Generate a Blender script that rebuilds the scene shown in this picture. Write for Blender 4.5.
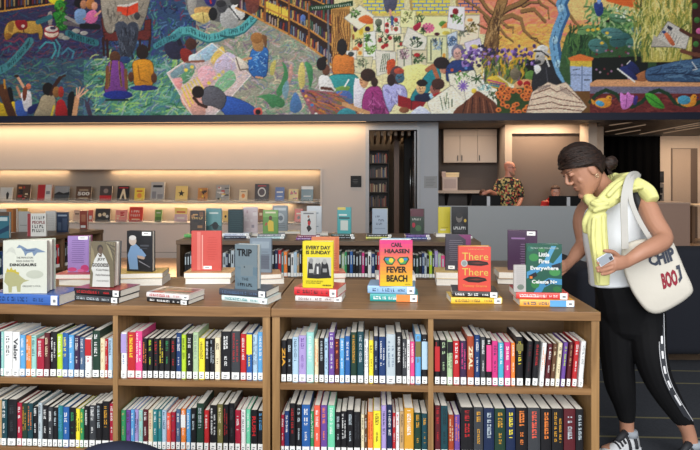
import bpy, bmesh, math, random
import numpy as np
from mathutils import Vector, Matrix
for _o in list(bpy.data.objects):
    bpy.data.objects.remove(_o)
SC = bpy.context.scene
COL = SC.collection
PI = math.pi

# ------------------------------------------------------------------ camera
F = 526.0                      # focal length in pixels of a 700 px wide frame
CZ = 1.4987                    # eye height
TH = math.radians(2.6)         # the camera looks a little to the left of the shelves' normal
HV, CU = 178.5, 350.0          # horizon row, centre column
FW = Vector((-math.sin(TH), math.cos(TH), 0)); RT = Vector((math.cos(TH), math.sin(TH), 0)); UP = Vector((0, 0, 1))
CAM = Vector((0, 0, CZ))
cd = bpy.data.cameras.new('camera'); cam = bpy.data.objects.new('camera', cd); COL.objects.link(cam)
cd.sensor_width = 36; cd.lens = F / 700 * 36; cd.shift_y = -(225 - HV) / 700; cd.clip_start = .05; cd.clip_end = 100
cam.location = CAM; cam.rotation_euler = (PI / 2, 0, TH)
SC.camera = cam

# ------------------------------------------------------------------ world, lights, exposure
def lin(c):
    return tuple(((x / 255) / 12.92 if x / 255 <= .04045 else ((x / 255 + .055) / 1.055) ** 2.4) for x in c[:3])
w = bpy.data.worlds.new('world'); SC.world = w; w.use_nodes = True
bg = w.node_tree.nodes['Background']; bg.inputs[0].default_value = (.86, .93, 1, 1); bg.inputs[1].default_value = .17
SC.view_settings.view_transform = 'Standard'; SC.view_settings.look = 'None'
SC.view_settings.exposure = 0.0; SC.view_settings.gamma = 1; SC.view_settings.use_curve_mapping = False
def area(name, loc, rot, sx, sy, power, col, spread=PI):
    l = bpy.data.lights.new(name, 'AREA'); l.shape = 'RECTANGLE'; l.size = sx; l.size_y = sy; l.energy = power; l.color = col; l.spread = spread
    o = bpy.data.objects.new(name, l); o.location = loc; o.rotation_euler = rot; COL.objects.link(o); return o
# daylight through the tall windows behind the camera
area('window_daylight', (-1.0, -6.5, 3.6), (math.radians(82), 0, 0), 13, 5, 1230, (.94, .97, 1))
# ceiling troffers over the hall
area('hall_ceiling_light', (-.3, -1.9, 4.7), (math.radians(32), 0, 0), 8, 3, 300, (1, .97, .92))
# warm fill lamp added to brighten the walkway floor beside the lit niche
area('walkway_warm_fill', (-3.5, 7.5, 4.6), (0, 0, 0), .8, .8, 150, (1, .72, .44), math.radians(38))
WARM = (1, .70, .40)
# ------------------------------------------------------------------ helpers
def at(u, v, Y):
    """the point on the vertical plane y=Y that the camera sees at pixel u, v"""
    d = FW + RT * ((u - CU) / F) + UP * ((HV - v) / F)
    return CAM + d * (Y / d.y)
def atz(u, v, Z):
    d = FW + RT * ((u - CU) / F) + UP * ((HV - v) / F)
    return CAM + d * ((Z - CZ) / d.z)
def W(u, v, d):
    """the point at distance d in front of the camera"""
    return CAM + (FW + RT * ((u - CU) / F) + UP * ((HV - v) / F)) * d
def pxl(p):
    q = Vector(p) - CAM; z = q.dot(FW)
    return CU + F * q.dot(RT) / z, HV - F * q.z / z
_mats = {}
def mat(c, rough=.5, noise=.08, scale=30, metal=0, spec=.5, coat=0, bump=0):
    """sRGB colour with a little procedural unevenness"""
    key = (tuple(c), rough, noise, scale, metal, spec, coat, bump)
    if key in _mats: return _mats[key]
    m = bpy.data.materials.new('m_%02x%02x%02x' % tuple(int(x) for x in c[:3])); m.use_nodes = True
    nt = m.node_tree; b = nt.nodes['Principled BSDF']
    L = lin(c)
    b.inputs['Roughness'].default_value = rough; b.inputs['Metallic'].default_value = metal
    b.inputs['Specular IOR Level'].default_value = spec
    if coat: b.inputs['Coat Weight'].default_value = coat; b.inputs['Coat Roughness'].default_value = .12
    b.inputs['Base Color'].default_value = (*L, 1)
    if noise:
        tc = nt.nodes.new('ShaderNodeTexCoord'); n = nt.nodes.new('ShaderNodeTexNoise'); r = nt.nodes.new('ShaderNodeMix'); r.data_type = 'RGBA'
        n.inputs['Scale'].default_value = scale; n.inputs['Detail'].default_value = 3
        nt.links.new(tc.outputs['Object'], n.inputs['Vector']); nt.links.new(n.outputs['Fac'], r.inputs[0])
        r.inputs[6].default_value = (*[x * (1 - noise) for x in L], 1); r.inputs[7].default_value = (*[min(1, x * (1 + noise)) for x in L], 1)
        nt.links.new(r.outputs[2], b.inputs['Base Color'])
        if bump:
            bp = nt.nodes.new('ShaderNodeBump'); bp.inputs['Strength'].default_value = bump; bp.inputs['Distance'].default_value = .004
            nt.links.new(n.outputs['Fac'], bp.inputs['Height']); nt.links.new(bp.outputs[0], b.inputs['Normal'])
    _mats[key] = m; return m
def emit(c, strength):
    key = ('e', tuple(c), strength)
    if key in _mats: return _mats[key]
    m = bpy.data.materials.new('m_light'); m.use_nodes = True; b = m.node_tree.nodes['Principled BSDF']
    b.inputs['Base Color'].default_value = (*lin(c), 1); b.inputs['Emission Color'].default_value = (*lin(c), 1); b.inputs['Emission Strength'].default_value = strength
    _mats[key] = m; return m
def wood(c1, c2, axis='X', scale=1.0, rough=.45):
    key = ('w', c1, c2, axis, scale, rough)
    if key in _mats: return _mats[key]
    m = bpy.data.materials.new('m_wood'); m.use_nodes = True; nt = m.node_tree; b = nt.nodes['Principled BSDF']
    tc = nt.nodes.new('ShaderNodeTexCoord'); mp = nt.nodes.new('ShaderNodeMapping'); n = nt.nodes.new('ShaderNodeTexNoise'); r = nt.nodes.new('ShaderNodeValToRGB')
    k = {'X': (1.2, 22, 22), 'Y': (22, 1.2, 22), 'Z': (22, 22, 1.2)}[axis]
    mp.inputs['Scale'].default_value = tuple(x * scale for x in k)
    n.inputs['Scale'].default_value = 2.2; n.inputs['Detail'].default_value = 6; n.inputs['Distortion'].default_value = .6
    r.color_ramp.elements[0].position = .3; r.color_ramp.elements[1].position = .72
    r.color_ramp.elements[0].color = (*lin(c1), 1); r.color_ramp.elements[1].color = (*lin(c2), 1)
    for a, bb in ((tc.outputs['Object'], mp.inputs[0]), (mp.outputs[0], n.inputs['Vector']), (n.outputs['Fac'], r.inputs[0]), (r.outputs[0], b.inputs['Base Color'])): nt.links.new(a, bb)
    b.inputs['Roughness'].default_value = rough
    _mats[key] = m; return m

class MB:
    """collects shapes, then links them as ONE mesh object"""
    def __init__(s): s.v = []; s.f = []; s.mi = []; s.ms = []; s.sm = []; s.k = 0
    def use(s, m):
        if m not in s.ms: s.ms.append(m)
        s.k = s.ms.index(m); return s
    def add(s, vs, fs, smooth=False):
        o = len(s.v); s.v += [tuple(p) for p in vs]; s.f += [tuple(i + o for i in f) for f in fs]; s.mi += [s.k] * len(fs); s.sm += [smooth] * len(fs); return s
    def box(s, x0, x1, y0, y1, z0, z1, M=None):
        vs = [Vector((x, y, z)) for z in (z0, z1) for y in (y0, y1) for x in (x0, x1)]
        if M is not None: vs = [M @ p for p in vs]
        return s.add(vs, [(0, 2, 3, 1), (4, 5, 7, 6), (0, 1, 5, 4), (2, 6, 7, 3), (0, 4, 6, 2), (1, 3, 7, 5)])
    def prism(s, pts, a, b, axis='Z', M=None):
        """polygon pts (2D) extruded from a to b along axis; 2D is the other two axes in order"""
        def p3(p, h): return Vector({'Z': (p[0], p[1], h), 'Y': (p[0], h, p[1]), 'X': (h, p[0], p[1])}[axis])
        n = len(pts); ar = sum(pts[i][0] * pts[(i + 1) % n][1] - pts[(i + 1) % n][0] * pts[i][1] for i in range(n))
        if ar < 0: pts = pts[::-1]
        vs = [p3(p, a) for p in pts] + [p3(p, b) for p in pts]
        if M is not None: vs = [M @ p for p in vs]
        fs = [tuple(range(n))[::-1], tuple(range(n, 2 * n))] + [(i, (i + 1) % n, n + (i + 1) % n, n + i) for i in range(n)]
        if axis == 'Y': fs = [f[::-1] for f in fs]
        return s.add(vs, fs)
    def tube(s, path, rad, n=10, smooth=True):
        path = [Vector(p) for p in path]; rad = rad if isinstance(rad, (list, tuple)) else [rad] * len(path)
        vs = []; fs = []; prev = None
        for i, p in enumerate(path):
            t = (path[min(i + 1, len(path) - 1)] - path[max(i - 1, 0)]).normalized()
            a = t.cross(Vector((0, 0, 1)) if prev is None else prev)
            if prev is not None: a = prev - t * prev.dot(t)
            if a.length < 1e-4: a = t.cross(Vector((0, 1, 0)))
            a.normalize(); b = t.cross(a); prev = a
            vs += [p + (a * math.cos(2 * PI * k / n) + b * math.sin(2 * PI * k / n)) * rad[i] for k in range(n)]
        m = len(path)
        for i in range(m - 1):
            fs += [(i * n + k, i * n + (k + 1) % n, (i + 1) * n + (k + 1) % n, (i + 1) * n + k) for k in range(n)]
        fs += [tuple(range(n))[::-1], tuple(range((m - 1) * n, m * n))]
        return s.add(vs, fs, smooth)
    def ball(s, c, r, n=12, m=8, M=None):
        r = r if isinstance(r, (list, tuple)) else (r, r, r); c = Vector(c); vs = []; fs = []
        for i in range(1, m):
            a = PI * i / m
            vs += [Vector((r[0] * math.sin(a) * math.cos(2 * PI * k / n), r[1] * math.sin(a) * math.sin(2 * PI * k / n), r[2] * math.cos(a))) for k in range(n)]
        vs += [Vector((0, 0, r[2])), Vector((0, 0, -r[2]))]
        if M is not None: vs = [M @ p for p in vs]
        vs = [p + c for p in vs]; T = (m - 1) * n
        for i in range(m - 2):
            fs += [(i * n + k, (i + 1) * n + k, (i + 1) * n + (k + 1) % n, i * n + (k + 1) % n) for k in range(n)]
        fs += [(T, k, (k + 1) % n) for k in range(n)] + [(T + 1, (m - 2) * n + (k + 1) % n, (m - 2) * n + k) for k in range(n)]
        return s.add(vs, fs, True)
    def rings(s, rings, smooth=True):
        n = len(rings[0]); m = len(rings); vs = [p for r in rings for p in r]; fs = []
        for i in range(m - 1):
            fs += [(i * n + k, i * n + (k + 1) % n, (i + 1) * n + (k + 1) % n, (i + 1) * n + k) for k in range(n)]
        fs += [tuple(range(n))[::-1], tuple(range((m - 1) * n, m * n))]
        return s.add(vs, fs, smooth)
    def mesh(s, name):
        me = bpy.data.meshes.new(name); me.from_pydata(s.v, [], s.f)
        for m in s.ms: me.materials.append(m)
        me.polygons.foreach_set('material_index', s.mi); me.polygons.foreach_set('use_smooth', s.sm); me.update(); return me
    def build(s, name, parent=None, m=None, bevel=0):
        me = s.mesh(name)
        if m is not None and not s.ms: me.materials.append(m)
        o = bpy.data.objects.new(name, me); COL.objects.link(o)
        if parent is not None: o.parent = parent
        if bevel:
            b = o.modifiers.new('bevel', 'BEVEL'); b.width = bevel; b.segments = 2; b.limit_method = 'ANGLE'
        return o
def tag(o, label=None, cat=None, group=None, kind=None):
    for k, x in (('label', label), ('category', cat), ('group', group), ('kind', kind)):
        if x: o[k] = x
    return o
def thing(name, label, cat, loc=(0, 0, 0), rot=(0, 0, 0), group=None):
    o = bpy.data.objects.new(name, None); COL.objects.link(o); o.location = loc; o.rotation_euler = rot; o.empty_display_size = .05
    return tag(o, label, cat, group)
def struct(name, mb, m=None, parent=None, bevel=0):
    o = mb.build(name, parent, m, bevel)
    if parent is None: o['kind'] = 'structure'
    return o
_txt = {}
def text2d(s, off=0):
    """outline mesh of a word, scaled to the unit square"""
    key = (s, off)
    if key not in _txt:
        cu = bpy.data.curves.new('t', 'FONT'); cu.body = s; cu.resolution_u = 2; cu.align_x = 'CENTER'; cu.space_line = .95; cu.offset = off
        o = bpy.data.objects.new('t', cu); COL.objects.link(o); dg = bpy.context.evaluated_depsgraph_get()
        me = bpy.data.meshes.new_from_object(o.evaluated_get(dg))
        V = [v.co.copy() for v in me.vertices]; Fc = [tuple(p.vertices) for p in me.polygons]
        bpy.data.objects.remove(o); bpy.data.curves.remove(cu); bpy.data.meshes.remove(me)
        x0 = min(v.x for v in V); x1 = max(v.x for v in V); y0 = min(v.y for v in V); y1 = max(v.y for v in V)
        _txt[key] = ([((v.x - x0) / (x1 - x0), (v.y - y0) / (y1 - y0)) for v in V], Fc)
    return _txt[key]
def put_text(mb, s, fn, th=0, bold=0):
    """fn maps (a, b) in the unit square to 3D"""
    V, Fc = text2d(s, .035 if bold else 0)
    mb.add([fn(a, b) for a, b in V], Fc)
C = dict(black=(28, 27, 30), white=(226, 226, 224), cream=(222, 208, 172), red=(178, 40, 44), crimson=(160, 34, 56), maroon=(86, 32, 38), pink=(222, 72, 132), magenta=(200, 56, 124),
         orange=(232, 130, 60), coral=(226, 92, 72), yellow=(238, 218, 58), gold=(206, 150, 50), lime=(176, 206, 52), green=(52, 140, 88), teal=(44, 122, 128), cyan=(74, 166, 190), blue=(44, 92, 156), navy=(30, 42, 72),
         purple=(104, 72, 146), lavender=(164, 146, 198), grey=(122, 126, 130), silver=(178, 190, 196), brown=(96, 66, 46), olive=(112, 106, 62), tan=(184, 152, 108), rust=(156, 66, 40))
C.update({'pale-blue': (168, 196, 216), 'sky-blue': (92, 158, 208), 'pale-teal': (150, 202, 194), 'pale-green': (168, 192, 150), 'dark-green': (34, 58, 46), 'dark-grey': (58, 60, 64), 'dark-teal': (30, 66, 74), 'dark-blue': (34, 58, 104), 'slate-blue': (76, 98, 128), 'dark-purple': (58, 40, 70), 'mint-green': (110, 200, 160)})
def cm(n, **k): return mat(C[n] if isinstance(n, str) else n, **{'rough': .38, 'noise': .1, 'scale': 40, **k})
PAGES = mat((234, 229, 218), .8, .1, 120)
PAPER = mat((236, 236, 232), .6, .03)
INKG = mat((120, 122, 126), .6, 0)
# ------------------------------------------------------------------ the room
YW = 9.75                                   # the long back wall
def X(u, Y): return at(u, 200, Y).x
def Zv(u, v, Y): return at(u, v, Y).z
WALL = mat((174, 166, 160), .7, .03, 3); WALLG = mat((160, 163, 168), .6, .03, 3); DARK = mat((22, 20, 20), .8, .1); NICHE = mat((128, 118, 108), .75, .04, 4)
TRIMC = mat((176, 170, 164), .5, .02); BEIGE = mat((186, 166, 148), .7, .03, 3); BROWNP = mat((112, 94, 82), .6, .05, 4)
FLOORW = wood((128, 106, 88), (152, 128, 106), 'X', .5, .4)
m = MB().box(-13, 13, -8, 16, -.12, 0); struct('floor', m, FLOORW)
# striped carpet of the reading area
cm_ = bpy.data.materials.new('m_carpet'); cm_.use_nodes = True; nt = cm_.node_tree; b = nt.nodes['Principled BSDF']; b.inputs['Roughness'].default_value = .95
tc = nt.nodes.new('ShaderNodeTexCoord'); sx = nt.nodes.new('ShaderNodeSeparateXYZ'); nt.links.new(tc.outputs['Object'], sx.inputs[0])
def mth(op, a, bb):
    n = nt.nodes.new('ShaderNodeMath'); n.operation = op
    for i, q in enumerate((a, bb)):
        if isinstance(q, (int, float)): n.inputs[i].default_value = q
        else: nt.links.new(q, n.inputs[i])
    return n.outputs[0]
ph = mth('MODULO', mth('ADD', sx.outputs['Y'], 20 * .83 - 3.11 + .1), .83)
l1 = mth('LESS_THAN', mth('ABSOLUTE', mth('SUBTRACT', ph, .1), 0), .009); l2 = mth('LESS_THAN', mth('ABSOLUTE', mth('SUBTRACT', ph, .355), 0), .009)
nz = nt.nodes.new('ShaderNodeTexNoise'); nz.inputs['Scale'].default_value = 90; nt.links.new(tc.outputs['Object'], nz.inputs['Vector'])
mx = nt.nodes.new('ShaderNodeMix'); mx.data_type = 'RGBA'; nt.links.new(nz.outputs['Fac'], mx.inputs[0]); mx.inputs[6].default_value = (*lin((34, 37, 43)), 1); mx.inputs[7].default_value = (*lin((58, 61, 69)), 1)
m2 = nt.nodes.new('ShaderNodeMix'); m2.data_type = 'RGBA'; nt.links.new(mth('MAXIMUM', l1, l2), m2.inputs[0]); nt.links.new(mx.outputs[2], m2.inputs[6]); m2.inputs[7].default_value = (*lin((112, 106, 78)), 1)
nt.links.new(m2.outputs[2], b.inputs['Base Color'])
m = MB().box(-6, 8, -6, 4.45, 0, .006); struct('floor_carpet', m, cm_)

def clear(c):
    m = bpy.data.materials.new('m_acrylic'); m.use_nodes = True; b = m.node_tree.nodes['Principled BSDF']; b.inputs['Base Color'].default_value = (*lin(c), 1); b.inputs['Transmission Weight'].default_value = .93; b.inputs['Roughness'].default_value = .08; b.inputs['IOR'].default_value = 1.15; return m
ACR = clear((236, 238, 238))
# back wall with a long lit niche
XL = -12.5; xn = X(321, YW); xd0 = X(369, YW); xd1 = X(417, YW); xe = X(438.3, YW)
ZB = 2.514; ZT = 2.64
zn1 = Zv(200, 168.8, YW); zl = Zv(200, 201.3, YW); zl2 = Zv(200, 222.6, YW); zd = Zv(392, 130, YW)
m = MB().box(XL, xn, YW, YW + .12, zn1, ZT).box(XL, xn, YW, YW + .34, 0, zl2 - .035).box(xn, xd0, YW, YW + .34, 0, ZT).box(xd0, xd1, YW, YW + .2, zd, ZT).box(XL, xn, YW + .34, YW + .44, 0, ZT)
struct('wall_back', m, WALL)
m = MB().box(xd1, xe, YW, YW + .34, 0, ZT); struct('wall_back_pier', m, WALLG)
m = MB().box(XL, xn, YW + .12, YW + .34, zn1, zn1 + .08); struct('trim_1', m, NICHE)
m = MB().box(XL, xn, YW + .325, YW + .34, zl2 - .035, zn1); struct('wall_niche', m, NICHE)
m = MB().box(XL, xn + .02, YW - .02, YW, zn1 - .012, zn1 + .014).box(xn - .012, xn + .02, YW - .02, YW, zl2 - .035, zn1 - .012); struct('trim_2', m, TRIMC)
m = MB().box(XL, xn, YW - .006, YW, .1, .112); struct('baseboard_back', m, mat((120, 116, 114)))
t = thing('display_ledge', 'long grey wall ledge under the upper row of face-out books', 'shelf', (0, YW, zl), group=None)
MB().box(XL, xn - .014, .01, .322, -.035, 0).build('ledge_board', t, TRIMC)
MB().box(XL, xn - .012, .0, .008, -.035, .05).build('clear_lip', t, ACR)
t2 = thing('display_ledge', 'long grey wall ledge under the lower row of face-out books', 'shelf', (0, YW, zl2))
MB().box(XL, xn - .014, -.02, .322, -.034, 0).build('ledge_board', t2, TRIMC)
MB().box(XL, xn - .012, -.03, -.021, -.035, .05).build('clear_lip', t2, ACR)
# LED strips hidden in the niche
def led(name, u0, u1, z, power, label, y=.16):
    x0, x1 = X(u0, YW), X(u1, YW)
    t = thing(name, label, 'light', ((x0 + x1) / 2, YW + y, z))
    MB().box(-(x1 - x0) / 2, (x1 - x0) / 2, -.01, .01, -.008, 0).build('glow_strip', t, emit((255, 205, 150), .9))
    area('led_light', ((x0 + x1) / 2, YW + y, z - .012), (0, 0, 0), x1 - x0, .02, power * (x1 - x0), WARM)
led('led_strip', -60, 58, zn1, 5.5, 'LED strip under the niche top above its near end books', .26)
led('led_strip', 104, 318, zn1, 5.5, 'long LED strip under the niche top above most books', .26)
led('led_strip', -60, 290, zl - .036, 6.5, 'LED strip under the upper display ledge', .26)

# the painted beam and the upper wall carrying the mural
YM = 9.35
m = MB().box(XL, 13, YM - .03, YW + .3, ZB + .03, ZT - .001).box(XL, 13, YM - .05, YM + .02, ZB, ZT); struct('trim_3', m, mat((14, 19, 42), .5, .08, 6))
m = MB().box(XL, 13, YM + .07, YW + .3, ZT, 5.6); struct('wall_upper', m, mat((60, 56, 70), .8))
x1 = X(366, YW)
t = thing('cove_light', 'warm LED cove light under the blue beam washing the wall', 'light', ((XL + x1) / 2, YW - .2, ZB + .03))
MB().box(-(x1 - XL) / 2, (x1 - XL) / 2, -.02, .02, -.012, 0).build('glow_strip', t, emit((255, 210, 155), 1.5))
area('cove', ((XL + x1) / 2, YW - .2, ZB + .015), (math.radians(0), 0, 0), x1 - XL, .1, 9.5 * (x1 - XL), (1, .64, .33))

# doorway in the back wall and the stack room behind
fr = mat((150, 152, 156), .45)
t = struct('door_1', MB().box(X(365.5, YW), xd0, YW - .03, YW + .05, 0, zd + .08).box(xd1, X(420.5, YW), YW - .03, YW + .05, 0, zd + .08).box(xd0, xd1, YW - .03, YW + .05, zd, zd + .08), fr)
MB().box(xd1 - .045, xd1 - .02, YW + .05, YW + .9, .02, zd - .02).build('door_leaf', t, mat((70, 66, 64), .2))
MB().tube([(xd1 - .07, YW + .75, .9), (xd1 - .07, YW + .75, 1.9)], .014).build('door_handle', t, mat((150, 150, 150), .3, 0, metal=1))
Yb = 13.2; xr0 = X(350, Yb); xr1 = X(432, YW + .3)
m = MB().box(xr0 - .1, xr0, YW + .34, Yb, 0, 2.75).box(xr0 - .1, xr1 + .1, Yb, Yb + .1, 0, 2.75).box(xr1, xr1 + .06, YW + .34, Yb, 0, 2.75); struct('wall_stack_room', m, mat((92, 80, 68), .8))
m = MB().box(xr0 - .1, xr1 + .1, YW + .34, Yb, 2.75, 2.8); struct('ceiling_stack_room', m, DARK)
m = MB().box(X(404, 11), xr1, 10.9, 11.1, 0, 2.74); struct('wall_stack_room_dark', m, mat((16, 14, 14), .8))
for i in range(7):
    xx = X(369 + 6 * i, 11.6)
    t = thing('ceiling_baffle', ['first', 'second', 'third', 'fourth', 'fifth', 'sixth', 'seventh'][i] + ' slanting grey ceiling baffle from the left, seen through the doorway', 'baffle', (xx, 11.4, 2.33))
    MB().box(-.025, .025, -1.2, 1.4, 0, .15).build('fin', t, mat((150, 126, 102)))
t = thing('wooden_post', 'slim brown wooden post standing in the dark room past the doorway', 'post', (X(396.5, 11.6), 11.6, 0))
MB().box(-.055, .055, -.05, .05, 0, 2.6).build('shaft', t, wood((96, 62, 40), (122, 82, 54), 'Z')); MB().box(-.1, .1, -.1, .1, 0, .03).build('foot_plate', t, DARK)
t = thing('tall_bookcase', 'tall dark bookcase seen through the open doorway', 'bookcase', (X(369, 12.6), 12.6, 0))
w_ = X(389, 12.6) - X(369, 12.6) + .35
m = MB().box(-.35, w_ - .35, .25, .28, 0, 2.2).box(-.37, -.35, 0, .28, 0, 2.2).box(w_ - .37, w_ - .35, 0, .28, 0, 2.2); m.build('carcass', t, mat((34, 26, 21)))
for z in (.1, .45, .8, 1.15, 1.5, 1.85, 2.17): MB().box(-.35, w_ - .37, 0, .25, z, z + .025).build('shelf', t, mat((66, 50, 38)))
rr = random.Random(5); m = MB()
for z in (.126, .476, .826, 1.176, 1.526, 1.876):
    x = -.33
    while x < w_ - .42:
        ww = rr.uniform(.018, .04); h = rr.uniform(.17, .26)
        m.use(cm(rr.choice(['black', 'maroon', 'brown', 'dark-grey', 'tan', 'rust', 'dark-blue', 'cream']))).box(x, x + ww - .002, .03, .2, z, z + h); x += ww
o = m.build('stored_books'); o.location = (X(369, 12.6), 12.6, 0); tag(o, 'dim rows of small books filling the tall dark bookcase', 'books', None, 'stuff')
area('stack_room_light', (X(380, 12.3), 12.25, 2.72), (math.radians(38), 0, 0), .8, .3, 15, (1, .78, .55))

# wall plates beside the doorway
t = thing('wall_sign', 'small black square sign on the grey wall beside the doorway', 'sign', (X(356, YW), YW, Zv(356, 181.5, YW)))
MB().box(-.1, .1, -.012, 0, -.105, .105).build('plate', t, mat((15, 14, 15), .5, spec=.2))
m = MB()
for k, (a, z) in enumerate(((.05, .03), (.06, -.005), (.04, -.03))): m.box(-a, a * .6, -.014, -.012, z, z + .008)
m.build('lettering', t, mat((70, 68, 68)))
t = thing('wall_sign', 'grey metal notice plate on the pale pier right of the doorway', 'sign', (X(430.5, YW), YW, Zv(430, 182, YW)))
MB().box(-.12, .12, -.012, 0, -.11, .11).build('plate', t, mat((122, 122, 122), .35, .05))
m = MB()
for k in range(6): m.box(-.09, .09 - .02 * (k % 3), -.014, -.012, .07 - .028 * k, .078 - .028 * k)
m.build('lettering', t, mat((84, 84, 86)))

# office behind the service desk
YO = 12.2; YP = 11.1
xo1 = X(497.5, YO); xp = X(505, YP); xc0 = X(588.5, 10.46); xc1 = X(597, 10.46)
m = MB().box(xr1 + .1, xo1, YO, YO + .1, 0, 2.62); struct('wall_office', m, mat((96, 84, 77), .7))
m = MB().add([Vector(p) for p in [(xo1, YO, 0), (xo1 + .1, YO, 0), (xp + .06, YP, 0), (xp, YP, 0), (xo1, YO, 2.62), (xo1 + .1, YO, 2.62), (xp + .06, YP, 2.62), (xp, YP, 2.62)]], [(0, 1, 2, 3), (7, 6, 5, 4), (0, 4, 5, 1), (1, 5, 6, 2), (2, 6, 7, 3), (3, 7, 4, 0)]); struct('wall_office_side', m, BEIGE)
xq = X(512, YP); xq1 = X(586, YP); zq = Zv(550, 134, YP)
m = MB().box(xp + .061, xq, YP, YP + .1, 0, 2.62).box(xq, xq1, YP, YP + .1, zq, 2.62).box(xq1, xc1 + .4, YP, YP + .1, 0, 2.62); struct('wall_office_front', m, BEIGE)
m = MB().box(xq, xq1, YP + .07, YP + .1, 0, zq); struct('wall_office_panel', m, BROWNP)
m = MB().box(xq, xq1, YP - .008, YP, zq - .004, zq + .012); struct('trim_4', m, DARK)
m = MB().box(xc0, xc1, 10.46, 10.9, 0, 2.6); struct('pillar_wall', m, BEIGE)
m = MB().box(xe - .2, 13, YW + .3, 16, 2.62, 2.68); struct('ceiling', m, mat((120, 112, 104), .8))
area('office_wall_washer', (xp + (xq1 - xp) * .4, YP - .34, 2.58), (math.radians(12), 0, 0), (xq1 - xp) * .74, .16, 24, (1, .78, .55))
area('office_panel_light', ((xo1 + xe) / 2, 11.2, 2.6), (0, 0, 0), 1.2, .6, 9, (1, .82, .66))
# slatted dark corridor ceiling; faintly glowing bars stand in for reflections on its slats
xs0 = xc1 + .05
m = MB().box(xs0, 13, YW + .05, 15.9, 2.575, 2.618); struct('ceiling_slatted', m, mat((84, 80, 80), .6, .2, 8))
r_ = random.Random(3)
for i, (ua, va, ub, vb) in enumerate(((606, 131.5, 645, 124.5), (640, 134, 699, 122.5), (664, 132.8, 699, 127), (610, 125, 634, 121.6), (676, 128.5, 699, 124.6), (650, 121, 672, 118.4), (616, 134, 640, 129.8))):
    a = atz(ua, va, 2.575); b_ = atz(ub, vb, 2.575); d = (b_ - a); L = d.length; ang = math.atan2(d.y, d.x)
    M = Matrix.Translation((0, 0, 0)) @ Matrix.Rotation(ang, 4, 'Z')
    t = thing('ceiling_reflection_bar', ['first', 'second', 'third', 'fourth', 'fifth', 'sixth', 'seventh'][i] + ' thin glowing bar added as a reflection on the dark slatted ceiling', 'light', tuple(a), group='added reflection bars on the slatted ceiling')
    MB().box(0, L, -.02, .02, -.012, 0, M).build('glow_strip', t, emit((190, 165, 140), .3))
# far corridor
YC = 13.6
xk1 = X(655, YC)
m = MB().box(xc1, 13, YC + .35, YC + .45, 0, 2.6).box(12.9, 13, YW, YC + .35, 0, 2.6); struct('wall_corridor_end', m, DARK)
t = thing('black_curtain', 'tall black curtain hanging across the dark far opening behind the woman', 'curtain', (0, YC - .25, 0))
n = 60; pts = [(xc1 + .1 + (xk1 - xc1 - .1) * i / n, .018 * math.sin(i * 1.3)) for i in range(n + 1)]
MB().prism(pts + [(p[0], p[1] + .02) for p in pts[::-1]], .02, 2.56).build('cloth', t, mat((3, 3, 4), .95, spec=.05)); MB().box(xc1 + .1, xk1, -.06, .08, 2.545, 2.575).build('track', t, DARK)
xk2 = X(699.5, YC)
m = MB().box(xk1, 12.9, YC, YC + .2, 0, 2.57); struct('wall_corridor', m, BEIGE)
xa, xb, za = X(672, YC), X(690, YC), Zv(680, 149, YC)
t = struct('door_2', MB().box(xa, xb, YC - .03, YC, .01, za), mat((160, 140, 124), .6))
MB().box(xb, xb + .16, YC - .04, YC, 0, za).build('side_panel', t, mat((92, 76, 66))); MB().box(xa - .02, xa, YC - .04, YC, 0, za + .02).box(xa, xb + .16, YC - .04, YC, za, za + .02).build('door_frame', t, mat((120, 104, 92)))
area('corridor_light', (X(690, YC - .6), YC - .8, 2.55), (math.radians(15), 0, 0), 2.4, .3, 20, (1, .84, .68))
area('corridor_floor_light', (X(705, 12.4), 12.2, 2.5), (0, 0, 0), 1.2, 1.2, 34, (1, .74, .48))
for v0, v1, lab, nm in ((171.5, 182.5, 'black square card reader on the beige wall past the curtain', 'card_reader'), (184, 202, 'grey call panel on the beige wall below the card reader', 'call_panel')):
    pc = at(660, (v0 + v1) / 2, YC); hh = (v1 - v0) / 2 * YC / F
    t = thing(nm, lab, 'panel', (pc.x, YC, pc.z))
    MB().box(-.08, .08, -.03, 0, -hh, hh).build('housing', t, mat((24, 24, 26) if nm == 'card_reader' else (104, 98, 94), .4))
    m = MB(); m.box(-.05, .05, -.034, -.03, 0, hh * .6)
    if nm == 'call_panel': m.box(-.03, .03, -.036, -.03, -hh * .7, -hh * .2)
    m.build('screen', t, mat((60, 60, 64) if nm == 'card_reader' else (30, 30, 32), .2))
# beige counter and a pale ledge in the corridor
t = thing('side_counter', 'beige service counter end standing behind the woman', 'counter', (0, 11.2, 0))
xz0, xz1 = X(600, 11.2), X(690, 11.2)
MB().box(xz0, xz1, 0, .7, .02, .97).build('body', t, mat((176, 146, 130), .6, .03)); MB().box(xz0 - .02, xz1 + .01, -.02, .72, .97, 1.0).build('worktop', t, mat((190, 164, 148), .4)); MB().box(xz0, xz1, .04, .68, 0, .02).build('plinth', t, DARK)
t = thing('ledge_table', 'pale narrow table by the bright corridor wall', 'table', (X(702, 12.6), 12.6, 0))
MB().box(-.3, 1.2, -.2, .3, .86, .9).build('tabletop', t, mat((214, 190, 160)))
for x in (-.25, 1.15): MB().box(x - .03, x + .03, -.1, .2, 0, .86).build('leg', t, mat((120, 96, 76)))

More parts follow.
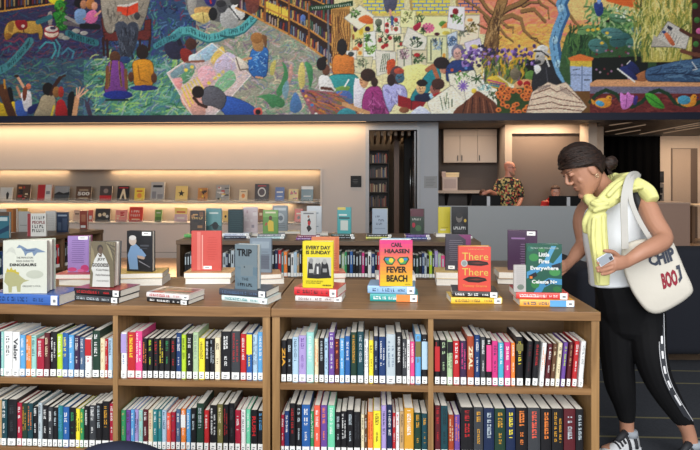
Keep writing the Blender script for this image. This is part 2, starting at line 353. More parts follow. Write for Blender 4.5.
# grey service desk
YD = 9.72
xd_0, xd_1 = X(438.6, YD), X(602, YD)
t = thing('service_desk', 'long plain grey service desk in front of the office', 'desk', (0, YD, 0))
zt = Zv(510, 206, YD)
MB().box(xd_0, xd_1, 0, .05, .0, zt).build('front_panel', t, mat((158, 163, 166), .55, .02, 3)); MB().box(xd_0 + .01, xd_1, .05, .7, zt - .3, zt - .26).build('worktop', t, mat((120, 112, 104)))
MB().box(xd_0 + .35, xd_0 + .39, .05, .7, 0, zt - .3).build('end_panel', t, mat((130, 130, 134))); MB().box(xd_1 - .04, xd_1, .05, .7, 0, zt - .3).build('end_panel', t, mat((130, 130, 134)))
# wall cupboards, worktop and paper boxes in the office
za, zb, zc_ = Zv(470, 162.5, YO - .35), 2.6, Zv(470, 136, YO - .35)
u_ = (443.5, 460, 477.5, 497)
for i in range(3):
    a, b_ = X(u_[i], YO - .35), X(u_[i + 1], YO - .35)
    if i == 2: b_ = min(b_, xo1 - .06)
    t = thing('wall_cupboard', ['pale wall cupboard next to the grey pier', 'middle one of three pale wall cupboards in the office', 'pale wall cupboard beside the slanting lit office wall'][i], 'cupboard', (a, YO - .35, za), group='wall cupboards in the office')
    MB().box(.002, b_ - a - .002, .02, .35, 0, 2.6 - za).build('carcass', t, mat((150, 138, 130)))
    d_ = MB().box(.004, b_ - a - .004, 0, .02, .0, zc_ - za).build('door', t, mat((190, 172, 156), .5, .02)); MB().box(.03 if i else b_ - a - .06, .05 if i else b_ - a - .04, -.02, 0, .04, .16).build('handle', d_, mat((60, 54, 50)))
    MB().box(.002, b_ - a - .002, 0, .02, zc_ - za + .008, 2.6 - za - .002).build('fascia', t, mat((190, 172, 156), .5, .02))
zw = Zv(470, 190.5, 11.75)
t = thing('office_worktop', 'pale office worktop below the wall cupboards', 'worktop', (0, YO, 0))
MB().box(xr1 + .16, X(489, YO - .5), -.5, -.003, zw - .06, zw).build('board', t, mat((196, 176, 158))); MB().box(xr1 + .16, xo1 - .2, -.06, -.003, .0, zw - .06).build('back_panel', t, mat((66, 58, 54)))
for u in (447, 470): MB().prism([(-.4, zw - .06), (-.06, zw - .06), (-.06, zw - .35)], X(u, YO - .4), X(u, YO - .4) + .05, 'X').build('bracket', t, DARK)
pb = at(449.5, 190.5, 11.8)
t = thing('storage_box', 'white paper carton on the office worktop', 'box', (pb.x, 11.8, zw))
hx = at(457, 177, 11.8); MB().box(X(442.5, 11.8) - pb.x, X(457.5, 11.8) - pb.x, 0, .3, 0, hx.z - zw).build('carton', t, mat((206, 186, 176)))
MB().box(X(444, 11.8) - pb.x, X(456, 11.8) - pb.x, -.003, 0, .05, .25).build('panel_label', t, mat((186, 164, 158)))
zb0 = hx.z
for i, (ua, ub, vt, lab, c) in enumerate(((446, 459, 172.5, 'flat cream box on top of the white carton', (232, 206, 158)), (441.8, 445.8, 171.5, 'small pinkish stack of paper beside the flat cream box', (196, 168, 156)))):
    t = thing('paper_box' if i == 0 else 'paper_stack', lab, 'box', (X(ua, 11.85), 11.85, zb0)); w2 = X(ub, 11.85) - X(ua, 11.85); h2 = Zv(450, vt, 11.85) - zb0
    MB().box(0, w2, 0, .22, 0, h2 * .7).build('body', t, mat(c)); MB().box(-.004 * (i == 0), w2 + .004 * (i == 0), -.004, .224, h2 * .7, h2).build('lid', t, mat(tuple(min(255, x + 14) for x in c)))
# ------------------------------------------------------------------ low bookcases
OAKX = wood((110, 78, 46), (150, 112, 72), 'X', 1, .4); OAKZ = wood((126, 94, 57), (165, 127, 82), 'Z'); OAKD = wood((92, 68, 44), (118, 90, 60), 'X')
ZTOP = .93
def bookcase(name, label, x0, x1, yf, dep, divs, loc=None, rot=0, th=.038, zs=(.283, .60), stile=.033, dv=.022, top=ZTOP, end_l=True, group=None, wd=None):
    """local frame: x along the front, y away from the reader; returns the empty"""
    t = thing(name, label, 'bookcase', loc or (x0, yf, 0), (0, 0, rot), group); L = x1 - x0
    wx, wz, wdk = wd or (OAKX, OAKZ, OAKD)
    MB().box(-.004, L + .004, -.006, dep + .006, top - th, top).build('top', t, wx, bevel=.002)
    MB().box(0, stile, 0, dep, .0, top - th).build('side_panel', t, wz); MB().box(L - stile, L, 0, dep, 0, top - th).build('side_panel', t, wz)
    for d in divs: MB().box(d - dv / 2, d + dv / 2, 0, dep, .07, top - th).build('divider', t, wz)
    e = [stile] + [q for d in divs for q in (d - dv / 2, d + dv / 2)] + [L - stile]
    for i in range(0, len(e), 2):
        for z in zs:
            MB().box(e[i], e[i + 1], .003, dep / 2 - .006, z - .027, z).build('shelf', t, wx); MB().box(e[i], e[i + 1], dep / 2 + .006, dep - .003, z - .027, z).build('shelf', t, wx)
        MB().box(e[i], e[i + 1], dep / 2 - .006, dep / 2 + .006, .07, top - th).build('back_panel', t, wdk)
        MB().box(e[i], e[i + 1], .003, dep - .003, .04, .07).build('bottom_board', t, wx)
    MB().box(stile, L - stile, .03, dep - .03, 0, .04).build('plinth', t, DARK)
    return t
YF = 2.289; DEP = .67
xR0 = at(272.3, 316, YF).x; xR1 = at(599.3, 316, YF).x; xCD = at(430.8, 350, YF).x
case_r = bookcase('low_bookcase', 'oak low bookcase of two bays next to the woman, front row', xR0, xR1, YF, DEP, [xCD - xR0])
YL = YF + .012
xL1 = at(270.9, 316, YL).x; xL0 = at(-43, 316, YL).x; xAB = at(115.3, 350, YL).x
case_l = bookcase('low_bookcase', 'oak low bookcase running out of the picture edge, under the dinosaur book', xL0, xL1 - .004, YL, DEP, [xAB - xL0], th=.045, top=ZTOP + .003)
# second row, behind
YE = 4.76; DEPE = .70
DK = (wood((84, 62, 44), (112, 86, 62), 'X'), wood((84, 62, 44), (112, 86, 62), 'Z'), wood((60, 44, 32), (80, 60, 44), 'X'))
xE0 = at(176.5, 250, YE).x; xE1 = at(480.5, 250, YE).x
nE = 4; case_e = bookcase('low_bookcase', 'long low brown bookcase of the second row across the middle', xE0, xE1, YE, DEPE, [(xE1 - xE0) * k / nE for k in range(1, nE)], wd=DK)
# the one at the side, seen along its length
pa = W(103, 229.5, 5.86); pb = W(11, 241, 4.78); dF = Vector((pa.x - pb.x, pa.y - pb.y, 0)); LF = dF.length + .0
aF = math.atan2(dF.y, dF.x)
start = Vector((pb.x, pb.y, 0)) - dF.normalized() * .55
case_f = bookcase('low_bookcase', 'low brown bookcase standing end-on past the dinosaur book', 0, LF + .55, 0, .66, [(LF + .55) * .36, (LF + .55) * .68], loc=(start.x, start.y, 0), rot=aF, wd=DK)
# ------------------------------------------------------------------ books standing on the shelves
RB = random.Random(11)
def cover_mb(w, h, d, tk=.0017, m=None):
    """case of a book standing with its spine towards -y; x is the thickness, centred"""
    mb = MB().use(m); r = min(.004, w * .25)
    mb.prism([(-w / 2, d), (-w / 2, r), (-w * .3, .0008), (0, 0), (w * .3, .0008), (w / 2, r), (w / 2, d), (w / 2 - tk, d), (w / 2 - tk, r + tk), (-w / 2 + tk, r + tk), (-w / 2 + tk, d)], 0, h)
    return mb
def pages_mb(w, h, d, tk=.0017):
    return MB().use(PAGES).box(-w / 2 + tk, w / 2 - tk, .005, d - .003, .002, h - .0016)
def glyphs(mb, w, z0, z1, y=-.0006, frac=.5, rr=RB, off=0):
    """a line of lettering running down a spine: rows of small strokes too small to read"""
    z = z1; hw = w * frac / 2
    while z > z0 + .004:
        g = rr.uniform(.004, .0075)
        if rr.random() < .82:
            k = rr.random()
            if k < .4: mb.box(off - hw, off + hw, y, .001, z - g * .35, z); mb.box(off - hw, off - hw * .3, y, .001, z - g * .8, z - g * .35)
            elif k < .7: mb.box(off - hw, off - hw * .4, y, .001, z - g * .8, z); mb.box(off + hw * .3, off + hw, y, .001, z - g * .8, z)
            else: mb.box(off - hw, off + hw * .8, y, .001, z - g * .75, z - g * .4)
        z -= g
def fit_text(mb, s, x0, x1, z0, z1, y, bold=0, vert=False):
    """word on the plane y facing -y; vert: reads downwards along a spine"""
    if vert: return put_text(mb, s, lambda a, b: Vector((x0 + (x1 - x0) * b, y, z1 - (z1 - z0) * a)), bold=bold)
    return put_text(mb, s, lambda a, b: Vector((x0 + (x1 - x0) * a, y, z0 + (z1 - z0) * b)), bold=bold)
def shelf_book(w, h, d, col, ink, name='book', word=None, label_h=.03, lean=0, detail=True, band=None):
    t = bpy.data.objects.new(name, None); COL.objects.link(t); t.empty_display_size = .03
    cover_mb(w, h, d, m=cm(col)).build('cover', t); pages_mb(w, h, d).build('page_block', t)
    if detail:
        m = MB().use(cm(ink, noise=0)); top = h * RB.uniform(.9, .97); bot = label_h + .02
        if word: fit_text(m, word, -w * .3, w * .3, bot + .02, top - .02, -.0009, .01, True)
        else:
            k = RB.random(); mid = bot + (top - bot) * RB.uniform(.42, .6)
            if k < .5:
                glyphs(m, w, mid + .01, top, frac=.42); m.build('spine_lettering', t); m = MB().use(cm(ink, noise=0)); glyphs(m, w, bot + .01, mid - .015, frac=.26)
            elif k < .8: glyphs(m, w, bot + .04, top, frac=.38)
            else: glyphs(m, w * .5, bot + .02, top, frac=.42, off=-w * .2); glyphs(m, w * .5, bot + .02, top - .03, frac=.36, off=w * .22)
        m.build('spine_lettering', t)
        if band: MB().use(cm(band)).box(-w * .48, w * .48, -.0007, .002, h * RB.choice([.72, .3, .55]), h * RB.choice([.86, .97])).build('spine_band', t)
    if label_h:
        m = MB().use(PAPER).box(-w * .42, w * .42, -.0014, .003, .004, .004 + label_h)
        if detail: m.use(INKG).box(-w * .2, w * .2, -.0017, -.001, .016, .021); m.use(INKG).box(-w * .25, w * .1, -.0017, -.001, .008, .012)
        m.build('spine_label', t)
    return t
ORD = 'first second third fourth fifth sixth seventh eighth ninth tenth eleventh twelfth thirteenth fourteenth fifteenth sixteenth seventeenth eighteenth nineteenth twentieth'.split()
ORD += ['twenty-' + x for x in ORD[:9]] + ['thirtieth'] + ['thirty-' + x for x in ORD[:9]]
cn = lambda c: c.replace('-', ' ')
def name_row(books, where, group):
    """books: (object, colour, ink); a label that tells each from the others on its shelf"""
    cols = [b[1] for b in books]; seen = {}
    def nb(i): return (cols[i - 1] if i else 'upright', cols[i + 1] if i + 1 < len(cols) else 'upright')
    for i, (o, c, k) in enumerate(books):
        if cols.count(c) == 1: l = f'{cn(c)} book with {cn(k)} lettering, {where}'
        elif 0 < i < len(cols) - 1 and sum(1 for j in range(len(cols)) if cols[j] == c and nb(j) == nb(i)) == 1:
            a, b = nb(i); l = f'{cn(c)} book between {cn(a)} and {cn(b)} books, {where}' if a != b else f'{cn(c)} book between two {cn(a)} books, {where}'
        else: l = f'{cn(c)} book, {ORD[i]} from the left, {where}'
        if len(l.replace(',', '').split()) > 16: l = f'{cn(c)} book, {ORD[i]} from the left, {where}'
        tag(o, l, 'book', group)
def fill(spec, ox, oy, sc, zs, yf, where, group, dmax=.2, leanspec=None):
    """spec rows: x0 x1 ytop colour ink [band|=Word] in crop pixels; placed on the shelf at height zs behind plane yf"""
    out = []; yy = yf + .016
    rows = [r.split() for r in spec.strip().split('\n')]
    vb = pxl((0, yy, zs))[1]
    prevx = -99
    for r in rows:
        u0, u1, vt = ox + float(r[0]) / sc, ox + float(r[1]) / sc, oy + float(r[2]) / sc
        vb = pxl((at(u0, 300, yy).x, yy, zs))[1]
        x0, x1 = at(u0, vb, yy).x, at(u1, vb, yy).x
        x0 = max(x0, prevx + .0004); prevx = x1
        h = at((u0 + u1) / 2, vt, yy).z - zs; h = max(.15, min(h, .262)); w = max(.008, x1 - x0 - .0008)
        d = max(.15, min(dmax, h * RB.uniform(.72, .8)))
        ex = r[5] if len(r) > 5 else None
        o = shelf_book(w, h, d, r[3], r[4], word=ex[1:] if ex and ex[0] == '=' else None, band=ex if ex and ex[0] not in '=/' else None)
        o.location = ((x0 + x1) / 2, yy + RB.uniform(0, .003), zs + .0006)
        if ex and ex[0] == '/':
            a = math.radians(float(ex[1:])); o.rotation_euler = (0, a, 0); o.location.x = x0 + w / 2 * math.cos(a) ; o.location.z += w / 2 * math.sin(abs(a))
            o.location.x = x0 + w / 2
        out.append((o, r[3], r[4]))
    name_row(out, where, group); return out
A1 = """-60 -38 95 grey black
-37 -20 92 red white
-19 0 96 navy white
1 9 96 pale-teal white
10 35 95 white black
36 57 97 white dark-grey =Valor
58 74 106 sky-blue white
76 91 108 orange white
92 107 108 pale-teal navy
108 130 117 crimson white
131 147 100 maroon cream
149 168 97 black white
169 185 104 lime white
186 203 100 blue yellow
204 220 106 sky-blue white
222 237 108 dark-purple white
238 252 112 slate-blue white
254 273 115 white red red
276 298 93 dark-green white
299 313 116 cream tan
314 322 118 red white
323 336 116 pale-blue navy"""
A2 = """-60 -36 300 navy white
-35 -16 296 grey white
-15 2 302 tan black
3 19 300 dark-teal white
21 48 300 black dark-grey
49 63 310 crimson white
64 79 312 dark-green gold
80 96 312 dark-teal orange
97 111 322 black white
113 125 310 silver dark-grey
126 142 318 black white
143 157 322 dark-grey white
158 172 324 black silver
173 187 318 teal sky-blue
188 206 322 blue white
207 225 325 black green
226 238 328 yellow black
239 250 328 green yellow
251 265 320 black white
266 285 318 dark-grey white
286 304 312 black silver
305 327 306 black gold
328 341 312 crimson white"""
B1 = """32 49 98 white blue lavender
51 74 98 red yellow
75 95 95 pink white
97 111 116 black orange
112 127 116 black lime
129 144 118 black red
146 161 116 black yellow
162 179 116 black green
181 196 116 black red
198 213 100 dark-blue white
214 227 105 lime black
229 246 102 black white
248 264 98 pale-green grey
266 283 116 yellow black
284 298 117 black white
299 313 117 black silver
314 330 114 cream black
332 361 96 black white
363 389 95 dark-grey red
391 408 103 red white
409 426 100 blue yellow yellow
428 442 105 pale-blue navy
443 459 98 sky-blue white"""
B2 = """32 46 332 green tan
47 60 332 purple maroon
61 72 330 sky-blue white
73 84 330 lavender navy
85 97 332 pale-teal tan
98 113 330 maroon white
114 127 332 cream crimson
128 142 330 teal white
143 154 330 teal cream
155 168 332 pale-blue navy
169 181 340 coral white
182 195 338 crimson teal
197 210 330 slate-blue white
212 226 328 orange white white
228 240 330 sky-blue white
242 257 326 black silver
259 280 312 dark-green silver
282 296 332 red white
298 319 318 black white
321 337 315 olive cream
339 354 316 black red
356 373 312 black dark-grey
375 391 332 crimson white
393 406 330 white black
408 420 330 mint-green white
422 441 332 black red =RUSH
442 460 335 black sky-blue"""
C1 = """33 49 122 black gold =ZIA
50 66 118 black silver
67 85 112 pale-blue navy
86 108 108 lavender purple
109 131 98 pale-teal white
133 145 118 cream orange
147 162 116 black silver
163 174 116 pale-blue navy
176 193 98 purple white
194 208 118 maroon orange
209 223 116 sky-blue white
225 240 110 blue white
242 260 98 dark-green gold
262 281 96 dark-teal silver
283 295 118 white black
297 310 122 yellow black
311 325 110 navy silver
327 347 112 dark-blue white
349 376 104 silver slate-blue
378 396 98 black white
397 410 118 dark-grey white
411 420 120 white black
421 434 126 pink white
436 453 104 sky-blue olive olive
455 473 105 black pale-blue pale-blue"""
C2 = """33 42 346 crimson white
43 57 335 dark-blue white
58 76 312 black red
78 94 316 black silver
95 120 316 blue white
121 131 336 green white
132 150 318 coral white
152 171 318 purple orange
173 194 318 mint-green white
196 212 338 black silver
213 230 336 black white
231 250 332 black silver
251 271 338 black dark-grey
273 283 345 cream black
284 291 345 brown white
293 309 338 orange red
310 332 334 yellow black
334 349 318 lavender navy
351 367 316 navy white
368 377 340 red white
378 388 338 white red
389 402 336 tan black
403 431 326 gold white
433 453 340 dark-green gold
455 473 342 dark-teal gold"""
D1 = """29 45 122 black red red
46 66 122 black pale-green
67 83 122 pale-green black black
85 104 124 red white
106 125 124 dark-purple pink
127 147 110 rust cream =ZEAL
149 165 106 dark-blue white
167 182 112 dark-grey white
184 200 116 black white pink
202 219 124 magenta navy
221 237 130 cyan white
239 257 128 magenta white
259 271 130 orange white
274 295 112 black yellow olive
300 316 125 black maroon /4
321 338 125 black red /4.5
343 356 130 white orange /5
360 373 132 maroon white /5
376 388 132 brown cream /5
391 403 130 cream black /5
407 419 128 purple lime /5
424 436 128 maroon tan /5
441 455 125 red white /4.5
460 474 125 white grey /4.5"""
D2 = """30 47 318 maroon red
48 69 320 dark-teal black
71 87 346 rust cream
89 105 346 purple orange
108 145 324 black red
147 175 324 dark-grey gold
177 208 326 navy silver
210 242 328 dark-green gold
244 272 326 navy yellow
274 308 326 black orange
310 347 326 dark-grey coral
349 380 328 black orange
382 416 328 black gold
418 452 328 maroon silver
454 477 330 black silver"""
ROWS = [(A1, 0, 300, 3, .6, YL, 'upper shelf, first bay from left'), (A2, 0, 300, 3, .283, YL, 'lower shelf, first bay from left'),
        (B1, 110, 300, 3, .6, YL, 'upper shelf, second bay from left'), (B2, 110, 300, 3, .283, YL, 'lower shelf, second bay from left'),
        (C1, 270, 300, 3, .6, YF, 'upper shelf, third bay from left'), (C2, 270, 300, 3, .283, YF, 'lower shelf, third bay from left'),
        (D1, 425, 300, 3, .6, YF, 'upper shelf, bay by the woman'), (D2, 425, 300, 3, .283, YF, 'lower shelf, bay by the woman')]
for spec, ox, oy, sc, zs, yf, where in ROWS: fill(spec, ox, oy, sc, zs, yf, where, 'books on the ' + where)

# second-row books: short, dim, three pixels each
def small_row(spans, yf, zs, where, group, seed, frame=None):
    rr = random.Random(seed); out = []
    pal = ['black'] * 5 + ['dark-grey', 'navy', 'dark-blue', 'maroon', 'white', 'silver', 'teal', 'green', 'orange', 'red', 'lavender', 'brown', 'pale-green', 'dark-teal', 'slate-blue']
    for u0, u1, fixed in spans:
        x = at(u0, 265, yf).x if frame is None else u0; xe_ = at(u1, 265, yf).x if frame is None else u1; k = 0
        while x < xe_ - .02:
            w = rr.uniform(.021, .034); c = fixed[k] if k < len(fixed) else rr.choice(pal); k += 1; h = rr.uniform(.2, .245)
            o = shelf_book(w - .001, h, .15, c, 'white', detail=False, label_h=.032)
            gm = MB().use(cm('silver' if c not in ('white', 'silver') else 'black', noise=0)).box(-w * .2, w * .2, -.0008, .001, h * .5, h * .85); gm.build('spine_lettering', o)
            if frame is None: o.location = (x + w / 2, yf + .02, zs + .0006)
            else:
                p = frame @ Vector((x + w / 2, .02, zs + .0006)); o.location = p; o.rotation_euler = (0, 0, frame.to_euler().z)
            out.append((o, c, 'pale')); x += w
    name_row(out, where, group)
small_row([(183.5, 199, ['black', 'black', 'dark-grey', 'silver', 'navy']), (222, 241, ['silver', 'navy', 'black', 'silver'])], YE, .6, 'second row case, end bay', 'books in the second row, end bay', 4)
small_row([(271, 322, ['black', 'navy', 'red', 'teal', 'orange', 'black', 'white', 'pale-blue', 'tan', 'black', 'maroon', 'black'])], YE, .6, 'second row case, second bay', 'books in the second row, second bay', 5)
small_row([(338, 381, ['dark-green', 'pale-green', 'green', 'black', 'blue', 'black', 'black', 'dark-grey', 'magenta', 'black', 'white', 'dark-blue', 'black'])], YE, .6, 'second row case, third bay', 'books in the second row, third bay', 6)
small_row([(413, 447, ['black', 'dark-green', 'black', 'dark-blue', 'silver', 'black', 'lime', 'dark-green', 'lavender', 'pale-green', 'pink'])], YE, .6, 'second row case, last bay', 'books in the second row, last bay', 7)
MF = Matrix.Translation(start) @ Matrix.Rotation(aF, 4, 'Z')
LFt = LF + .55
small_row([(LFt * .36 + .03, LFt * .68 - .03, ['black', 'navy', 'sky-blue', 'black', 'dark-blue', 'navy', 'black'])], 0, .6, 'end-on case, middle bay', 'books in the end-on case', 8, MF)
small_row([(LFt * .68 + .03, LFt - .3, ['dark-grey', 'black', 'navy'])], 0, .6, 'end-on case, far bay', 'books in the far bay of the end-on case', 9, MF)
small_row([(.05, LFt * .36 - .03, ['black', 'dark-blue', 'maroon', 'navy'])], 0, .6, 'end-on case, near bay', 'books in the near bay of the end-on case', 10, MF)
# ------------------------------------------------------------------ face-out books and the stacks they stand on
def ink_(c): return tuple(round(x * .87) for x in (C[c] if isinstance(c, str) else c))
def art_parts(parent, w, h, art, y=-.0003, x0=None, M=None, rough=.3):
    """printed cover: flat shapes in the unit square of the front board, text kept as its own part"""
    x0 = -w / 2 if x0 is None else x0
    mb = MB(); mts = []; k = 0
    for it in art:
        k += 1; yy = y - .00012 * k; c = it[-1] if it[0] != 't' else it[6]
        mm = mat(ink_(c), rough, .06, 60, coat=.25)
        P = lambda a, b: Vector((x0 + w * a, yy, h * b))
        if it[0] == 'r': mb.use(mm).add([P(it[1], it[2]), P(it[3], it[2]), P(it[3], it[4]), P(it[1], it[4])], [(0, 1, 2, 3)])
        elif it[0] == 'e':
            n = 16; mb.use(mm).add([P(it[1] + it[3] * math.cos(2 * PI * i / n), it[2] + it[4] * math.sin(2 * PI * i / n)) for i in range(n)], [tuple(range(n))])
        elif it[0] == 'p': mb.use(mm).add([P(a, b) for a, b in it[1]], [tuple(range(len(it[1])))])
        elif it[0] == 't':
            mt = MB(); mts.append(mt); mt.use(mm); y2 = yy - .0006
            put_text(mt, it[1], lambda a, b: Vector((x0 + w * (it[2] + (it[4] - it[2]) * a), y2, h * (it[3] + (it[5] - it[3]) * b))), bold=it[7] if len(it) > 7 else 0)
    out = []
    if mb.v: out.append(mb.build('cover_picture', parent))
    for mt in mts: out.append(mt.build('title_lettering', parent))
    return out
def lines(a0, a1, b1, n, step, col, hgt=.012, seed=0):
    r = random.Random(seed); return [('r', a0 + r.uniform(0, .06), b1 - step * i - hgt, a1 - r.uniform(0, .12), b1 - step * i, col) for i in range(n)]
def marks(a0, b0, a1, b1, col, n=6, seed=3):
    """a printed word too small to read: a row of unequal strokes"""
    r = random.Random(seed); w_ = (a1 - a0) / n; o = []
    for i in range(n):
        x = a0 + w_ * i; k = r.randrange(3); o.append(('r', x, b0, x + w_ * .3, b1, col))
        if k: o.append(('r', x, b0 if k == 1 else (b0 + b1) / 2, x + w_ * .72, (b0 * .7 + b1 * .3) if k == 1 else b1, col))
    return o
def stand(label, u0, u1, vt, zb, Y, col, art=(), back=None, th=.025, yaw=0, op=0, tilt=0, hinge=-1, group=None, name='display_book', sticker=None):
    """book standing on its tail, front board to the reader; op opens it like a tent, hinge -1 keeps the spine on the reader's left"""
    pc = at((u0 + u1) / 2, vt, Y); h = pc.z - zb
    a = math.radians(yaw); w = (at(u1, vt, Y).x - at(u0, vt, Y).x) / math.cos(a)
    t = thing(name, label, 'book', (pc.x, Y, zb + (th + math.sin(math.radians(op)) * w) * math.sin(math.radians(tilt))), (math.radians(-tilt), 0, a), group)
    c1 = cm(ink_(col), coat=.25); c2 = cm(ink_(back or col), coat=.25); tk = .0028; o = math.radians(op); s = 1 if hinge < 0 else -1
    def fl(p): return (p[0] * s, p[1])
    L = -w / 2
    MB().use(c1).box(-w / 2, w / 2, 0, tk, 0, h).build('front_board', t)
    e = (L + math.cos(o) * w, th - tk + math.sin(o) * w); nrm = (-math.sin(o) * tk, math.cos(o) * tk)
    MB().use(c2).prism([fl(p) for p in ((L, th - tk), e, (e[0] + nrm[0], e[1] + nrm[1]), (L + nrm[0], th - tk + nrm[1]))], 0, h).build('back_board', t)
    MB().use(c1).prism([fl(p) for p in ((L - .003, .002), (L + .001, .0), (L + .001, th), (L - .003, th - .002))], 0, h).build('spine', t)
    if op < 12:
        MB().use(PAGES).prism([fl(p) for p in ((L + .002, tk + .0003), (w / 2 - .005, tk + .0003), (L + math.cos(o) * (w - .005), th - tk - .0003 + math.sin(o) * (w - .005)), (L + .002, th - tk - .0003))], .003, h - .003).build('page_block', t)
    else:
        for f0, f1 in ((0, .33), (.62, 1)):
            A = [(L + .002 + math.cos(o * f) * (w - .008), tk + .0004 + (th - 2 * tk) * f + math.sin(o * f) * (w - .008)) for f in (f0, f1)]
            MB().use(PAGES).prism([fl(p) for p in ((L + .002, tk + .0004 + (th - 2 * tk) * f0), A[0], A[1], (L + .002, tk + (th - 2 * tk) * f1))], .003, h - .003).build('page_block', t)
    if art: art_parts(t, w, h, ([] if art[0][:5] == ('r', 0, 0, 1, 1) else [('r', 0, 0, 1, 1, C[col] if isinstance(col, str) else col)]) + list(art))
    if sticker: MB().use(PAPER).box(-w / 2 + w * sticker[0], -w / 2 + w * sticker[2], -.0022, -.0012, h * sticker[1], h * sticker[3]).use(INKG).box(-w / 2 + w * (sticker[0] * .8 + sticker[2] * .2), -w / 2 + w * (sticker[0] * .3 + sticker[2] * .7), -.0026, -.002, h * (sticker[1] * .6 + sticker[3] * .4), h * (sticker[1] * .35 + sticker[3] * .65)).build('barcode_label', t)
    return t
def lie(label, u0, u1, zb, Y, th, dep, col, ink='white', face='spine', yaw=0, words=None, sticker=True, group=None, top=None, name='stacked_book', split=None):
    """book lying flat; its spine (or its page edges) towards the reader"""
    p0, p1 = at(u0, 280, Y), at(u1, 280, Y); L = p1.x - p0.x; a = math.radians(yaw)
    mid = Vector(((p0.x + p1.x) / 2, Y, zb + th / 2 + .0004))
    if face == 'spine': R = Matrix.Rotation(a, 4, 'Z'); M = Matrix.Translation(mid) @ R @ Matrix.Translation((L / 2, 0, 0)) @ Matrix.Rotation(-PI / 2, 4, 'Y')
    else: R = Matrix.Rotation(a, 4, 'Z'); M = Matrix.Translation(mid) @ R @ Matrix.Translation((-L / 2, dep, 0)) @ Matrix.Rotation(PI, 4, 'Z') @ Matrix.Rotation(-PI / 2, 4, 'Y')
    t = thing(name, label, 'book', (0, 0, 0), (0, 0, 0), group); t.matrix_world = M
    cover_mb(th, L, dep, m=cm(col, coat=.2)).build('cover', t); pages_mb(th, L, dep).build('page_block', t)
    if ink:
        m = MB().use(cm(ink, noise=0))
        if words: fit_text(m, words, -th * .27, th * .27, L * .3, L * .9, -.0012, .006, True)
        else:
            glyphs(m, th, L * .42, L * .93, frac=.42); m.build('spine_lettering', t); m = MB().use(cm(ink, noise=0)); glyphs(m, th, L * .2, L * .36, frac=.3)
        m.build('spine_lettering', t)
    if split: MB().use(cm(split)).box(-th * .47, th * .47, -.0009, .002, .002, L * .45).build('spine_band', t)
    if sticker: MB().use(PAPER).box(-th * .44, th * .44, -.0016, .02, .005, .036).use(INKG).box(-th * .2, th * .1, -.002, -.001, .012, .026).build('spine_label', t)
    if top:
        m = MB(); k = 0
        for it in top:                                       # printed front board, which lies uppermost
            k += 1; m.use(mat(it[4], .3, .1, 60, coat=.25)); x = th / 2 + .0001 + .0001 * k
            m.add([Vector((x, dep * it[1], L * (1 - it[0]))), Vector((x, dep * it[3], L * (1 - it[0]))), Vector((x, dep * it[3], L * (1 - it[2]))), Vector((x, dep * it[1], L * (1 - it[2])))], [(0, 1, 2, 3)])
        m.build('cover_picture', t)
    return t
def Yat(u, v, z): return atz(u, v, z).y
ZL = ZTOP + .003
G1 = 'flat books under the face-out books, front row'
def stack(u, vb, ztop, books, group):
    """books bottom first: (label, u0, u1, thickness, depth, colour, ink, face, yaw, dy, extra)"""
    z = ztop + .0006; Y = Yat(u, vb, ztop)
    for b in books:
        ex = b[10] if len(b) > 10 else {}
        lie(b[0], b[1], b[2], z, Y + b[9], b[3], b[4], b[5], b[6], b[7], b[8], group=group, **ex); z += b[3] + .0014
    return z, Y
# --- table by the picture edge
z, Y = stack(36, 307.6, ZL, [('big blue flat book carrying the white dinosaur guide', -15, 61, .046, 0.172, (56, 96, 168), 'dark-blue', 'spine', -6, .050)], G1)
DINO = [('p', [(.3, .86), (.36, .92), (.42, .9), (.55, .84), (.75, .86), (.98, .78), (.78, .77), (.7, .7), (.66, .78), (.55, .76), (.5, .7), (.47, .78), (.4, .86)], (118, 140, 168)),
        ('p', [(.45, .84), (.6, .82), (.75, .83), (.7, .8), (.52, .8)], (84, 104, 140)),
        ('p', [(.02, .22), (.04, .38), (.14, .44), (.28, .42), (.4, .32), (.5, .26), (.6, .25), (.46, .21), (.4, .16), (.39, .03), (.32, .03), (.3, .14), (.2, .13), (.19, .02), (.12, .02), (.11, .14)], (178, 176, 128)),
        ('p', [(.06, .4), (.09, .48), (.14, .44), (.18, .5), (.22, .44), (.28, .46), (.3, .41), (.36, .4), (.36, .35), (.24, .4), (.14, .41)], (200, 180, 60)),
        ('p', [(.05, .75), (.12, .85), (.2, .88), (.25, .84), (.3, .72), (.24, .76), (.14, .8)], (206, 208, 196)), ('e', .72, .36, .2, .08, (196, 200, 184)),
        ('t', 'THE PRINCETON', .3, .66, .68, .695, (90, 90, 88)), ('t', 'FIELD GUIDE TO', .3, .595, .7, .63, (90, 90, 88)), ('t', 'DINOSAURS', .15, .515, .76, .57, (22, 22, 24), .008), ('t', 'GREGORY S. PAUL', .44, .125, .86, .155, (120, 120, 116))]
stand('white dinosaur field guide standing open on the big blue book', 4.5, 46, 240.5, z, Y + .06, (222, 224, 210), DINO, back=(196, 206, 186), th=.03, yaw=4, op=22)
z, Y = stack(104, 304.5, ZL, [('dark grey flat book at the bottom under the cover of a woman in white', 69, 122, .026, 0.146, 'dark-grey', 'silver', 'spine', -14, .044), ('black and red flat book directly under the cover of a woman in white', 70, 123, .03, 0.146, 'black', 'red', 'spine', -12, .048, dict(top=[(0, 0, 1, 1, (168, 36, 48))]))], G1)
JOY = [('r', 0, 0, 1, 1, (112, 100, 76)), ('p', [(.02, .3), (.2, .55), (.1, .8), (.0, .9)], (146, 132, 100)), ('p', [(.6, .98), (.98, .98), (.98, .5), (.8, .7)], (150, 138, 106))]
for i in range(7): JOY.append(('p', [(.5 + .07 * i, .98), (.53 + .07 * i, .98), (.98, .9 - .1 * i), (.98, .86 - .1 * i)], (84, 74, 56)))
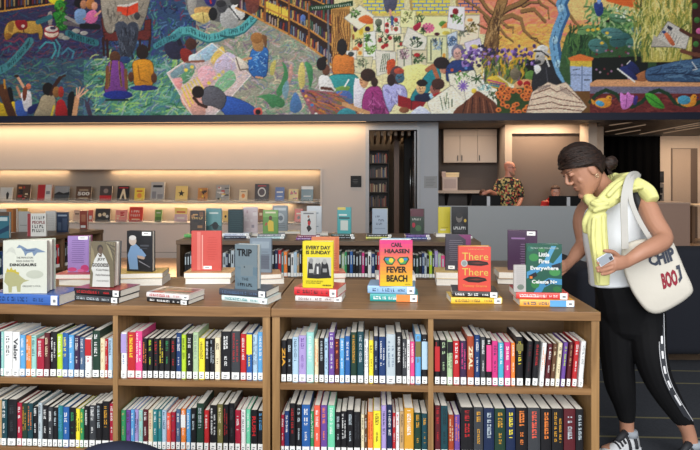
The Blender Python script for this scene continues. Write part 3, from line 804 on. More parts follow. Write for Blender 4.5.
JOY += [('p', [(.1, .0), (.12, .3), (.04, .4), (.16, .6), (.3, .74), (.45, .76), (.6, .66), (.78, .45), (.82, .2), (.84, 0)], (216, 216, 212)), ('e', .38, .84, .12, .09, (52, 42, 36)), ('e', .4, .8, .085, .08, (98, 76, 60)), ('p', [(.3, .74), (.38, .7), (.48, .75), (.45, .66), (.36, .66)], (92, 72, 58)),
        ('t', 'JOY', .28, .56, .62, .64, (58, 48, 40), .01), ('t', 'GODDESS', .06, .44, .76, .52, (58, 48, 40), .01), ('t', "A'Lelia Walker", .24, .35, .78, .4, (70, 60, 56)), ('t', 'Harlem Renaissance', .24, .24, .82, .29, (70, 60, 56)), ('t', "A'LELIA BUNDLES", .28, .12, .78, .15, (90, 84, 80))]
stand('face-out biography with a woman in a white dress, pages fanned open', 89.5, 114.5, 242.5, z, Y + .075, (120, 108, 84), JOY, back='black', th=.026, yaw=-4, op=24, tilt=3)
# the pair lying flat
z, Y = stack(172, 306, ZL, [('black flat book with white lettering below the red and white photo cover', 143, 191, .02, 0.129, 'black', 'white', 'spine', -16, .044), ('flat book with red and white photo cover lying uppermost of its pair', 143, 192, .024, 0.129, (214, 206, 204), 'red', 'spine', -14, .044, dict(top=[(0, 0, 1, 1, (206, 200, 198)), (.12, .14, .95, .9, (92, 84, 82)), (.2, .5, .5, .85, (60, 54, 54)), (.1, .02, .36, .3, (176, 40, 48)), (.55, .3, .9, .62, (44, 40, 40)), (.3, .38, .95, .5, (170, 50, 56))]))], G1)
# TRIP
z, Y = stack(248, 305.2, ZL, [('pale teal and white flat book at the bottom under the silver cover', 218, 270, .026, 0.138, (206, 220, 218), 'teal', 'spine', -18, .044), ('charcoal flat book directly under the silver cover', 216.5, 268, .03, 0.146, (56, 62, 74), 'slate-blue', 'spine', -14, .048)], G1)
stand('silver blue face-out book with a black title above the charcoal flat book', 234.5, 258, 244.5, z, Y + .05, (120, 136, 144), [('r', 0, 0, 1, .5, (104, 126, 140)), ('p', [(0, .5), (1, .3), (1, 0), (.6, 0), (0, .3)], (114, 134, 146)), ('r', .25, .3, .8, .55, (124, 138, 144)), ('t', 'TRIP', .08, .74, .76, .9, (20, 22, 26), .012), ('t', 'THE', .3, .2, .6, .26, (24, 26, 30)), ('e', .42, .5, .03, .02, (60, 66, 70))] + marks(.12, .07, .8, .14, (24, 26, 30), 7), th=.036, yaw=-14, op=0, back=(150, 166, 172))
# --- table by the woman
z, Y = stack(318, 304.2, ZTOP, [('maroon and white flat book at the bottom under the yellow cover', 295, 342, .024, 0.138, (206, 200, 198), 'maroon', 'spine', -4, .044), ('bright red flat book directly under the yellow cover', 293, 338, .036, 0.163, (196, 34, 44), 'black', 'spine', -12, .044)], G1)
SUN = [('r', 0, 0, 1, 1, (238, 218, 30)), ('r', .14, .24, .94, .66, (196, 196, 190)), ('p', [(.14, .24), (.18, .56), (.3, .62), (.36, .24)], (40, 40, 42)), ('e', .27, .58, .07, .06, (150, 150, 148)), ('p', [(.34, .24), (.4, .5), (.5, .6), (.6, .5), (.6, .24)], (70, 70, 72)), ('e', .49, .58, .07, .06, (186, 186, 182)), ('p', [(.58, .24), (.62, .55), (.74, .62), (.84, .5), (.9, .24)], (26, 26, 28)), ('e', .72, .57, .07, .06, (170, 170, 166)), ('r', .2, .32, .34, .4, (180, 180, 176)), ('r', .46, .3, .52, .46, (220, 220, 216)), ('r', .66, .34, .8, .42, (150, 150, 148)),
       ('p', [(.14, .24), (.5, .3), (.94, .26), (.94, .22), (.5, .2), (.14, .21)], (30, 30, 32)),
       ('t', 'EVERY DAY', .1, .83, .92, .91, (18, 18, 18), .008), ('t', 'IS SUNDAY', .1, .725, .92, .805, (18, 18, 18), .008), ('t', 'HOW THE NFL BECAME', .1, .13, .66, .16, (50, 48, 30)), ('t', 'A CULTURAL GIANT', .1, .09, .6, .12, (50, 48, 30)), ('t', 'KEN BELSON', .66, .045, .94, .075, (40, 38, 30), .006)]
stand('bright yellow face-out book with a black and white group photo', 303, 333, 241.5, z, Y + .05, (238, 218, 30), SUN, th=.028, yaw=-3, op=9, back=(238, 218, 30))
z, Y = stack(393, 304.2, ZTOP, [('teal and orange flat book at the bottom under the pink sunset cover', 370, 418, .034, 0.138, (42, 150, 148), 'white', 'spine', -3, .044, dict(split='orange')), ('pale blue flat book directly under the pink sunset cover', 367.5, 415, .034, 0.155, (140, 178, 214), 'navy', 'spine', -5, .050)], G1)
FEV = [('r', 0, i / 12, 1, (i + 1) / 12, tuple(int((1 - f) * a + f * b) for a, b in zip((246, 214, 40), (240, 140, 70))) if f < 1 else tuple(int((2 - f) * a + (f - 1) * b) for a, b in zip((240, 140, 70), (232, 52, 138)))) for i, f in ((i, 2 * (i + .5) / 12) for i in range(12))]
for s in (-1, 1):
    FEV += [('p', [(.5 + s * .02, .57), (.5 + s * .1, .63), (.5 + s * .36, .64), (.5 + s * .4, .58), (.5 + s * .3, .47), (.5 + s * .12, .46)], (30, 44, 40)), ('p', [(.5 + s * .04, .57), (.5 + s * .11, .615), (.5 + s * .34, .62), (.5 + s * .36, .58), (.5 + s * .28, .485), (.5 + s * .13, .48)], (72, 160, 90)), ('e', .5 + s * .16, .56, .07, .05, (240, 210, 60)), ('e', .5 + s * .28, .585, .06, .03, (60, 130, 200))]
FEV += [('t', 'CARL', .34, .85, .68, .945, (24, 18, 26), .01), ('t', 'HIAASEN', .14, .715, .9, .81, (24, 18, 26), .008), ('t', 'FEVER', .2, .295, .82, .43, (18, 16, 18), .012), ('t', 'BEACH', .2, .1, .84, .245, (18, 16, 18), .012), ('t', 'A NOVEL', .76, .03, .94, .055, (70, 40, 30))]
stand('pink to yellow face-out book with mirrored sunglasses on its cover', 380, 412.5, 240, z, Y + .05, (232, 90, 120), FEV, th=.03, yaw=2, op=9, back=(214, 222, 230))
z, Y = stack(474, 306.4, ZTOP, [('yellow and white flat book at the bottom under the coral feather cover', 451, 502.5, .028, 0.129, (234, 190, 60), 'brown', 'spine', 2, .044), ('black flat book directly under the coral feather cover', 452.5, 498, .026, 0.146, 'black', 'white', 'spine', -5, .044)], G1)
TH_ = [('r', 0, 0, 1, 1, (232, 84, 68)), ('p', [(.14, .63), (.3, .68), (.6, .69), (.9, .655), (.94, .6), (.7, .565), (.34, .575)], (40, 26, 24)), ('p', [(.34, .63), (.6, .65), (.86, .63), (.6, .61)], (110, 46, 38)), ('p', [(.12, .26), (.3, .32), (.6, .325), (.84, .29), (.88, .24), (.62, .19), (.3, .2)], (40, 26, 24)), ('p', [(.3, .26), (.55, .285), (.8, .262), (.55, .24)], (110, 46, 38)),
       ('e', .17, .62, .105, .078, (190, 194, 190)), ('e', .17, .62, .075, .055, (150, 156, 154))]
for a0, b0, a1, b1 in ((.1, .7, .92, .86), (.1, .35, .92, .51)): TH_.append(('t', 'There', a0, b0, a1, b1, (232, 204, 92)))
TH_ += [('t', 'Tommy Orange', .12, .08, .88, .145, (244, 150, 80), .004), ('t', 'a national bestseller', .3, .93, .8, .955, (244, 190, 120))]
stand('coral red face-out book with two dark feathers and yellow title', 459, 490.5, 246.5, z, Y + .05, (232, 84, 68), TH_, th=.026, yaw=-4, op=9, back=(230, 160, 60))
z, Y = stack(543, 309.4, ZTOP, [('orange yellow flat book at the bottom under the green town cover', 520, 574.5, .03, 0.129, (234, 170, 70), 'dark-blue', 'spine', -1, .044, dict(split='sky-blue')), ('red flat book directly under the green town cover', 516.5, 568, .03, 0.163, (206, 66, 60), 'white', 'spine', -3, .050)], G1)
LF_ = [('r', 0, 0, 1, 1, (36, 92, 74)), ('p', [(0, .42), (.25, .5), (.5, .66), (.75, .6), (1, .82), (1, .64), (.78, .5), (.52, .52), (.3, .4), (0, .28)], (74, 150, 196)), ('p', [(.5, .66), (.62, .84), (.7, .96), (.84, .96), (.7, .76), (.62, .6)], (92, 166, 206)), ('p', [(.2, 0), (.36, .18), (.62, .3), (1, .28), (1, .16), (.7, .18), (.5, .1), (.42, 0)], (66, 140, 186)), ('e', .2, .72, .14, .08, (58, 140, 74)), ('e', .8, .42, .16, .08, (70, 150, 80)), ('e', .24, .16, .12, .08, (56, 130, 70)), ('e', .86, .07, .12, .06, (48, 116, 64)), ('e', .42, .88, .1, .05, (54, 126, 72)), ('p', [(.04, .34), (.26, .42), (.3, .34), (.1, .26)], (34, 34, 40)), ('r', .08, .28, .16, .33, (232, 130, 50)), ('p', [(.7, .56), (.95, .62), (.98, .5), (.76, .46)], (40, 46, 58)), ('p', [(.5, .22), (.64, .28), (.68, .2), (.54, .14)], (44, 50, 60)), ('e', .1, .9, .1, .06, (40, 110, 90)),
       ('t', 'THE NEW YORK TIMES BESTSELLER', .1, .9, .9, .93, (206, 222, 214)), ('t', 'Little', .34, .74, .64, .83, (240, 244, 240), .008), ('t', 'Fires', .34, .6, .64, .69, (240, 244, 240), .008), ('t', 'Everywhere', .1, .44, .9, .545, (240, 244, 240), .006), ('t', 'Celeste Ng', .14, .16, .86, .26, (240, 244, 240), .006)]
stand('face-out book with green and blue town cover beside the reaching hand', 527, 561.5, 244, z, Y + .05, (36, 92, 74), LF_, th=.022, yaw=-3, op=8, back=(40, 96, 90))
stand('pale narrow book edge leaning open next to the green town cover', 514.5, 526.5, 265, z, Y + .055, (206, 200, 196), lines(.1, .9, .9, 9, .075, (150, 146, 146)) + [('e', .5, .18, .3, .1, (130, 140, 130))], th=.012, yaw=6, op=0)

# --- back row of the front tables
G2 = 'flat books under the face-out books, back row of the front tables'
z, Y = stack(80, 285.3, ZL, [('white paged flat book at the bottom under the lavender cover', 57, 96, .034, .16, 'cream', None, 'pages', -6, -.02, dict(sticker=False)), ('red edged flat book directly under the lavender cover', 55, 92, .026, .16, (196, 60, 70), None, 'pages', 4, -.02, dict(sticker=False))], G2)
stand('lavender book turned back cover out with pink flowers below', 68.5, 88.5, 236, z, Y + .04, (164, 132, 196), [('r', 0, 0, 1, 1, (164, 132, 196)), ('e', .2, .07, .22, .06, (206, 60, 120)), ('e', .8, .1, .2, .1, (196, 50, 116)), ('e', .6, .04, .16, .04, (216, 96, 150))] + lines(.15, .85, .88, 12, .055, (112, 84, 146)), th=.022, yaw=4, op=14, sticker=(.5, .9, .95, .99), back=(140, 50, 100))
z, Y = stack(140, 285.6, ZL, [('cream paged flat book at the bottom under the man in blue shirt cover', 104, 161, .036, .16, 'white', None, 'pages', 6, -.01, dict(sticker=False)), ('flat book with yellow and red edges under the man in blue shirt cover', 104, 161, .028, .17, (206, 170, 70), None, 'pages', 10, -.01, dict(sticker=False))], G2)
BIO = [('r', 0, 0, 1, 1, (34, 36, 40)), ('p', [(.1, .05), (.02, .4), (.14, .62), (.34, .68), (.56, .56), (.76, .4), (.6, .3), (.4, .36), (.44, .05)], (130, 164, 204)), ('e', .22, .76, .15, .12, (206, 188, 176)), ('e', .22, .83, .14, .06, (222, 220, 216)), ('p', [(.4, .4), (.62, .38), (.72, .34), (.66, .3), (.42, .33)], (196, 168, 148)), ('p', [(.46, .28), (.9, .12), (.92, .1), (.48, .24)], (150, 150, 156)), ('r', .52, .62, .86, .66, (80, 84, 92)), ('r', .5, .56, .8, .585, (70, 74, 82))]
stand('black biography with a white haired man in a pale blue shirt', 126.5, 153, 231, z, Y + .04, 'black', BIO, th=.03, yaw=-6, op=0, sticker=(.6, .89, .95, .98))
z, Y = stack(208, 283.8, ZL, [('white paged flat book at the bottom under the glossy red cover', 185.5, 230, .03, .16, 'white', None, 'pages', 4, -.01, dict(sticker=False)), ('white paged flat book directly under the glossy red cover', 184, 231, .03, .17, (196, 150, 90), None, 'pages', 3, -.012, dict(sticker=False))], G2)
stand('glossy salmon red book turned back cover out with two white stickers', 192, 221, 231, z, Y + .04, (216, 84, 74), [('r', .0, .0, 1, 1, (218, 84, 74)), ('r', .18, .02, .3, .98, (232, 128, 116)), ('r', .34, .04, .38, .9, (238, 170, 160))] + lines(.5, .9, .84, 10, .06, (200, 66, 58)), th=.02, yaw=2, op=0, sticker=(.4, .04, .68, .12))  # two pale upright streaks paint gloss highlights onto the cover
z, Y = stack(274, 284.2, ZL, [('white edged flat book at the bottom behind the silver cover', 246, 284, .026, .15, 'white', None, 'pages', 12, -.01, dict(sticker=False)), ('flat book with brown spine edge behind the silver cover', 246, 281, .026, .15, (168, 120, 76), None, 'pages', 14, -.01, dict(sticker=False))], G2)
stand('grey blue book standing half hidden behind the silver cover', 250, 271.5, 238, z, Y + .04, (128, 142, 156), [('r', .5, .1, .9, .5, (96, 104, 118)), ('r', .1, .7, .9, .9, (150, 164, 176))] + lines(.5, .95, .6, 6, .07, (84, 92, 104)), th=.02, yaw=-4, op=0)
z, Y = stack(334, 285, ZTOP, [('white paged flat book at the bottom behind the yellow cover', 312, 345.5, .034, .15, 'cream', None, 'pages', 12, -.01, dict(sticker=False)), ('red edged flat book behind the yellow cover', 312, 346, .028, .15, (196, 70, 60), None, 'pages', 10, -.01, dict(sticker=False))], G2)
stand('orange book standing half hidden behind the yellow cover', 312, 339, 237, z, Y + .04, (224, 136, 92), [('r', .86, .02, .98, .98, (206, 112, 74))] + lines(.72, .95, .6, 8, .07, (160, 84, 60)), th=.02, yaw=4, op=0)
z, Y = stack(396, 281, ZTOP, [('white paged flat book behind the pink sunset cover', 376, 416, .034, .15, 'white', None, 'pages', 2, 0, dict(sticker=False))], G2)
stand('pale blue book standing almost hidden behind the pink sunset cover', 382, 410, 238.4, z, Y + .04, (150, 190, 214), [('r', .0, .9, 1, .99, (232, 236, 238))], th=.02, yaw=-2, op=0)
z, Y = stack(455, 285.6, ZTOP, [('white paged flat book at the bottom under the grey and plum back cover', 436.5, 478, .034, .16, 'white', None, 'pages', -4, -.01, dict(sticker=False)), ('cream paged flat book directly under the grey and plum back cover', 436, 476, .036, .16, (216, 180, 96), None, 'pages', -3, -.01, dict(sticker=False))], G2)
stand('dark grey and plum book turned back cover out with white stickers', 446, 470.5, 234.5, z, Y + .04, (66, 60, 72), [('r', .8, 0, 1, 1, (128, 52, 104)), ('p', [(.5, 1), (.8, .86), (.8, 1)], (128, 52, 104))] + lines(.1, .72, .84, 11, .055, (132, 124, 136)), th=.022, yaw=-8, op=0, sticker=(.1, .04, .36, .13))
z, Y = stack(516, 284.6, ZTOP, [('black edged flat book at the bottom under the deep purple back cover', 498, 538, .03, .16, 'dark-grey', None, 'pages', -10, -.01, dict(sticker=False)), ('pale flat book directly under the deep purple back cover', 499, 540, .036, .16, (196, 160, 120), None, 'pages', -3, -.01, dict(sticker=False))], G2)
stand('deep purple book turned back cover out behind the green town cover', 508.5, 536, 230.5, z, Y + .04, (70, 44, 74), [('r', 0, 0, 1, 1, (72, 44, 76)), ('r', .12, .78, .6, .82, (150, 110, 160))] + lines(.4, .92, .66, 9, .06, (150, 126, 156)), th=.034, yaw=-10, op=4, hinge=1, sticker=(.66, .88, .95, .98))
# --- second row case: face-out books on its top
def blocks(seed, cols, n=7):
    r = random.Random(seed); o = []
    for i in range(n):
        a, b_ = r.uniform(.05, .7), r.uniform(.05, .8); o.append(('r', a, b_, min(.97, a + r.uniform(.1, .4)), min(.97, b_ + r.uniform(.04, .16)), r.choice(cols)))
    return o
G3 = 'face-out books of the second row'; G4 = 'flat books under the face-out books, second row'
def two(u, vb, specs, z=ZTOP): return stack(u, vb, z, specs, G4)
def small(lab, u0, u1, th, col, ink, face='spine', yaw=0, dy=0, **k): return (lab, u0, u1, th, .14, col, ink, face, yaw, dy, dict(sticker=face == 'spine', **k))
z, Y = two(194, 237.4, [small('green spined flat book near the corner of the second row case', 184, 206, .028, (84, 170, 84), 'black')])
stand('dark brown face-out book with gold library shelves, second row', 190.5, 204.5, 210.5, z, Y + .04, (52, 38, 30), blocks(1, [(150, 104, 60), (112, 70, 40), (186, 140, 80), (30, 24, 22)], 12) + marks(.12, .62, .9, .71, (196, 160, 90), 6), th=.02, yaw=3)
z, Y = two(213, 236.6, [small('pale edged flat book under the teal seascape cover, second row', 204, 226, .024, 'white', None, 'pages')])
stand('teal seascape face-out book, second row', 206, 221.5, 208.3, z, Y + .06, (108, 158, 160), [('r', 0, 0, 1, .3, (70, 104, 106)), ('p', [(.2, .3), (.5, .42), (.8, .34), (.9, .3)], (60, 64, 66)), ('e', .6, .3, .2, .16, (36, 44, 48)), ('r', .2, .78, .8, .84, (216, 226, 222))], th=.022, yaw=-4)
z, Y = two(236, 238.6, [small('navy flat book under the dark teal cover, second row', 224, 250, .022, 'navy', 'silver', yaw=8), small('pale blue lettered flat book under the dark teal cover, second row', 223, 249, .026, (206, 212, 220), 'blue')])
stand('dark teal face-out book with fine lines, second row', 228, 243, 209.3, z, Y + .04, (34, 60, 66), lines(.1, .9, .9, 9, .09, (60, 92, 94)), th=.022, yaw=-6)
z, Y = two(250, 236.2, [small('white edged flat book under the pale pink cover, second row', 240, 262, .024, 'white', None, 'pages')])
stand('pale pink and white face-out book, second row', 243.5, 257.5, 207, z, Y + .07, (214, 198, 200), blocks(4, [(226, 216, 216), (190, 160, 166), (160, 150, 160)], 8), th=.02, yaw=4)
z, Y = two(271, 238.9, [small('pale teal flat book at the bottom under the green figure cover', 257, 284, .02, (176, 204, 206), 'teal', yaw=4), small('grey flat book directly under the green figure cover', 258, 285, .022, (120, 126, 134), 'white', yaw=10)])
stand('green face-out book with a yellow dressed figure, second row', 263, 278, 210, z, Y + .04, (104, 152, 76), [('r', 0, .7, 1, 1, (130, 176, 96)), ('p', [(.35, .1), (.3, .45), (.45, .6), (.7, .5), (.72, .1)], (220, 190, 70)), ('e', .5, .66, .12, .1, (96, 60, 44)), ('p', [(.3, .4), (.1, .3), (.2, .5)], (190, 70, 70)), ('r', .15, .86, .85, .93, (232, 226, 190))], th=.02, yaw=-4)
z, Y = two(282, 233.9, [small('white paged flat book under the grey sketch cover, second row', 274, 300, .026, 'cream', None, 'pages', yaw=6)])
stand('grey sketch face-out book behind the green figure cover', 272.5, 287.5, 205.3, z, Y + .03, (150, 160, 166), [('e', .5, .5, .3, .2, (190, 198, 202)), ('e', .55, .5, .16, .1, (112, 122, 130)), ('r', .1, .8, .9, .9, (206, 212, 214))] + lines(.1, .9, .3, 3, .08, (96, 104, 112)), th=.024, yaw=-8)
z, Y = two(309, 239.9, [small('purple flat book at the bottom under the vase cover', 296, 321, .018, (120, 66, 140), 'white', yaw=2), small('maroon flat book directly under the vase cover', 297, 320, .02, (126, 44, 76), 'white', yaw=6)])
stand('white face-out book with a red and black dancing figure', 301, 316, 211.3, z, Y + .04, (206, 206, 204), [('p', [(.5, .12), (.36, .3), (.5, .44), (.42, .6), (.56, .72), (.66, .56), (.58, .42), (.72, .26)], (40, 34, 36)), ('e', .54, .5, .1, .1, (186, 40, 44)), ('e', .5, .78, .07, .06, (140, 96, 76)), ('r', .15, .88, .85, .94, (120, 120, 122))], th=.022, yaw=-3)
z, Y = two(316, 235.6, [small('white edged flat book behind the vase stack, second row', 308, 328, .026, 'white', None, 'pages', yaw=4)])
stand('plain white book behind the dancing figure cover', 307, 321.5, 206, z, Y + .06, (214, 220, 224), [('r', .2, .2, .8, .24, (150, 160, 170)), ('r', .2, .7, .8, .76, (160, 170, 178))], th=.024, yaw=-6)
z, Y = two(344, 239.0, [small('black flat book at the bottom under the aqua cover', 331, 355, .022, 'black', 'silver', yaw=3), small('dark green flat book directly under the aqua cover', 331, 354, .022, 'dark-green', 'silver', yaw=-2)])
stand('aqua face-out book with pale panel and yellow top', 337.5, 351, 207.3, z, Y + .04, (72, 166, 168), [('r', .22, .12, .78, .5, (206, 214, 206)), ('r', .1, .56, .9, .62, (30, 70, 74)), ('r', .1, .68, .7, .74, (220, 232, 228)), ('r', 0, .9, .6, 1, (222, 196, 90))], th=.024, yaw=-7, op=3)
z, Y = two(380, 239.0, [small('yellow and blue flat book at the bottom under the pale blue cover', 366, 391, .018, (206, 206, 90), 'blue', yaw=2), small('black flat book directly under the pale blue cover', 367, 392, .022, 'black', 'white', yaw=4)])
stand('pale blue grey face-out book with a script title', 372.5, 387.5, 208.5, z, Y + .04, (160, 174, 190), marks(.2, .64, .5, .72, (70, 80, 100), 3) + marks(.4, .5, .8, .58, (70, 80, 100), 4, 5) + marks(.25, .36, .7, .44, (70, 80, 100), 5, 7) + [('r', .15, .2, .85, .23, (130, 144, 160))], th=.024, yaw=-6, op=4, back=(220, 190, 60))
z, Y = two(418, 239.6, [small('blue flat book at the bottom under the dark botanical cover', 406, 431, .02, (66, 88, 150), 'white', yaw=3), small('purple flat book directly under the dark botanical cover', 406, 430, .022, (92, 60, 130), 'lavender', yaw=5)])
stand('dark green and maroon face-out book with white pages showing', 410.5, 423.5, 208.8, z, Y + .04, (46, 64, 52), [('r', 0, .7, 1, 1, (92, 34, 50)), ('e', .25, .36, .12, .1, (176, 40, 60)), ('e', .6, .24, .22, .12, (74, 110, 72))] + marks(.15, .55, .85, .63, (206, 206, 196), 6, 9), th=.036, yaw=-16)
z, Y = two(452, 236.9, [small('white edged flat book under the plain yellow cover', 436, 461, .03, 'white', None, 'pages', yaw=3)])
stand('plain yellow book beside the black portrait cover, second row', 438.5, 450.5, 207, z, Y + .05, (228, 210, 70), [('r', .2, .2, .8, .23, (190, 170, 50)), ('r', .15, .1, .6, .16, (236, 230, 190))], th=.02, yaw=3)
z, Y = two(462, 238.6, [small('black flat book under the portrait cover, second row', 451.5, 473, .024, 'black', 'silver', yaw=3)])
stand('black face-out portrait book with white title, second row', 452, 468, 206.8, z, Y + .03, 'black', [('e', .45, .62, .2, .17, (120, 112, 106)), ('e', .45, .7, .19, .1, (40, 38, 38)), ('p', [(.1, .1), (.2, .4), (.45, .46), (.7, .4), (.85, .1)], (54, 54, 58)), ('e', .82, .52, .08, .06, (206, 170, 60))] + marks(.1, .21, .92, .31, (216, 216, 214), 7, 11), th=.022, yaw=-2)

# --- end-on case: books standing on its top
def onF(lab, u0, u1, vt, vb, col, art=(), **k):
    Yf = Yat((u0 + u1) / 2, vb, ZTOP + .0005); return stand(lab, u0, u1, vt, ZTOP + .0005, Yf, col, art, **k)
onF('teal river face-out book at the picture edge', -6, 9, 212, 238.2, (54, 110, 128), [('p', [(0, .2), (1, .5), (1, .3), (0, .05)], (34, 66, 92)), ('r', .1, .66, .9, .8, (190, 206, 206)), ('r', 0, .85, 1, 1, (96, 76, 60))], th=.03)
onF('orange brown book behind the teal river cover', 6, 16.5, 208.6, 232, (170, 108, 56), [('r', .7, 0, 1, 1, (130, 78, 40))], th=.03, yaw=-8)
PE = [('r', 0, 0, .18, 1, (150, 40, 48)), ('t', 'PEOPLE', .26, .54, .95, .68, (130, 60, 60), .01)] + marks(.26, .74, .95, .88, (60, 56, 56), 6, 2) + marks(.26, .36, .9, .5, (60, 56, 56), 5, 4) + marks(.26, .18, .95, .32, (60, 56, 56), 6, 6)
onF('white face-out book with red spine and handwritten black title', 28, 45.5, 213.5, 236.2, (220, 218, 212), PE, th=.022, yaw=6)
onF('grey blank book behind the red spined white cover', 18, 29, 211.5, 231.8, (168, 168, 164), [('r', .2, .3, .8, .34, (130, 130, 128))], th=.02, yaw=4)
onF('white book back cover beside the navy cover on the end-on case', 45.8, 55.5, 211, 230.6, (196, 194, 190), lines(.1, .9, .8, 7, .09, (150, 148, 146)), th=.022, yaw=4)
onF('navy face-out book with grey buildings on the end-on case', 57, 67.8, 212.3, 232.4, (44, 56, 82), [('r', .1, .1, .4, .5, (84, 98, 120)), ('r', .5, .1, .9, .7, (70, 84, 108)), ('r', .1, .8, .9, .88, (150, 160, 176))], th=.022, yaw=4)
onF('narrow rust red book with white spine sticker on the end-on case', 80, 87, 211, 228.9, (140, 62, 50), [('r', .1, .06, .8, .2, (226, 226, 222)), ('r', .2, .4, .8, .8, (170, 110, 84))], th=.03)

# --- the lit niche: face-out books leaning on two ledges
G5 = 'face-out books on the upper wall ledge'; G6 = 'face-out books on the lower wall ledge'
WH, BK, RD, YL_, OR, GY, TL, PK, GR, BR, CR = (214, 210, 202), (34, 32, 34), (180, 44, 46), (230, 200, 70), (226, 140, 70), (130, 130, 134), (40, 84, 92), (222, 140, 130), (110, 150, 70), (92, 66, 48), (222, 204, 168)
UPN = [(-1, 12, 187.5, WH, 'white book with a small dark figure, first on the upper wall ledge', [('p', [(.55, .1), (.5, .5), (.62, .7), (.75, .5), (.7, .1)], BK)]),
 (15.5, 30, 184.5, BR, 'book with busy red and brown crowd cover on the upper wall ledge', blocks(21, [RD, BK, OR, CR], 12)),
 (36.5, 51, 184.7, RD, 'red and white two-tone book on the upper wall ledge', [('r', .55, 0, 1, 1, WH), ('r', .62, .4, .9, .6, GY)]),
 (53.5, 69, 186, (70, 72, 76), 'grey landscape photo book on the upper wall ledge', [('r', .0, .45, 1, .98, (150, 150, 150)), ('p', [(0, .45), (.3, .62), (.6, .5), (1, .6), (1, .4), (0, .4)], BK)]),
 (75, 91, 186.4, BR, 'brown book with large white number on the upper wall ledge', [('t', '500', .12, .36, .9, .62, WH, .02), ('r', .2, .16, .8, .2, CR), ('r', .2, .72, .8, .76, CR)]),
 (99, 111.5, 186, (70, 62, 60), 'dark photo book with a red lower band on the upper wall ledge', [('r', 0, 0, 1, .36, RD), ('e', .5, .66, .2, .16, (150, 130, 120))]),
 (116.5, 129, 186, BK, 'black and cream book with a big letter shape on the upper wall ledge', [('p', [(.2, .1), (.45, .8), (.6, .8), (.8, .1), (.66, .1), (.5, .5), (.34, .1)], CR), ('r', .1, .84, .9, .92, RD)]),
 (134, 144, 188, YL_, 'small yellow orange book on the upper wall ledge', [('e', .5, .4, .25, .2, OR), ('r', .2, .7, .8, .8, RD)]),
 (150, 164, 182.2, (170, 170, 168), 'tall grey skyline book on the upper wall ledge', [('r', .1, .1, .4, .5, GY), ('r', .5, .1, .9, .35, GY), ('r', .15, .72, .85, .84, BK)]),
 (175, 187, 186, (224, 196, 120), 'pale yellow book with a black star on the upper wall ledge', [('p', [(.5 + (.3 if k % 2 == 0 else .12) * math.sin(k * PI / 5), .5 + (.24 if k % 2 == 0 else .1) * math.cos(k * PI / 5)) for k in range(10)], BK)]),
 (197.5, 207, 188, (190, 130, 70), 'amber and brown patterned book on the upper wall ledge', blocks(22, [BR, BK, YL_], 8)),
 (215.5, 229, 185, (150, 150, 146), 'grey collage book with red and yellow patches, upper wall ledge', blocks(23, [RD, YL_, BK, WH], 14)),
 (239, 247, 189.6, CR, 'small cream book with an orange motif on the upper wall ledge', [('e', .5, .45, .22, .2, OR), ('r', .2, .78, .8, .84, BR)]),
 (254.5, 268.5, 184, (54, 44, 42), 'dark brown book with a round white medallion, upper wall ledge', [('e', .5, .52, .3, .28, WH), ('e', .5, .52, .22, .2, (70, 56, 60)), ('r', .2, .86, .8, .92, RD)]),
 (275, 284, 187.4, (70, 100, 160), 'blue book on the upper wall ledge', [('r', .15, .6, .85, .7, WH), ('r', .2, .3, .8, .36, WH)]),
 (288.5, 298, 189, (206, 178, 96), 'small yellow book with dark spots on the upper wall ledge', blocks(24, [BK, BR, RD], 9)),
 (301, 313, 186.4, TL, 'dark teal book with white top, last on the upper wall ledge', [('r', 0, .8, 1, 1, WH), ('r', .2, .3, .8, .36, WH)])]
LON = [(-2, 11, 209, WH, 'white book, first on the lower wall ledge', [('r', .2, .6, .8, .7, RD)]), (14.5, 27, 208.2, (220, 180, 90), 'yellow and red book on the lower wall ledge', blocks(31, [RD, CR, OR], 8)),
 (73, 80, 210, (200, 170, 150), 'small beige book beside the rust red spine, lower wall ledge', [('r', .2, .6, .8, .7, BR)]), (87.8, 92.5, 210, (196, 90, 80), 'narrow red and white book on the lower wall ledge', [('r', .2, .2, .8, .5, WH)]),
 (94.5, 110, 208.6, (60, 56, 56), 'dark group photo book on the lower wall ledge', [('e', .3, .5, .12, .14, CR), ('e', .6, .55, .12, .14, CR), ('r', 0, .0, 1, .2, BK), ('e', .8, .4, .1, .12, WH)]),
 (115, 127, 210.3, PK, 'salmon and red book on the lower wall ledge', blocks(32, [RD, CR, OR], 9)), (128.5, 142.5, 207, (200, 60, 46), 'bright red book with white lettering on the lower wall ledge', marks(.15, .62, .85, .76, WH, 4, 3) + marks(.12, .36, .88, .52, WH, 5, 8) + [('r', .2, .14, .8, .2, CR)]),
 (154.5, 161.5, 209.8, (120, 160, 80), 'small green book on the lower wall ledge', [('r', 0, 0, 1, .4, (80, 120, 60)), ('r', .2, .7, .8, .78, WH)]), (174, 187, 208, (196, 170, 180), 'mauve book with yellow upper half on the lower wall ledge', [('r', 0, .55, 1, 1, (226, 206, 120)), ('r', .15, .65, .85, .75, RD), ('r', .2, .2, .8, .34, WH)]),
 (222.5, 228, 211, (226, 196, 120), 'narrow yellow book peeping past the dark teal cover, lower ledge', [('e', .5, .5, .2, .12, BK)]), (258, 263, 209, (150, 96, 60), 'narrow amber book peeping past the green figure cover, lower ledge', [('r', .2, .5, .8, .7, CR)]),
 (294.5, 302.5, 209, (206, 80, 56), 'orange red book beside the dancing figure cover, lower ledge', [('r', .2, .6, .8, .7, CR), ('e', .5, .35, .2, .14, BR)])]
for rows, z, g in ((UPN, zl, G5), (LON, zl2, G6)):
    for i, (u0, u1, vt, c, lab, art) in enumerate(rows):
        stand(lab, u0, u1, vt, z + .001, YW + .1, c, art, th=.02 + .004 * (i % 3), yaw=-5, tilt=7, group=g)
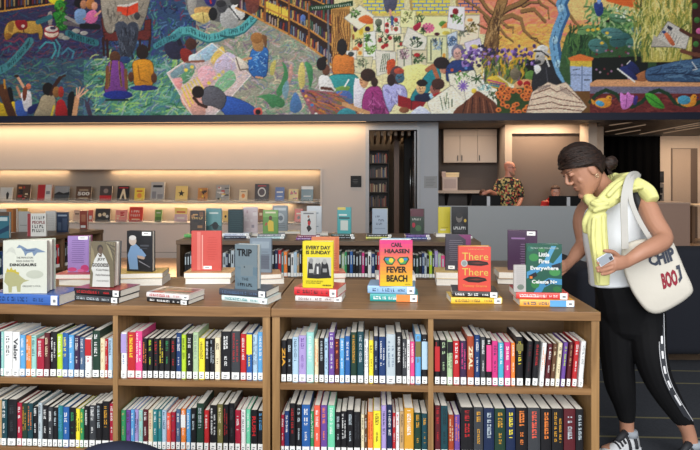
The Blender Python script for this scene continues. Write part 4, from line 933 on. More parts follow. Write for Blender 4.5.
# ------------------------------------------------------------------ the painted mural above the beam
PS = 2; U0, V0, UW, VH = -20, -8, 740, 136
cv = np.zeros((VH * PS, UW * PS, 3), np.float32); nr = np.random.RandomState(7)
def _win(x0, y0, x1, y1):
    a = max(0, int((x0 - U0) * PS) - 1); b_ = min(cv.shape[1], int((x1 - U0) * PS) + 2); c = max(0, int((y0 - V0) * PS) - 1); d = min(cv.shape[0], int((y1 - V0) * PS) + 2)
    if a >= b_ or c >= d: return None
    yy, xx = np.mgrid[c:d, a:b_]; return (slice(c, d), slice(a, b_)), (xx + .5) / PS + U0, (yy + .5) / PS + V0
def _inside(p, xx, yy):
    ins = np.zeros(xx.shape, bool); n = len(p)
    for i in range(n):
        x1, y1 = p[i]; x2, y2 = p[(i + 1) % n]
        if y1 == y2: continue
        ins ^= ((y1 > yy) != (y2 > yy)) & (xx < (x2 - x1) * (yy - y1) / (y2 - y1) + x1)
    return ins
def smooth(p, k=3):
    out = []; n = len(p)
    for i in range(n):
        a, b_, c, d = p[i - 1], p[i], p[(i + 1) % n], p[(i + 2) % n]
        for j in range(k):
            t = j / k; out.append(tuple(.5 * (2 * b_[q] + (c[q] - a[q]) * t + (2 * a[q] - 5 * b_[q] + 4 * c[q] - d[q]) * t * t + (3 * b_[q] - a[q] - 3 * c[q] + d[q]) * t ** 3) for q in (0, 1)))
    return out
def brush(mask, sl, c, var=.1, alpha=1, form=0):
    n = nr.randn(*mask.shape).astype(np.float32) * var * .5
    n = n + np.roll(n, 1, 1) + np.roll(n, 2, 1)
    col = np.array(c, np.float32)[None, None] * (1 + n[..., None] * .6)
    if form:
        h_, w_ = mask.shape; gy, gx = np.mgrid[0:h_, 0:w_]; col = col * (1 + form * (.5 - gy / max(1, h_ - 1)) + form * .7 * (.5 - gx / max(1, w_ - 1)))[..., None]
    cv[sl][mask] = cv[sl][mask] * (1 - alpha) + col[mask] * alpha
def P_(c, p, sm=1, var=.12, alpha=1, edge=0):
    p = [(p[i], p[i + 1]) for i in range(0, len(p), 2)]
    if sm: p = smooth(p)
    w_ = _win(min(q[0] for q in p), min(q[1] for q in p), max(q[0] for q in p), max(q[1] for q in p))
    if w_ is None: return
    brush(_inside(p, w_[1], w_[2]), w_[0], c, var, alpha, .2 if sm else 0)
    if edge: L_(tuple(x * .45 for x in c), [x for q in p + [p[0]] for x in q], edge, alpha=.7)
def E_(c, x, y, rx, ry, var=.12, alpha=1, ang=0):
    r = max(rx, ry); w_ = _win(x - r, y - r, x + r, y + r)
    if w_ is None: return
    ca, sa = math.cos(ang), math.sin(ang); dx, dy = w_[1] - x, w_[2] - y
    brush(((dx * ca + dy * sa) / rx) ** 2 + ((-dx * sa + dy * ca) / ry) ** 2 < 1, w_[0], c, var, alpha, .26 if r > 2 else 0)
def L_(c, p, wd, var=.1, alpha=1):
    p = [(p[i], p[i + 1]) for i in range(0, len(p), 2)]; n = len(p) - 1
    for i in range(n):
        (x1, y1), (x2, y2) = p[i], p[i + 1]; w0 = wd if not isinstance(wd, tuple) else wd[0] + (wd[1] - wd[0]) * (i + .5) / n; h = max(w0 / 2, .3)
        w_ = _win(min(x1, x2) - h, min(y1, y2) - h, max(x1, x2) + h, max(y1, y2) + h)
        if w_ is None: continue
        dx, dy = x2 - x1, y2 - y1; q = dx * dx + dy * dy + 1e-6; t = np.clip(((w_[1] - x1) * dx + (w_[2] - y1) * dy) / q, 0, 1)
        brush((w_[1] - x1 - t * dx) ** 2 + (w_[2] - y1 - t * dy) ** 2 < h * h, w_[0], c, var, alpha)
def S_(p, pal, n, ln=6, wd=.9, ang=0, spread=1.2, alpha=.75, curl=.5):
    """n loose curved strokes inside polygon p"""
    p = [(p[i], p[i + 1]) for i in range(0, len(p), 2)]; xs = [q[0] for q in p]; ys = [q[1] for q in p]; k = 0; tries = 0
    while k < n and tries < n * 8:
        tries += 1; x, y = nr.uniform(min(xs), max(xs)), nr.uniform(min(ys), max(ys))
        if not _inside(p, np.array([[x]]), np.array([[y]]))[0, 0]: continue
        a = ang + nr.uniform(-spread, spread); cu = nr.uniform(-curl, curl); c = pal[nr.randint(len(pal))]; pts = []
        for s in range(4): pts += [x, y]; x += math.cos(a) * ln / 3; y += math.sin(a) * ln / 3; a += cu
        L_(c, pts, wd * nr.uniform(.6, 1.5), alpha=alpha); k += 1
def ticks(pts, c, n, h=2.2):
    """lettering on a ribbon, too small to read"""
    for i in range(n):
        t = (i + .5) / n * (len(pts) // 2 - 1); j = int(t); f = t - j; x = pts[2 * j] * (1 - f) + pts[2 * j + 2] * f; y = pts[2 * j + 1] * (1 - f) + pts[2 * j + 3] * f
        if i % 6 == 5: continue
        L_(c, [x, y - h, x + nr.uniform(-.5, .8), y + h], .7, alpha=.8)
        if nr.rand() < .6: L_(c, [x, y + nr.uniform(-h, h), x + 1.2, y + nr.uniform(-h, h)], .6, alpha=.7)
R = lambda x0, y0, x1, y1: [x0, y0, x1, y0, x1, y1, x0, y1]
# grounds
P_((62, 60, 92), R(-20, -8, 115, 62), 0); P_((64, 92, 106), R(-20, 58, 115, 128), 0); P_((58, 84, 118), R(110, -8, 205, 66), 0); P_((84, 140, 116), R(84, 60, 215, 128), 0); P_((146, 148, 132), R(196, 20, 340, 128), 0); P_((216, 206, 158), R(330, -8, 520, 128), 0)
S_(R(-20, 4, 112, 60), [(44, 54, 104), (92, 60, 92), (50, 88, 112), (116, 62, 82), (74, 70, 120), (40, 40, 66)], 330, 9, 1.1, 0, .5)
S_(R(-20, 36, 112, 66), [(60, 84, 124), (88, 62, 96), (54, 110, 120), (110, 74, 84), (52, 60, 100)], 160, 8, 1.1, .3, 1.5, curl=.9)
S_(R(-20, 64, 112, 118), [(92, 124, 136), (52, 112, 96), (120, 104, 90), (60, 76, 120), (80, 140, 110), (50, 70, 96)], 420, 9, 1.2, 0, .5)
S_(R(112, -6, 205, 64), [(44, 70, 140), (48, 116, 96), (70, 64, 140), (130, 62, 84), (84, 150, 130), (36, 52, 84), (90, 130, 170)], 420, 7, 1.1, 0, 3, curl=1)
S_(R(84, 58, 200, 118), [(140, 190, 104), (60, 124, 138), (40, 104, 74), (110, 170, 150), (176, 200, 120), (80, 110, 150), (150, 170, 170)], 520, 10, 1.2, -.5, .9)
S_(R(200, 24, 335, 118), [(112, 164, 122), (182, 146, 136), (104, 124, 156), (206, 196, 160), (132, 110, 130), (150, 176, 150), (96, 140, 110), (190, 170, 180)], 760, 9, 1.0, .1, .9, curl=.8)
for c, p in (((70, 150, 160), [40, 48, 46, 42, 54, 43, 56, 50, 52, 58]), ((70, 130, 150), [62, 54, 68, 48, 74, 52, 72, 58]), ((120, 60, 90), [2, 50, 10, 46, 18, 50, 14, 57]), ((130, 60, 84), [4, 40, 14, 42, 20, 38, 26, 44]), ((70, 140, 150), [56, 40, 60, 46, 58, 56])): L_(c, p, 1.6)
# bookshelf at the far end, dog, drummer
P_((54, 34, 32), [-20, -8, 52, -8, 52, 3, -20, 13], 0)
for i in range(30): L_([(126, 74, 54), (60, 92, 112), (158, 136, 92), (40, 30, 36), (120, 40, 50), (80, 70, 110)][i % 6], [-18 + i * 2.3, -6, -18 + i * 2.3, 9 - i * .25], 1.6)
for x in (5, 25): L_((206, 146, 56), [x, -8, x, 11 - x * .1], 1.5)
L_((212, 150, 54), [-20, 14, 0, 11.5, 60, 2.8], 1.5); P_((236, 206, 40), [48, -8, 67, -8, 62, 3, 50, 2.5])
P_((184, 144, 66), [5, 28, 9, 22, 16, 20.5, 27, 21, 36, 21, 41, 25, 43, 32, 41, 40, 39, 38, 38, 33, 31, 34, 26, 33, 19, 33, 14, 34, 10, 38, 6, 40, 4, 35], edge=.6); E_((150, 104, 44), 8, 36, 4, 3); L_((120, 86, 40), [14, 34, 18, 32, 22, 33], 1); P_((110, 80, 40), [9, 22, 14, 23, 12, 32, 8, 30], alpha=.5)
P_((150, 34, 44), [15, 21, 26, 20.5, 27, 28, 19, 30]); E_((206, 190, 180), 23, 26, 1.8, 1.6); L_((90, 60, 40), [23, 29, 24, 33], 1)
P_((150, 142, 132), [48, 13, 52, 12, 52, 24, 49, 26, 48, 20]); P_((44, 128, 52), [53, 13, 64, 11, 67, 20, 66, 29, 59, 30, 55, 20], edge=.5); E_((64, 146, 54), 60, 6, 5.6, 6.5); E_((96, 70, 48), 62.5, 9.5, 2.4, 2.6); S_([54, 2, 66, 2, 66, 28, 56, 28], [(90, 170, 70), (30, 90, 40)], 60, 3, .8)
L_((104, 96, 98), [65, 23, 84, 26], 4); L_((150, 146, 140), [66, 17, 78, 23], 3); E_((142, 142, 132), 61, 36, 3.5, 3); E_((150, 150, 140), 66, 38, 4, 2); E_((154, 150, 140), 76, 31, 4, 2.4); E_((160, 156, 150), 84, 33, 4, 2)
E_((164, 44, 52), 51.5, 33, 7.6, 6.4); E_((212, 192, 172), 51.5, 33, 7, 4.4); E_((164, 44, 52), 51.5, 29.6, 7.6, 4); E_((196, 186, 178), 51.5, 29, 6.4, 3); E_((70, 60, 80), 53, 28, 3, 1.6)
rb = [30, 41, 25, 48, 17, 57, 8, 66, -10, 76]; L_((72, 132, 138), rb, 7.5); ticks(rb, (24, 60, 70), 22); rb = [68, 33, 76, 37, 86, 40, 96, 43]; L_((52, 116, 124), rb, 6.5); ticks(rb, (20, 50, 60), 18); rb = [38, 22, 46, 19, 50, 17]; L_((54, 110, 120), rb, 5)
# children and the seated reader
E_((34, 28, 36), 79.5, 3, 5.4, 5); E_((180, 124, 92), 83.5, 4.5, 3.4, 4.4); P_((116, 146, 184), [75, 11, 84, 9, 87, 17, 84, 24, 76, 22]); L_((34, 34, 44), [82, 26, 98, 27], 5.5); L_((180, 130, 100), [84, 19, 92, 16], 2)
E_((178, 116, 62), 90.5, 4, 4.6, 5.4); E_((212, 150, 120), 94.5, 6, 3.2, 4); P_((206, 104, 154), [87, 13, 95, 10, 98, 17, 94, 23, 86, 22]); L_((214, 156, 126), [95, 16, 101, 11], 2.2)
for p in ([101, 18, 107, 17, 110, 38, 104, 39], [145, 20, 151, 19, 151, 38, 143, 38], [104, 32, 151, 30, 151, 40, 105, 41]): P_((112, 50, 46), p, 0, edge=.7)
for p in ([103, 38, 104, 55], [107, 40, 108, 57], [140, 40, 140, 54], [150, 38, 149, 50]): L_((66, 32, 32), p, 2.4)
P_((150, 142, 128), [104, -8, 147, -8, 148, 8, 143, 24, 137, 32, 118, 27, 113, 33, 107, 32, 103, 20], edge=.6); S_([106, 0, 146, 0, 140, 26, 108, 28], [(176, 168, 152), (104, 98, 90), (130, 122, 110)], 60, 5, 1, 1.3, .6)
P_((70, 76, 90), [115, 24, 127, 24, 127.5, 54, 121, 57, 118, 40]); P_((62, 68, 82), [128, 24, 138, 24, 137, 42, 131, 56, 126, 56, 127, 40]); S_([116, 24, 138, 24, 132, 54, 120, 54], [(96, 104, 118), (44, 48, 60)], 40, 7, .9, 1.5, .2)
P_((206, 200, 190), [117, 5, 128, 4, 138, 1, 138, 3, 128, 7, 117, 7], 0); P_((226, 74, 42), [117, 6.5, 128, 7, 138, 2.5, 138, 12, 127, 16, 117, 13], 0); L_((150, 40, 26), [128, 6.5, 127, 16], .9); E_((150, 130, 116), 119, 13.5, 3, 2.2); E_((70, 70, 74), 137, 16, 3, 4)
E_((44, 74, 118), 125, 60, 5.5, 3.6); E_((96, 64, 44), 115, 57, 5.4, 6); P_((118, 66, 140), [109, 62, 122, 62, 126, 75, 126, 93, 106, 94, 106, 80], edge=.5)
for p in ([107.5, 67, 106.8, 88], [125.5, 70, 126.5, 88]): L_((126, 84, 54), p, 3.4)
for p in ([111, 62, 110, 74, 109, 86], [119, 62, 120, 74, 121.5, 86]): L_((150, 116, 66), p, 1.8); L_((70, 46, 34), [p[0] + .8, *p[1:]], .7)
E_((34, 54, 138), 118, 95, 14.5, 4.4); L_((24, 60, 60), [106, 100, 128, 100], 2); E_((52, 38, 36), 142.5, 52, 6.2, 7.4); P_((196, 136, 34), [134, 61, 150, 60, 154, 72, 151, 87, 136, 87, 133, 72], edge=.6); L_((140, 92, 24), [138, 66, 140, 80, 148, 82], 1); E_((96, 60, 42), 131, 77, 3, 5); E_((96, 60, 42), 154, 78, 3, 5); E_((42, 54, 126), 144, 88, 14, 2.8)
# raised hands along the bottom edge
P_((190, 160, 34), [-20, 100, 0, 102, 7, 110, 9, 120, -20, 120]); P_((34, 26, 32), [7, 90, 12, 89, 14, 110, 9, 112]); P_((200, 168, 40), [11, 103, 16, 103, 18, 117, 15, 117]); P_((92, 58, 36), [-4, 88, 5, 84, 9, 97, 17, 118, 9, 118, 1, 98]); L_((196, 138, 50), [4.2, 80, 5, 88], 2)
P_((62, 94, 166), [15, 102, 25, 102, 27, 115, 18, 118]); L_((206, 156, 126), [17, 76, 26, 91], 2.6); E_((60, 40, 34), 16.5, 76, 2.4, 1.4); L_((190, 130, 100), [17, 87, 21, 97], 2.4); P_((196, 194, 196), [21, 93, 30, 91, 32, 105, 31, 110, 25, 111, 22, 100]); E_((196, 110, 80), 28.5, 86.5, 2.6, 3); P_((120, 66, 44), [23, 89, 27, 87, 26, 99, 23, 100]); P_((34, 44, 100), [28, 108, 36, 104, 39, 107, 32, 114, 28, 113])
P_((152, 140, 114), [42, 96, 52, 94, 56, 103, 52, 118, 34, 118, 38, 106], edge=.5); E_((32, 24, 26), 48, 89, 5.6, 6.4); L_((70, 42, 36), [51, 94, 55, 85, 60, 78], 3.8); L_((70, 42, 36), [59, 78, 65, 75.5], 2); E_((140, 98, 56), 56.5, 92, 3.8, 5.4); E_((160, 54, 44), 61, 92, 2.8, 5.6); P_((160, 34, 40), [57, 102, 64, 101, 68, 117, 56, 118]); L_((190, 170, 50), [54, 106, 51, 117], 2)
P_((30, 24, 30), [68, 96, 74, 92, 74.5, 110, 68, 117]); L_((196, 146, 106), [74, 118, 77, 98], 5)
for q in ([77.5, 98, 84, 88], [78, 98, 88, 90], [78, 97, 80, 87], [76.5, 97, 76.8, 88]): L_((206, 160, 132), q, 1.5)
L_((80, 48, 40), [91, 118, 87, 104], 4.4); L_((80, 48, 40), [87, 104, 85, 100], 1.6); L_((80, 48, 40), [88, 104, 89, 99], 1.6); P_((70, 90, 150), [84, 100, 90, 98, 96, 117, 84, 117], alpha=.4)
# the big map and the children drawing on it
P_((196, 178, 176), [212, 43, 251, 75, 212, 119, 194, 119, 167, 73], 0)
for c, p in (((150, 186, 206), [205, 48, 213, 43, 217, 52, 205, 62, 196, 57]), ((216, 186, 92), [211, 58, 222, 46, 225, 56, 215, 66]), ((184, 174, 196), [214, 64, 228, 52, 240, 64, 222, 76]), ((216, 164, 174), [198, 70, 210, 66, 216, 78, 202, 88]), ((122, 176, 136), [215, 84, 230, 70, 236, 80, 224, 92, 216, 97]), ((116, 146, 156), [170, 74, 186, 63, 196, 68, 180, 80]), ((96, 150, 110), [178, 78, 192, 68, 194, 74, 184, 84]), ((206, 156, 142), [180, 98, 196, 88, 206, 112, 196, 118]), ((222, 150, 150), [172, 80, 182, 78, 180, 90])): P_(c, p)
for i in range(6): L_((214, 192, 84), [182 + 3 * i, 88 - 2 * i, 190 + 3 * i, 106 - 3 * i], 1.6)
for x, y in ((186, 70), (192, 67), (209, 83), (215, 78), (219, 75), (223, 72)): E_((220, 196, 70), x, y, 1.8, 1.8)
S_([212, 45, 249, 75, 212, 114, 170, 73], [(206, 206, 216), (150, 160, 190), (190, 140, 150), (214, 200, 150)], 150, 5, .7, -.6, .8, .5)
for p in ([167, 73, 194, 118], [167, 73, 212, 43], [212, 43, 251, 75], [251, 75, 212, 118]): L_((214, 208, 204), p, 1)
P_((46, 88, 168), [219, 98, 233, 97, 254, 107, 251, 117, 226, 116], edge=.5); P_((92, 94, 104), [203, 90, 214, 86, 226, 96, 222, 109, 212, 106, 203, 104], edge=.5); E_((42, 26, 26), 198, 92, 6, 6.2); L_((70, 44, 36), [194, 98, 199, 104, 206, 107], 3); P_((210, 90, 80), [254, 109, 261, 108, 262, 115, 255, 115]); E_((30, 26, 30), 258, 112, 2.6, 2.6)
P_((52, 54, 80), [164, 46, 178, 37, 185, 52, 180, 59, 170, 58]); E_((150, 60, 50), 171, 36, 3, 2); L_((40, 40, 60), [176, 32, 180, 44], 4); P_((140, 48, 40), [181, 49, 190, 50, 193, 57, 186, 63, 181, 58]); E_((86, 54, 42), 191, 44, 5.8, 5.8); P_((190, 206, 216), [189, 56, 196, 54, 201, 60, 190, 62]); L_((140, 90, 70), [186, 62, 204, 61], 2)
rb = [174, 36, 180, 31, 190, 30, 198, 34, 208, 38, 219, 36, 228, 32, 236, 31, 243, 28, 250, 21, 258, 12]; L_((48, 118, 122), [x + (1 if i % 2 else 0) for i, x in enumerate(rb)], 9); L_((88, 170, 172), rb, 7.5); ticks(rb, (24, 70, 80), 40); L_((40, 96, 100), [222, 36, 234, 38], 2); rb = [156, 46, 166, 40, 178, 35]; L_((70, 140, 150), rb, 6); ticks(rb, (24, 70, 80), 12, 1.8)
P_((112, 112, 112), [188, -8, 234, -8, 236, 12, 222, 22, 205, 18, 190, 15]); P_((160, 158, 152), [188, -6, 196, -6, 195, 14, 189, 14]); P_((60, 56, 130), [204, -6, 216, -6, 214, 6, 206, 4]); L_((180, 50, 50), [209, -6, 211, 3], 2); P_((196, 154, 92), [195, 8, 210, 7, 212, 14, 204, 18, 196, 16]); P_((206, 184, 112), [190, 16, 203, 12, 212, 16, 204, 23.5]); L_((130, 110, 60), [203, 13, 204, 22], .8)
E_((40, 40, 44), 213, 14, 4.4, 6.5); P_((168, 168, 166), [221, 13, 232, 8, 238, 20, 235, 28, 222, 26]); E_((84, 84, 88), 222, 6.5, 5, 6.4); E_((60, 60, 64), 221, 3.5, 5, 3.6); P_((210, 210, 206), [231, 6, 239, 5, 245, 14, 241, 20, 234, 16]); L_((40, 40, 44), [229, 6, 240, 20], 1.2); E_((70, 66, 66), 235, 1, 5, 4)
P_((46, 108, 178), [254, 48, 267, 48, 268, 60, 266, 76, 255, 78, 248, 68, 250, 55], edge=.5); S_([252, 50, 266, 50, 264, 76, 250, 70], [(110, 170, 216), (30, 70, 140), (150, 190, 210)], 40, 3, .8); P_((176, 134, 84), [252, 35, 262, 34, 263, 50, 254, 50]); E_((160, 112, 62), 256.5, 38, 6, 5.6); P_((120, 84, 52), [262, 35, 267, 37, 266, 48, 264, 44]); L_((200, 150, 110), [243, 60, 251, 58], 2.4); P_((206, 198, 184), [235, 57, 243, 60, 249, 68, 238, 70]); L_((90, 70, 60), [236, 58, 240, 70, 248, 69], 1); L_((200, 150, 110), [256, 77, 262, 78], 2)
for c, p in (((56, 128, 78), [272, 108, 264, 99, 256, 97, 270, 94, 282, 98, 285, 104, 281, 108, 276, 106]), ((64, 110, 170), [290, 110, 291, 100, 295, 92, 299, 97, 302, 108, 296, 113]), ((58, 136, 80), [276, 92, 282, 80, 284, 70, 282, 62, 286, 66, 288, 78, 281, 96]), ((206, 190, 100), [298, 76, 300, 64, 304, 64, 305, 84, 300, 88]), ((58, 136, 84), [305, 62, 312, 66, 313, 78, 310, 88, 308, 76]), ((190, 140, 130), [289, 68, 292, 64, 293, 74, 289, 84]), ((110, 150, 170), [282, 90, 287, 80, 289, 88, 286, 100]), ((190, 180, 90), [271, 64, 276, 60, 274, 74, 270, 74])): P_(c, p, alpha=.85)
# the curved bookshelf
arc = [236, 8, 250, 14, 265, 22, 290, 35, 310, 47, 325, 58, 333, 67]
P_((62, 42, 36), [246, -8, 334, -8] + [x for i in range(len(arc) // 2 - 1, -1, -1) for x in arc[2 * i:2 * i + 2]], 0)
bc = [(60, 90, 120), (150, 60, 50), (190, 160, 90), (70, 110, 90), (170, 150, 140), (110, 60, 90), (200, 120, 60), (60, 60, 90), (130, 140, 150)]
def on(p, t):
    t = t * (len(p) // 2 - 1); j = min(int(t), len(p) // 2 - 2); f = t - j; return p[2 * j] * (1 - f) + p[2 * j + 2] * f, p[2 * j + 1] * (1 - f) + p[2 * j + 3] * f
mid_ = [252, 1, 270, 10, 290, 19, 310, 30, 333, 46]; up_ = [266, -8, 290, 4, 310, 13, 333, 26]; up2 = [296, -8, 333, 8]
for lo, n in ((arc, 52), (mid_, 44), (up_, 32), (up2, 14)):
    for i in range(n):
        x, y = on(lo, (i + .5) / n * .96 + .04); L_(bc[nr.randint(9)], [x, y - 1.5, x + .3, y - nr.uniform(7.5, 10.5)], 1.5)
for i in range(9): L_((232, 196, 74), [267 + i * 2.6, 11 + i * 1.1, 267 + i * 2.6, 2.5 + i * 1.05], 2.4)
for p, wd in ((arc, 2), (mid_, 1.7), (up_, 1.5), (up2, 1.4)): L_((200, 140, 66), p, wd)
for x, a, b_ in ((265, 2, 21), (289, -2, 34), (309, 2, 46), (277, -6, 4)): L_((150, 96, 50), [x, a, x, b_], 2.2)
P_((130, 70, 60), [246, -8, 258, -8, 258, 11, 247, 12], alpha=.9); E_((90, 120, 180), 303, 18, 2.6, 3.6); L_((110, 114, 120), [328, -8, 328.5, 66], 2)
for p in ([309, 6, 331, 3.5, 331, 9.5, 309, 11], [329, 5, 353, .5, 353, 6, 330, 10]): P_((34, 76, 46), p, 0)
for x in range(312, 352, 2): L_((196, 206, 190), [x, 7.4 - (x - 310) * .09, x + .7, 9.2 - (x - 310) * .09], .7)
# tree-trunk column, brick arches, botanical sheets
P_((196, 146, 78), [331, 9, 350, 6, 351, 36, 346, 64, 332, 64], 0)
for i in range(9): L_((120, 80, 44), [333 + 2 * i, 10, 332 + 2 * i + math.sin(i) * 2, 26, 334 + 2 * i, 40, 332 + 2 * i, 60], .9)
for x0, x1, c in ((360, 404, (238, 208, 74)), (411, 450, (238, 208, 74)), (457, 497, (240, 146, 104))):
    P_((96, 136, 192) if c[2] < 90 else (60, 84, 150), R(x0, -8, x1, 14), 0)
    for r in range(6):
        for k in range(-1, 9):
            a = x0 + k * 8 + (r % 2) * 4; P_(c, R(max(x0, a), -7 + r * 3.6, min(x1, a + 6.8), -4.4 + r * 3.6), 0) if min(x1, a + 6.8) > max(x0, a) else None
    L_((206, 184, 100), [x0 - 2, 14.6, x1 + 1, 14.6], 3); L_((176, 150, 90), [x0 - 1, -8, x0 + 1, 14], 2.6)
P_((206, 190, 130), [351, -8, 361, -8, 366, 14, 358, 10], 0)
def sheet(p, c, blobs=()):
    P_(c, p, 0, .05); L_(tuple(x * .72 for x in c), p + p[:2], .6)
    for b_ in blobs: E_(b_[0], b_[1], b_[2], b_[3], b_[4])
def sprig(x, y, c, n=7, r=4): S_([x - r, y - r, x + r, y - r, x + r, y + r, x - r, y + r], [c, tuple(q * .6 for q in c), tuple(min(255, q * 1.3) for q in c)], n * 3, 2.6, .9, -1.2, 1.4)
GRN, DGR, RDD = (84, 128, 62), (56, 84, 50), (176, 44, 48)
sheet([352, 22, 376, 22, 376, 40, 352, 42], (230, 210, 118), [((84, 44, 66), 355.4, 28, 2.3, 4), ((232, 190, 50), 361, 29.5, 2.2, 5.6), ((70, 36, 60), 367.6, 29, 2.7, 2.7), ((150, 90, 50), 353.4, 37, 1, 3)])
sheet([344, 18, 360, 5, 376, 17, 359, 30], (230, 220, 196)); P_((226, 112, 52), [358, 19, 366, 15, 373, 19, 372, 24, 363, 23]); sprig(355, 14, GRN, 9)
sheet([373, 17, 385, 17, 384, 36, 374, 36], (226, 220, 200), [((112, 120, 100), 378.6, 22.5, 3.6, 3.8)]); sprig(379, 30, DGR, 5, 3)
sheet([376, 33, 394, 31, 394, 51, 377, 51], (226, 214, 180), [(RDD, 380, 40, 2.2, 2.2), (RDD, 386, 45, 2.4, 2.2), (RDD, 390, 38, 2, 2), (RDD, 383, 47, 2, 2)]); sprig(384, 39, DGR, 7, 5)
sheet([384, 17, 401, 17, 401, 35, 385, 34], (230, 224, 206)); [E_((196, 50, 56), x, y, 2.2, 2.3) for x, y in ((387, 25), (396, 20), (387, 31), (396, 29))]; sprig(392, 24, GRN, 7, 5)
sheet([352, 40, 365, 38, 364, 58, 353, 58], (220, 206, 160), [((220, 120, 60), 356, 49, 3, 2.4), ((190, 60, 50), 360, 45, 2.4, 2.6), ((230, 150, 60), 360, 53, 2, 2)]); sprig(358, 42, DGR, 4, 3)
sheet([364, 33, 375, 31, 377, 60, 363, 57], (226, 224, 214)); sprig(367, 39, GRN, 10, 3.4); sprig(370, 50, (96, 140, 50), 14, 4)
sheet([394, 35, 404, 33, 404, 52, 395, 54], (224, 214, 176)); sprig(398, 42, DGR, 9, 4.5); E_(RDD, 401, 44, 1.6, 1.8)
sheet([401, 9, 416, 11, 416, 28, 400, 27], (232, 224, 166)); sprig(408, 18, (120, 130, 70), 7, 5)
sheet([415, 16, 451, 16, 451, 39, 415, 40], (232, 226, 164)); [P_((206, 96, 140), [428, 28, 428 + 6 * math.cos(a) - 1.5 * math.sin(a), 28 + 5 * math.sin(a) + 1.5 * math.cos(a), 428 + 6.6 * math.cos(a), 28 + 5.4 * math.sin(a), 428 + 6 * math.cos(a) + 1.5 * math.sin(a), 28 + 5 * math.sin(a) - 1.5 * math.cos(a)], 0) for a in [k * PI / 5 for k in range(10)]]; sprig(423, 31, DGR, 5, 3); sprig(419, 20, DGR, 7, 4); P_((170, 40, 70), [413, 27, 420, 22, 421, 26, 416, 31]); E_((90, 30, 50), 437, 34, 2.6, 1.6); E_((90, 140, 60), 443, 24, 4, 3); P_((232, 140, 60), [441, 28, 447, 22, 448, 27]); E_((206, 190, 80), 446, 33, 4, 2)
sheet([402, 45, 408, 27, 428, 38, 423, 55], (216, 212, 198)); sprig(416, 43, DGR, 10, 4.4); E_((50, 70, 100), 414, 38, 1.4, 1.8)
sheet([427, 36, 447, 36, 447, 63, 427, 63], (210, 210, 164)); sprig(437, 45, (110, 130, 150), 16, 5); L_((70, 84, 60), [431, 40, 431, 60], 1); L_(DGR, [442, 42, 441, 60], .9); E_((210, 150, 60), 444, 56, 1.6, 3)
sheet([447, 35, 457, 31, 457, 50, 449, 60], (196, 206, 214)); sprig(452, 42, (76, 104, 140), 14, 4)
sheet([466, 15, 480, 15, 478, 45, 459, 45], (232, 210, 184)); sprig(471, 28, (120, 110, 60), 12, 4.5); E_((226, 150, 80), 470, 20, 3, 1.6); sprig(463, 33, (110, 116, 100), 12, 4)
sheet([449, 6, 465, 7, 464, 31, 447, 28], (230, 220, 220)); E_((150, 24, 46), 455.5, 11.5, 3.2, 3); E_((120, 20, 40), 451.5, 16, 1.6, 1.6); sprig(457, 20, GRN, 9, 4)
sheet([397, 50, 411, 48, 412, 68, 398, 68], (208, 204, 186)); sprig(404, 55, (150, 120, 130), 10, 4); L_(DGR, [404, 58, 404, 66], .7)
sheet([412, 50, 427, 50, 426, 67, 412, 68], (206, 196, 164)); sprig(419, 60, DGR, 10, 5); E_(RDD, 417, 55, 3, 2)
sheet([464, 43, 480, 38, 484, 53, 469, 57], (206, 196, 214), [((214, 190, 90), 474, 47, 4, 2.6)])
sheet([375, 50, 396, 52, 395, 70, 377, 76], (212, 208, 194)); [L_(DGR, [380 + 2 * k, 72, 383 + k * 1.6, 54], .6) for k in range(5)]; P_((196, 84, 44), [387, 62, 394, 59, 395, 66, 388, 75])
sheet([352, 56, 373, 57, 370, 76, 353, 72], (206, 200, 166)); sprig(362, 65, (120, 130, 100), 10, 5); sheet([346, 51, 357, 50, 356, 59, 347, 59], (216, 212, 204), [((70, 80, 80), 351, 54, 3, 2.4)])
P_((92, 92, 114), [384, -8, 397, -8, 396, 8, 390, 12, 385, 10]); L_((206, 150, 130), [390, 10, 391, 17], 2.4); L_((66, 92, 146), [392, 17, 392.5, 26], 2.6); L_((206, 150, 130), [392, 26, 392, 30], 2)
# readers along the middle of the bottom edge
P_((224, 218, 136), [398, 70, 428, 66, 412, 100, 404, 97]); P_((206, 124, 54), [333, 58, 340, 54, 352, 58, 353, 76, 334, 75], edge=.6); E_((48, 42, 44), 342, 47, 5, 8.4); P_((200, 116, 50), [350, 57, 354, 58, 353, 66, 350, 66])
P_((52, 142, 144), [330, 76, 345, 74, 358, 77, 359, 98, 352, 104, 346, 90, 330, 86], edge=.5); P_((206, 206, 204), [319, 77, 328, 76, 334, 90, 321, 93]); E_((118, 76, 58), 326, 70, 3.8, 5.6); E_((42, 30, 32), 321.5, 64, 5, 6.6); E_((42, 30, 32), 324, 59, 3, 2.6); L_((98, 58, 46), [322, 88, 338, 90], 3); P_((116, 156, 76), [334, 89, 342, 86, 350, 87, 346, 92, 336, 92]); L_((230, 228, 220), [345, 86, 348.5, 80], 1.6); P_((76, 106, 168), [330, 93, 349, 91, 353, 104, 346, 106, 340, 98]); L_((206, 206, 200), [331, 86, 335, 90], 2)
P_((150, 96, 104), [299, 89, 335, 92, 353, 108, 353, 117, 313, 117], 0); S_([301, 90, 335, 93, 353, 109, 350, 116, 314, 116], [(200, 126, 52), (120, 90, 130), (110, 116, 84), (170, 80, 70), (150, 110, 60), (90, 60, 60)], 130, 14, 1, .35, .15); [E_(c, x, y, 1.6, 1.4) for c, x, y in (((60, 70, 150), 303, 91), ((220, 170, 70), 306, 96), ((210, 130, 130), 308, 100), ((60, 130, 190), 312, 105), ((210, 210, 200), 316, 114))]; P_((60, 140, 150), [340, 110, 352, 108, 356, 117, 338, 117])
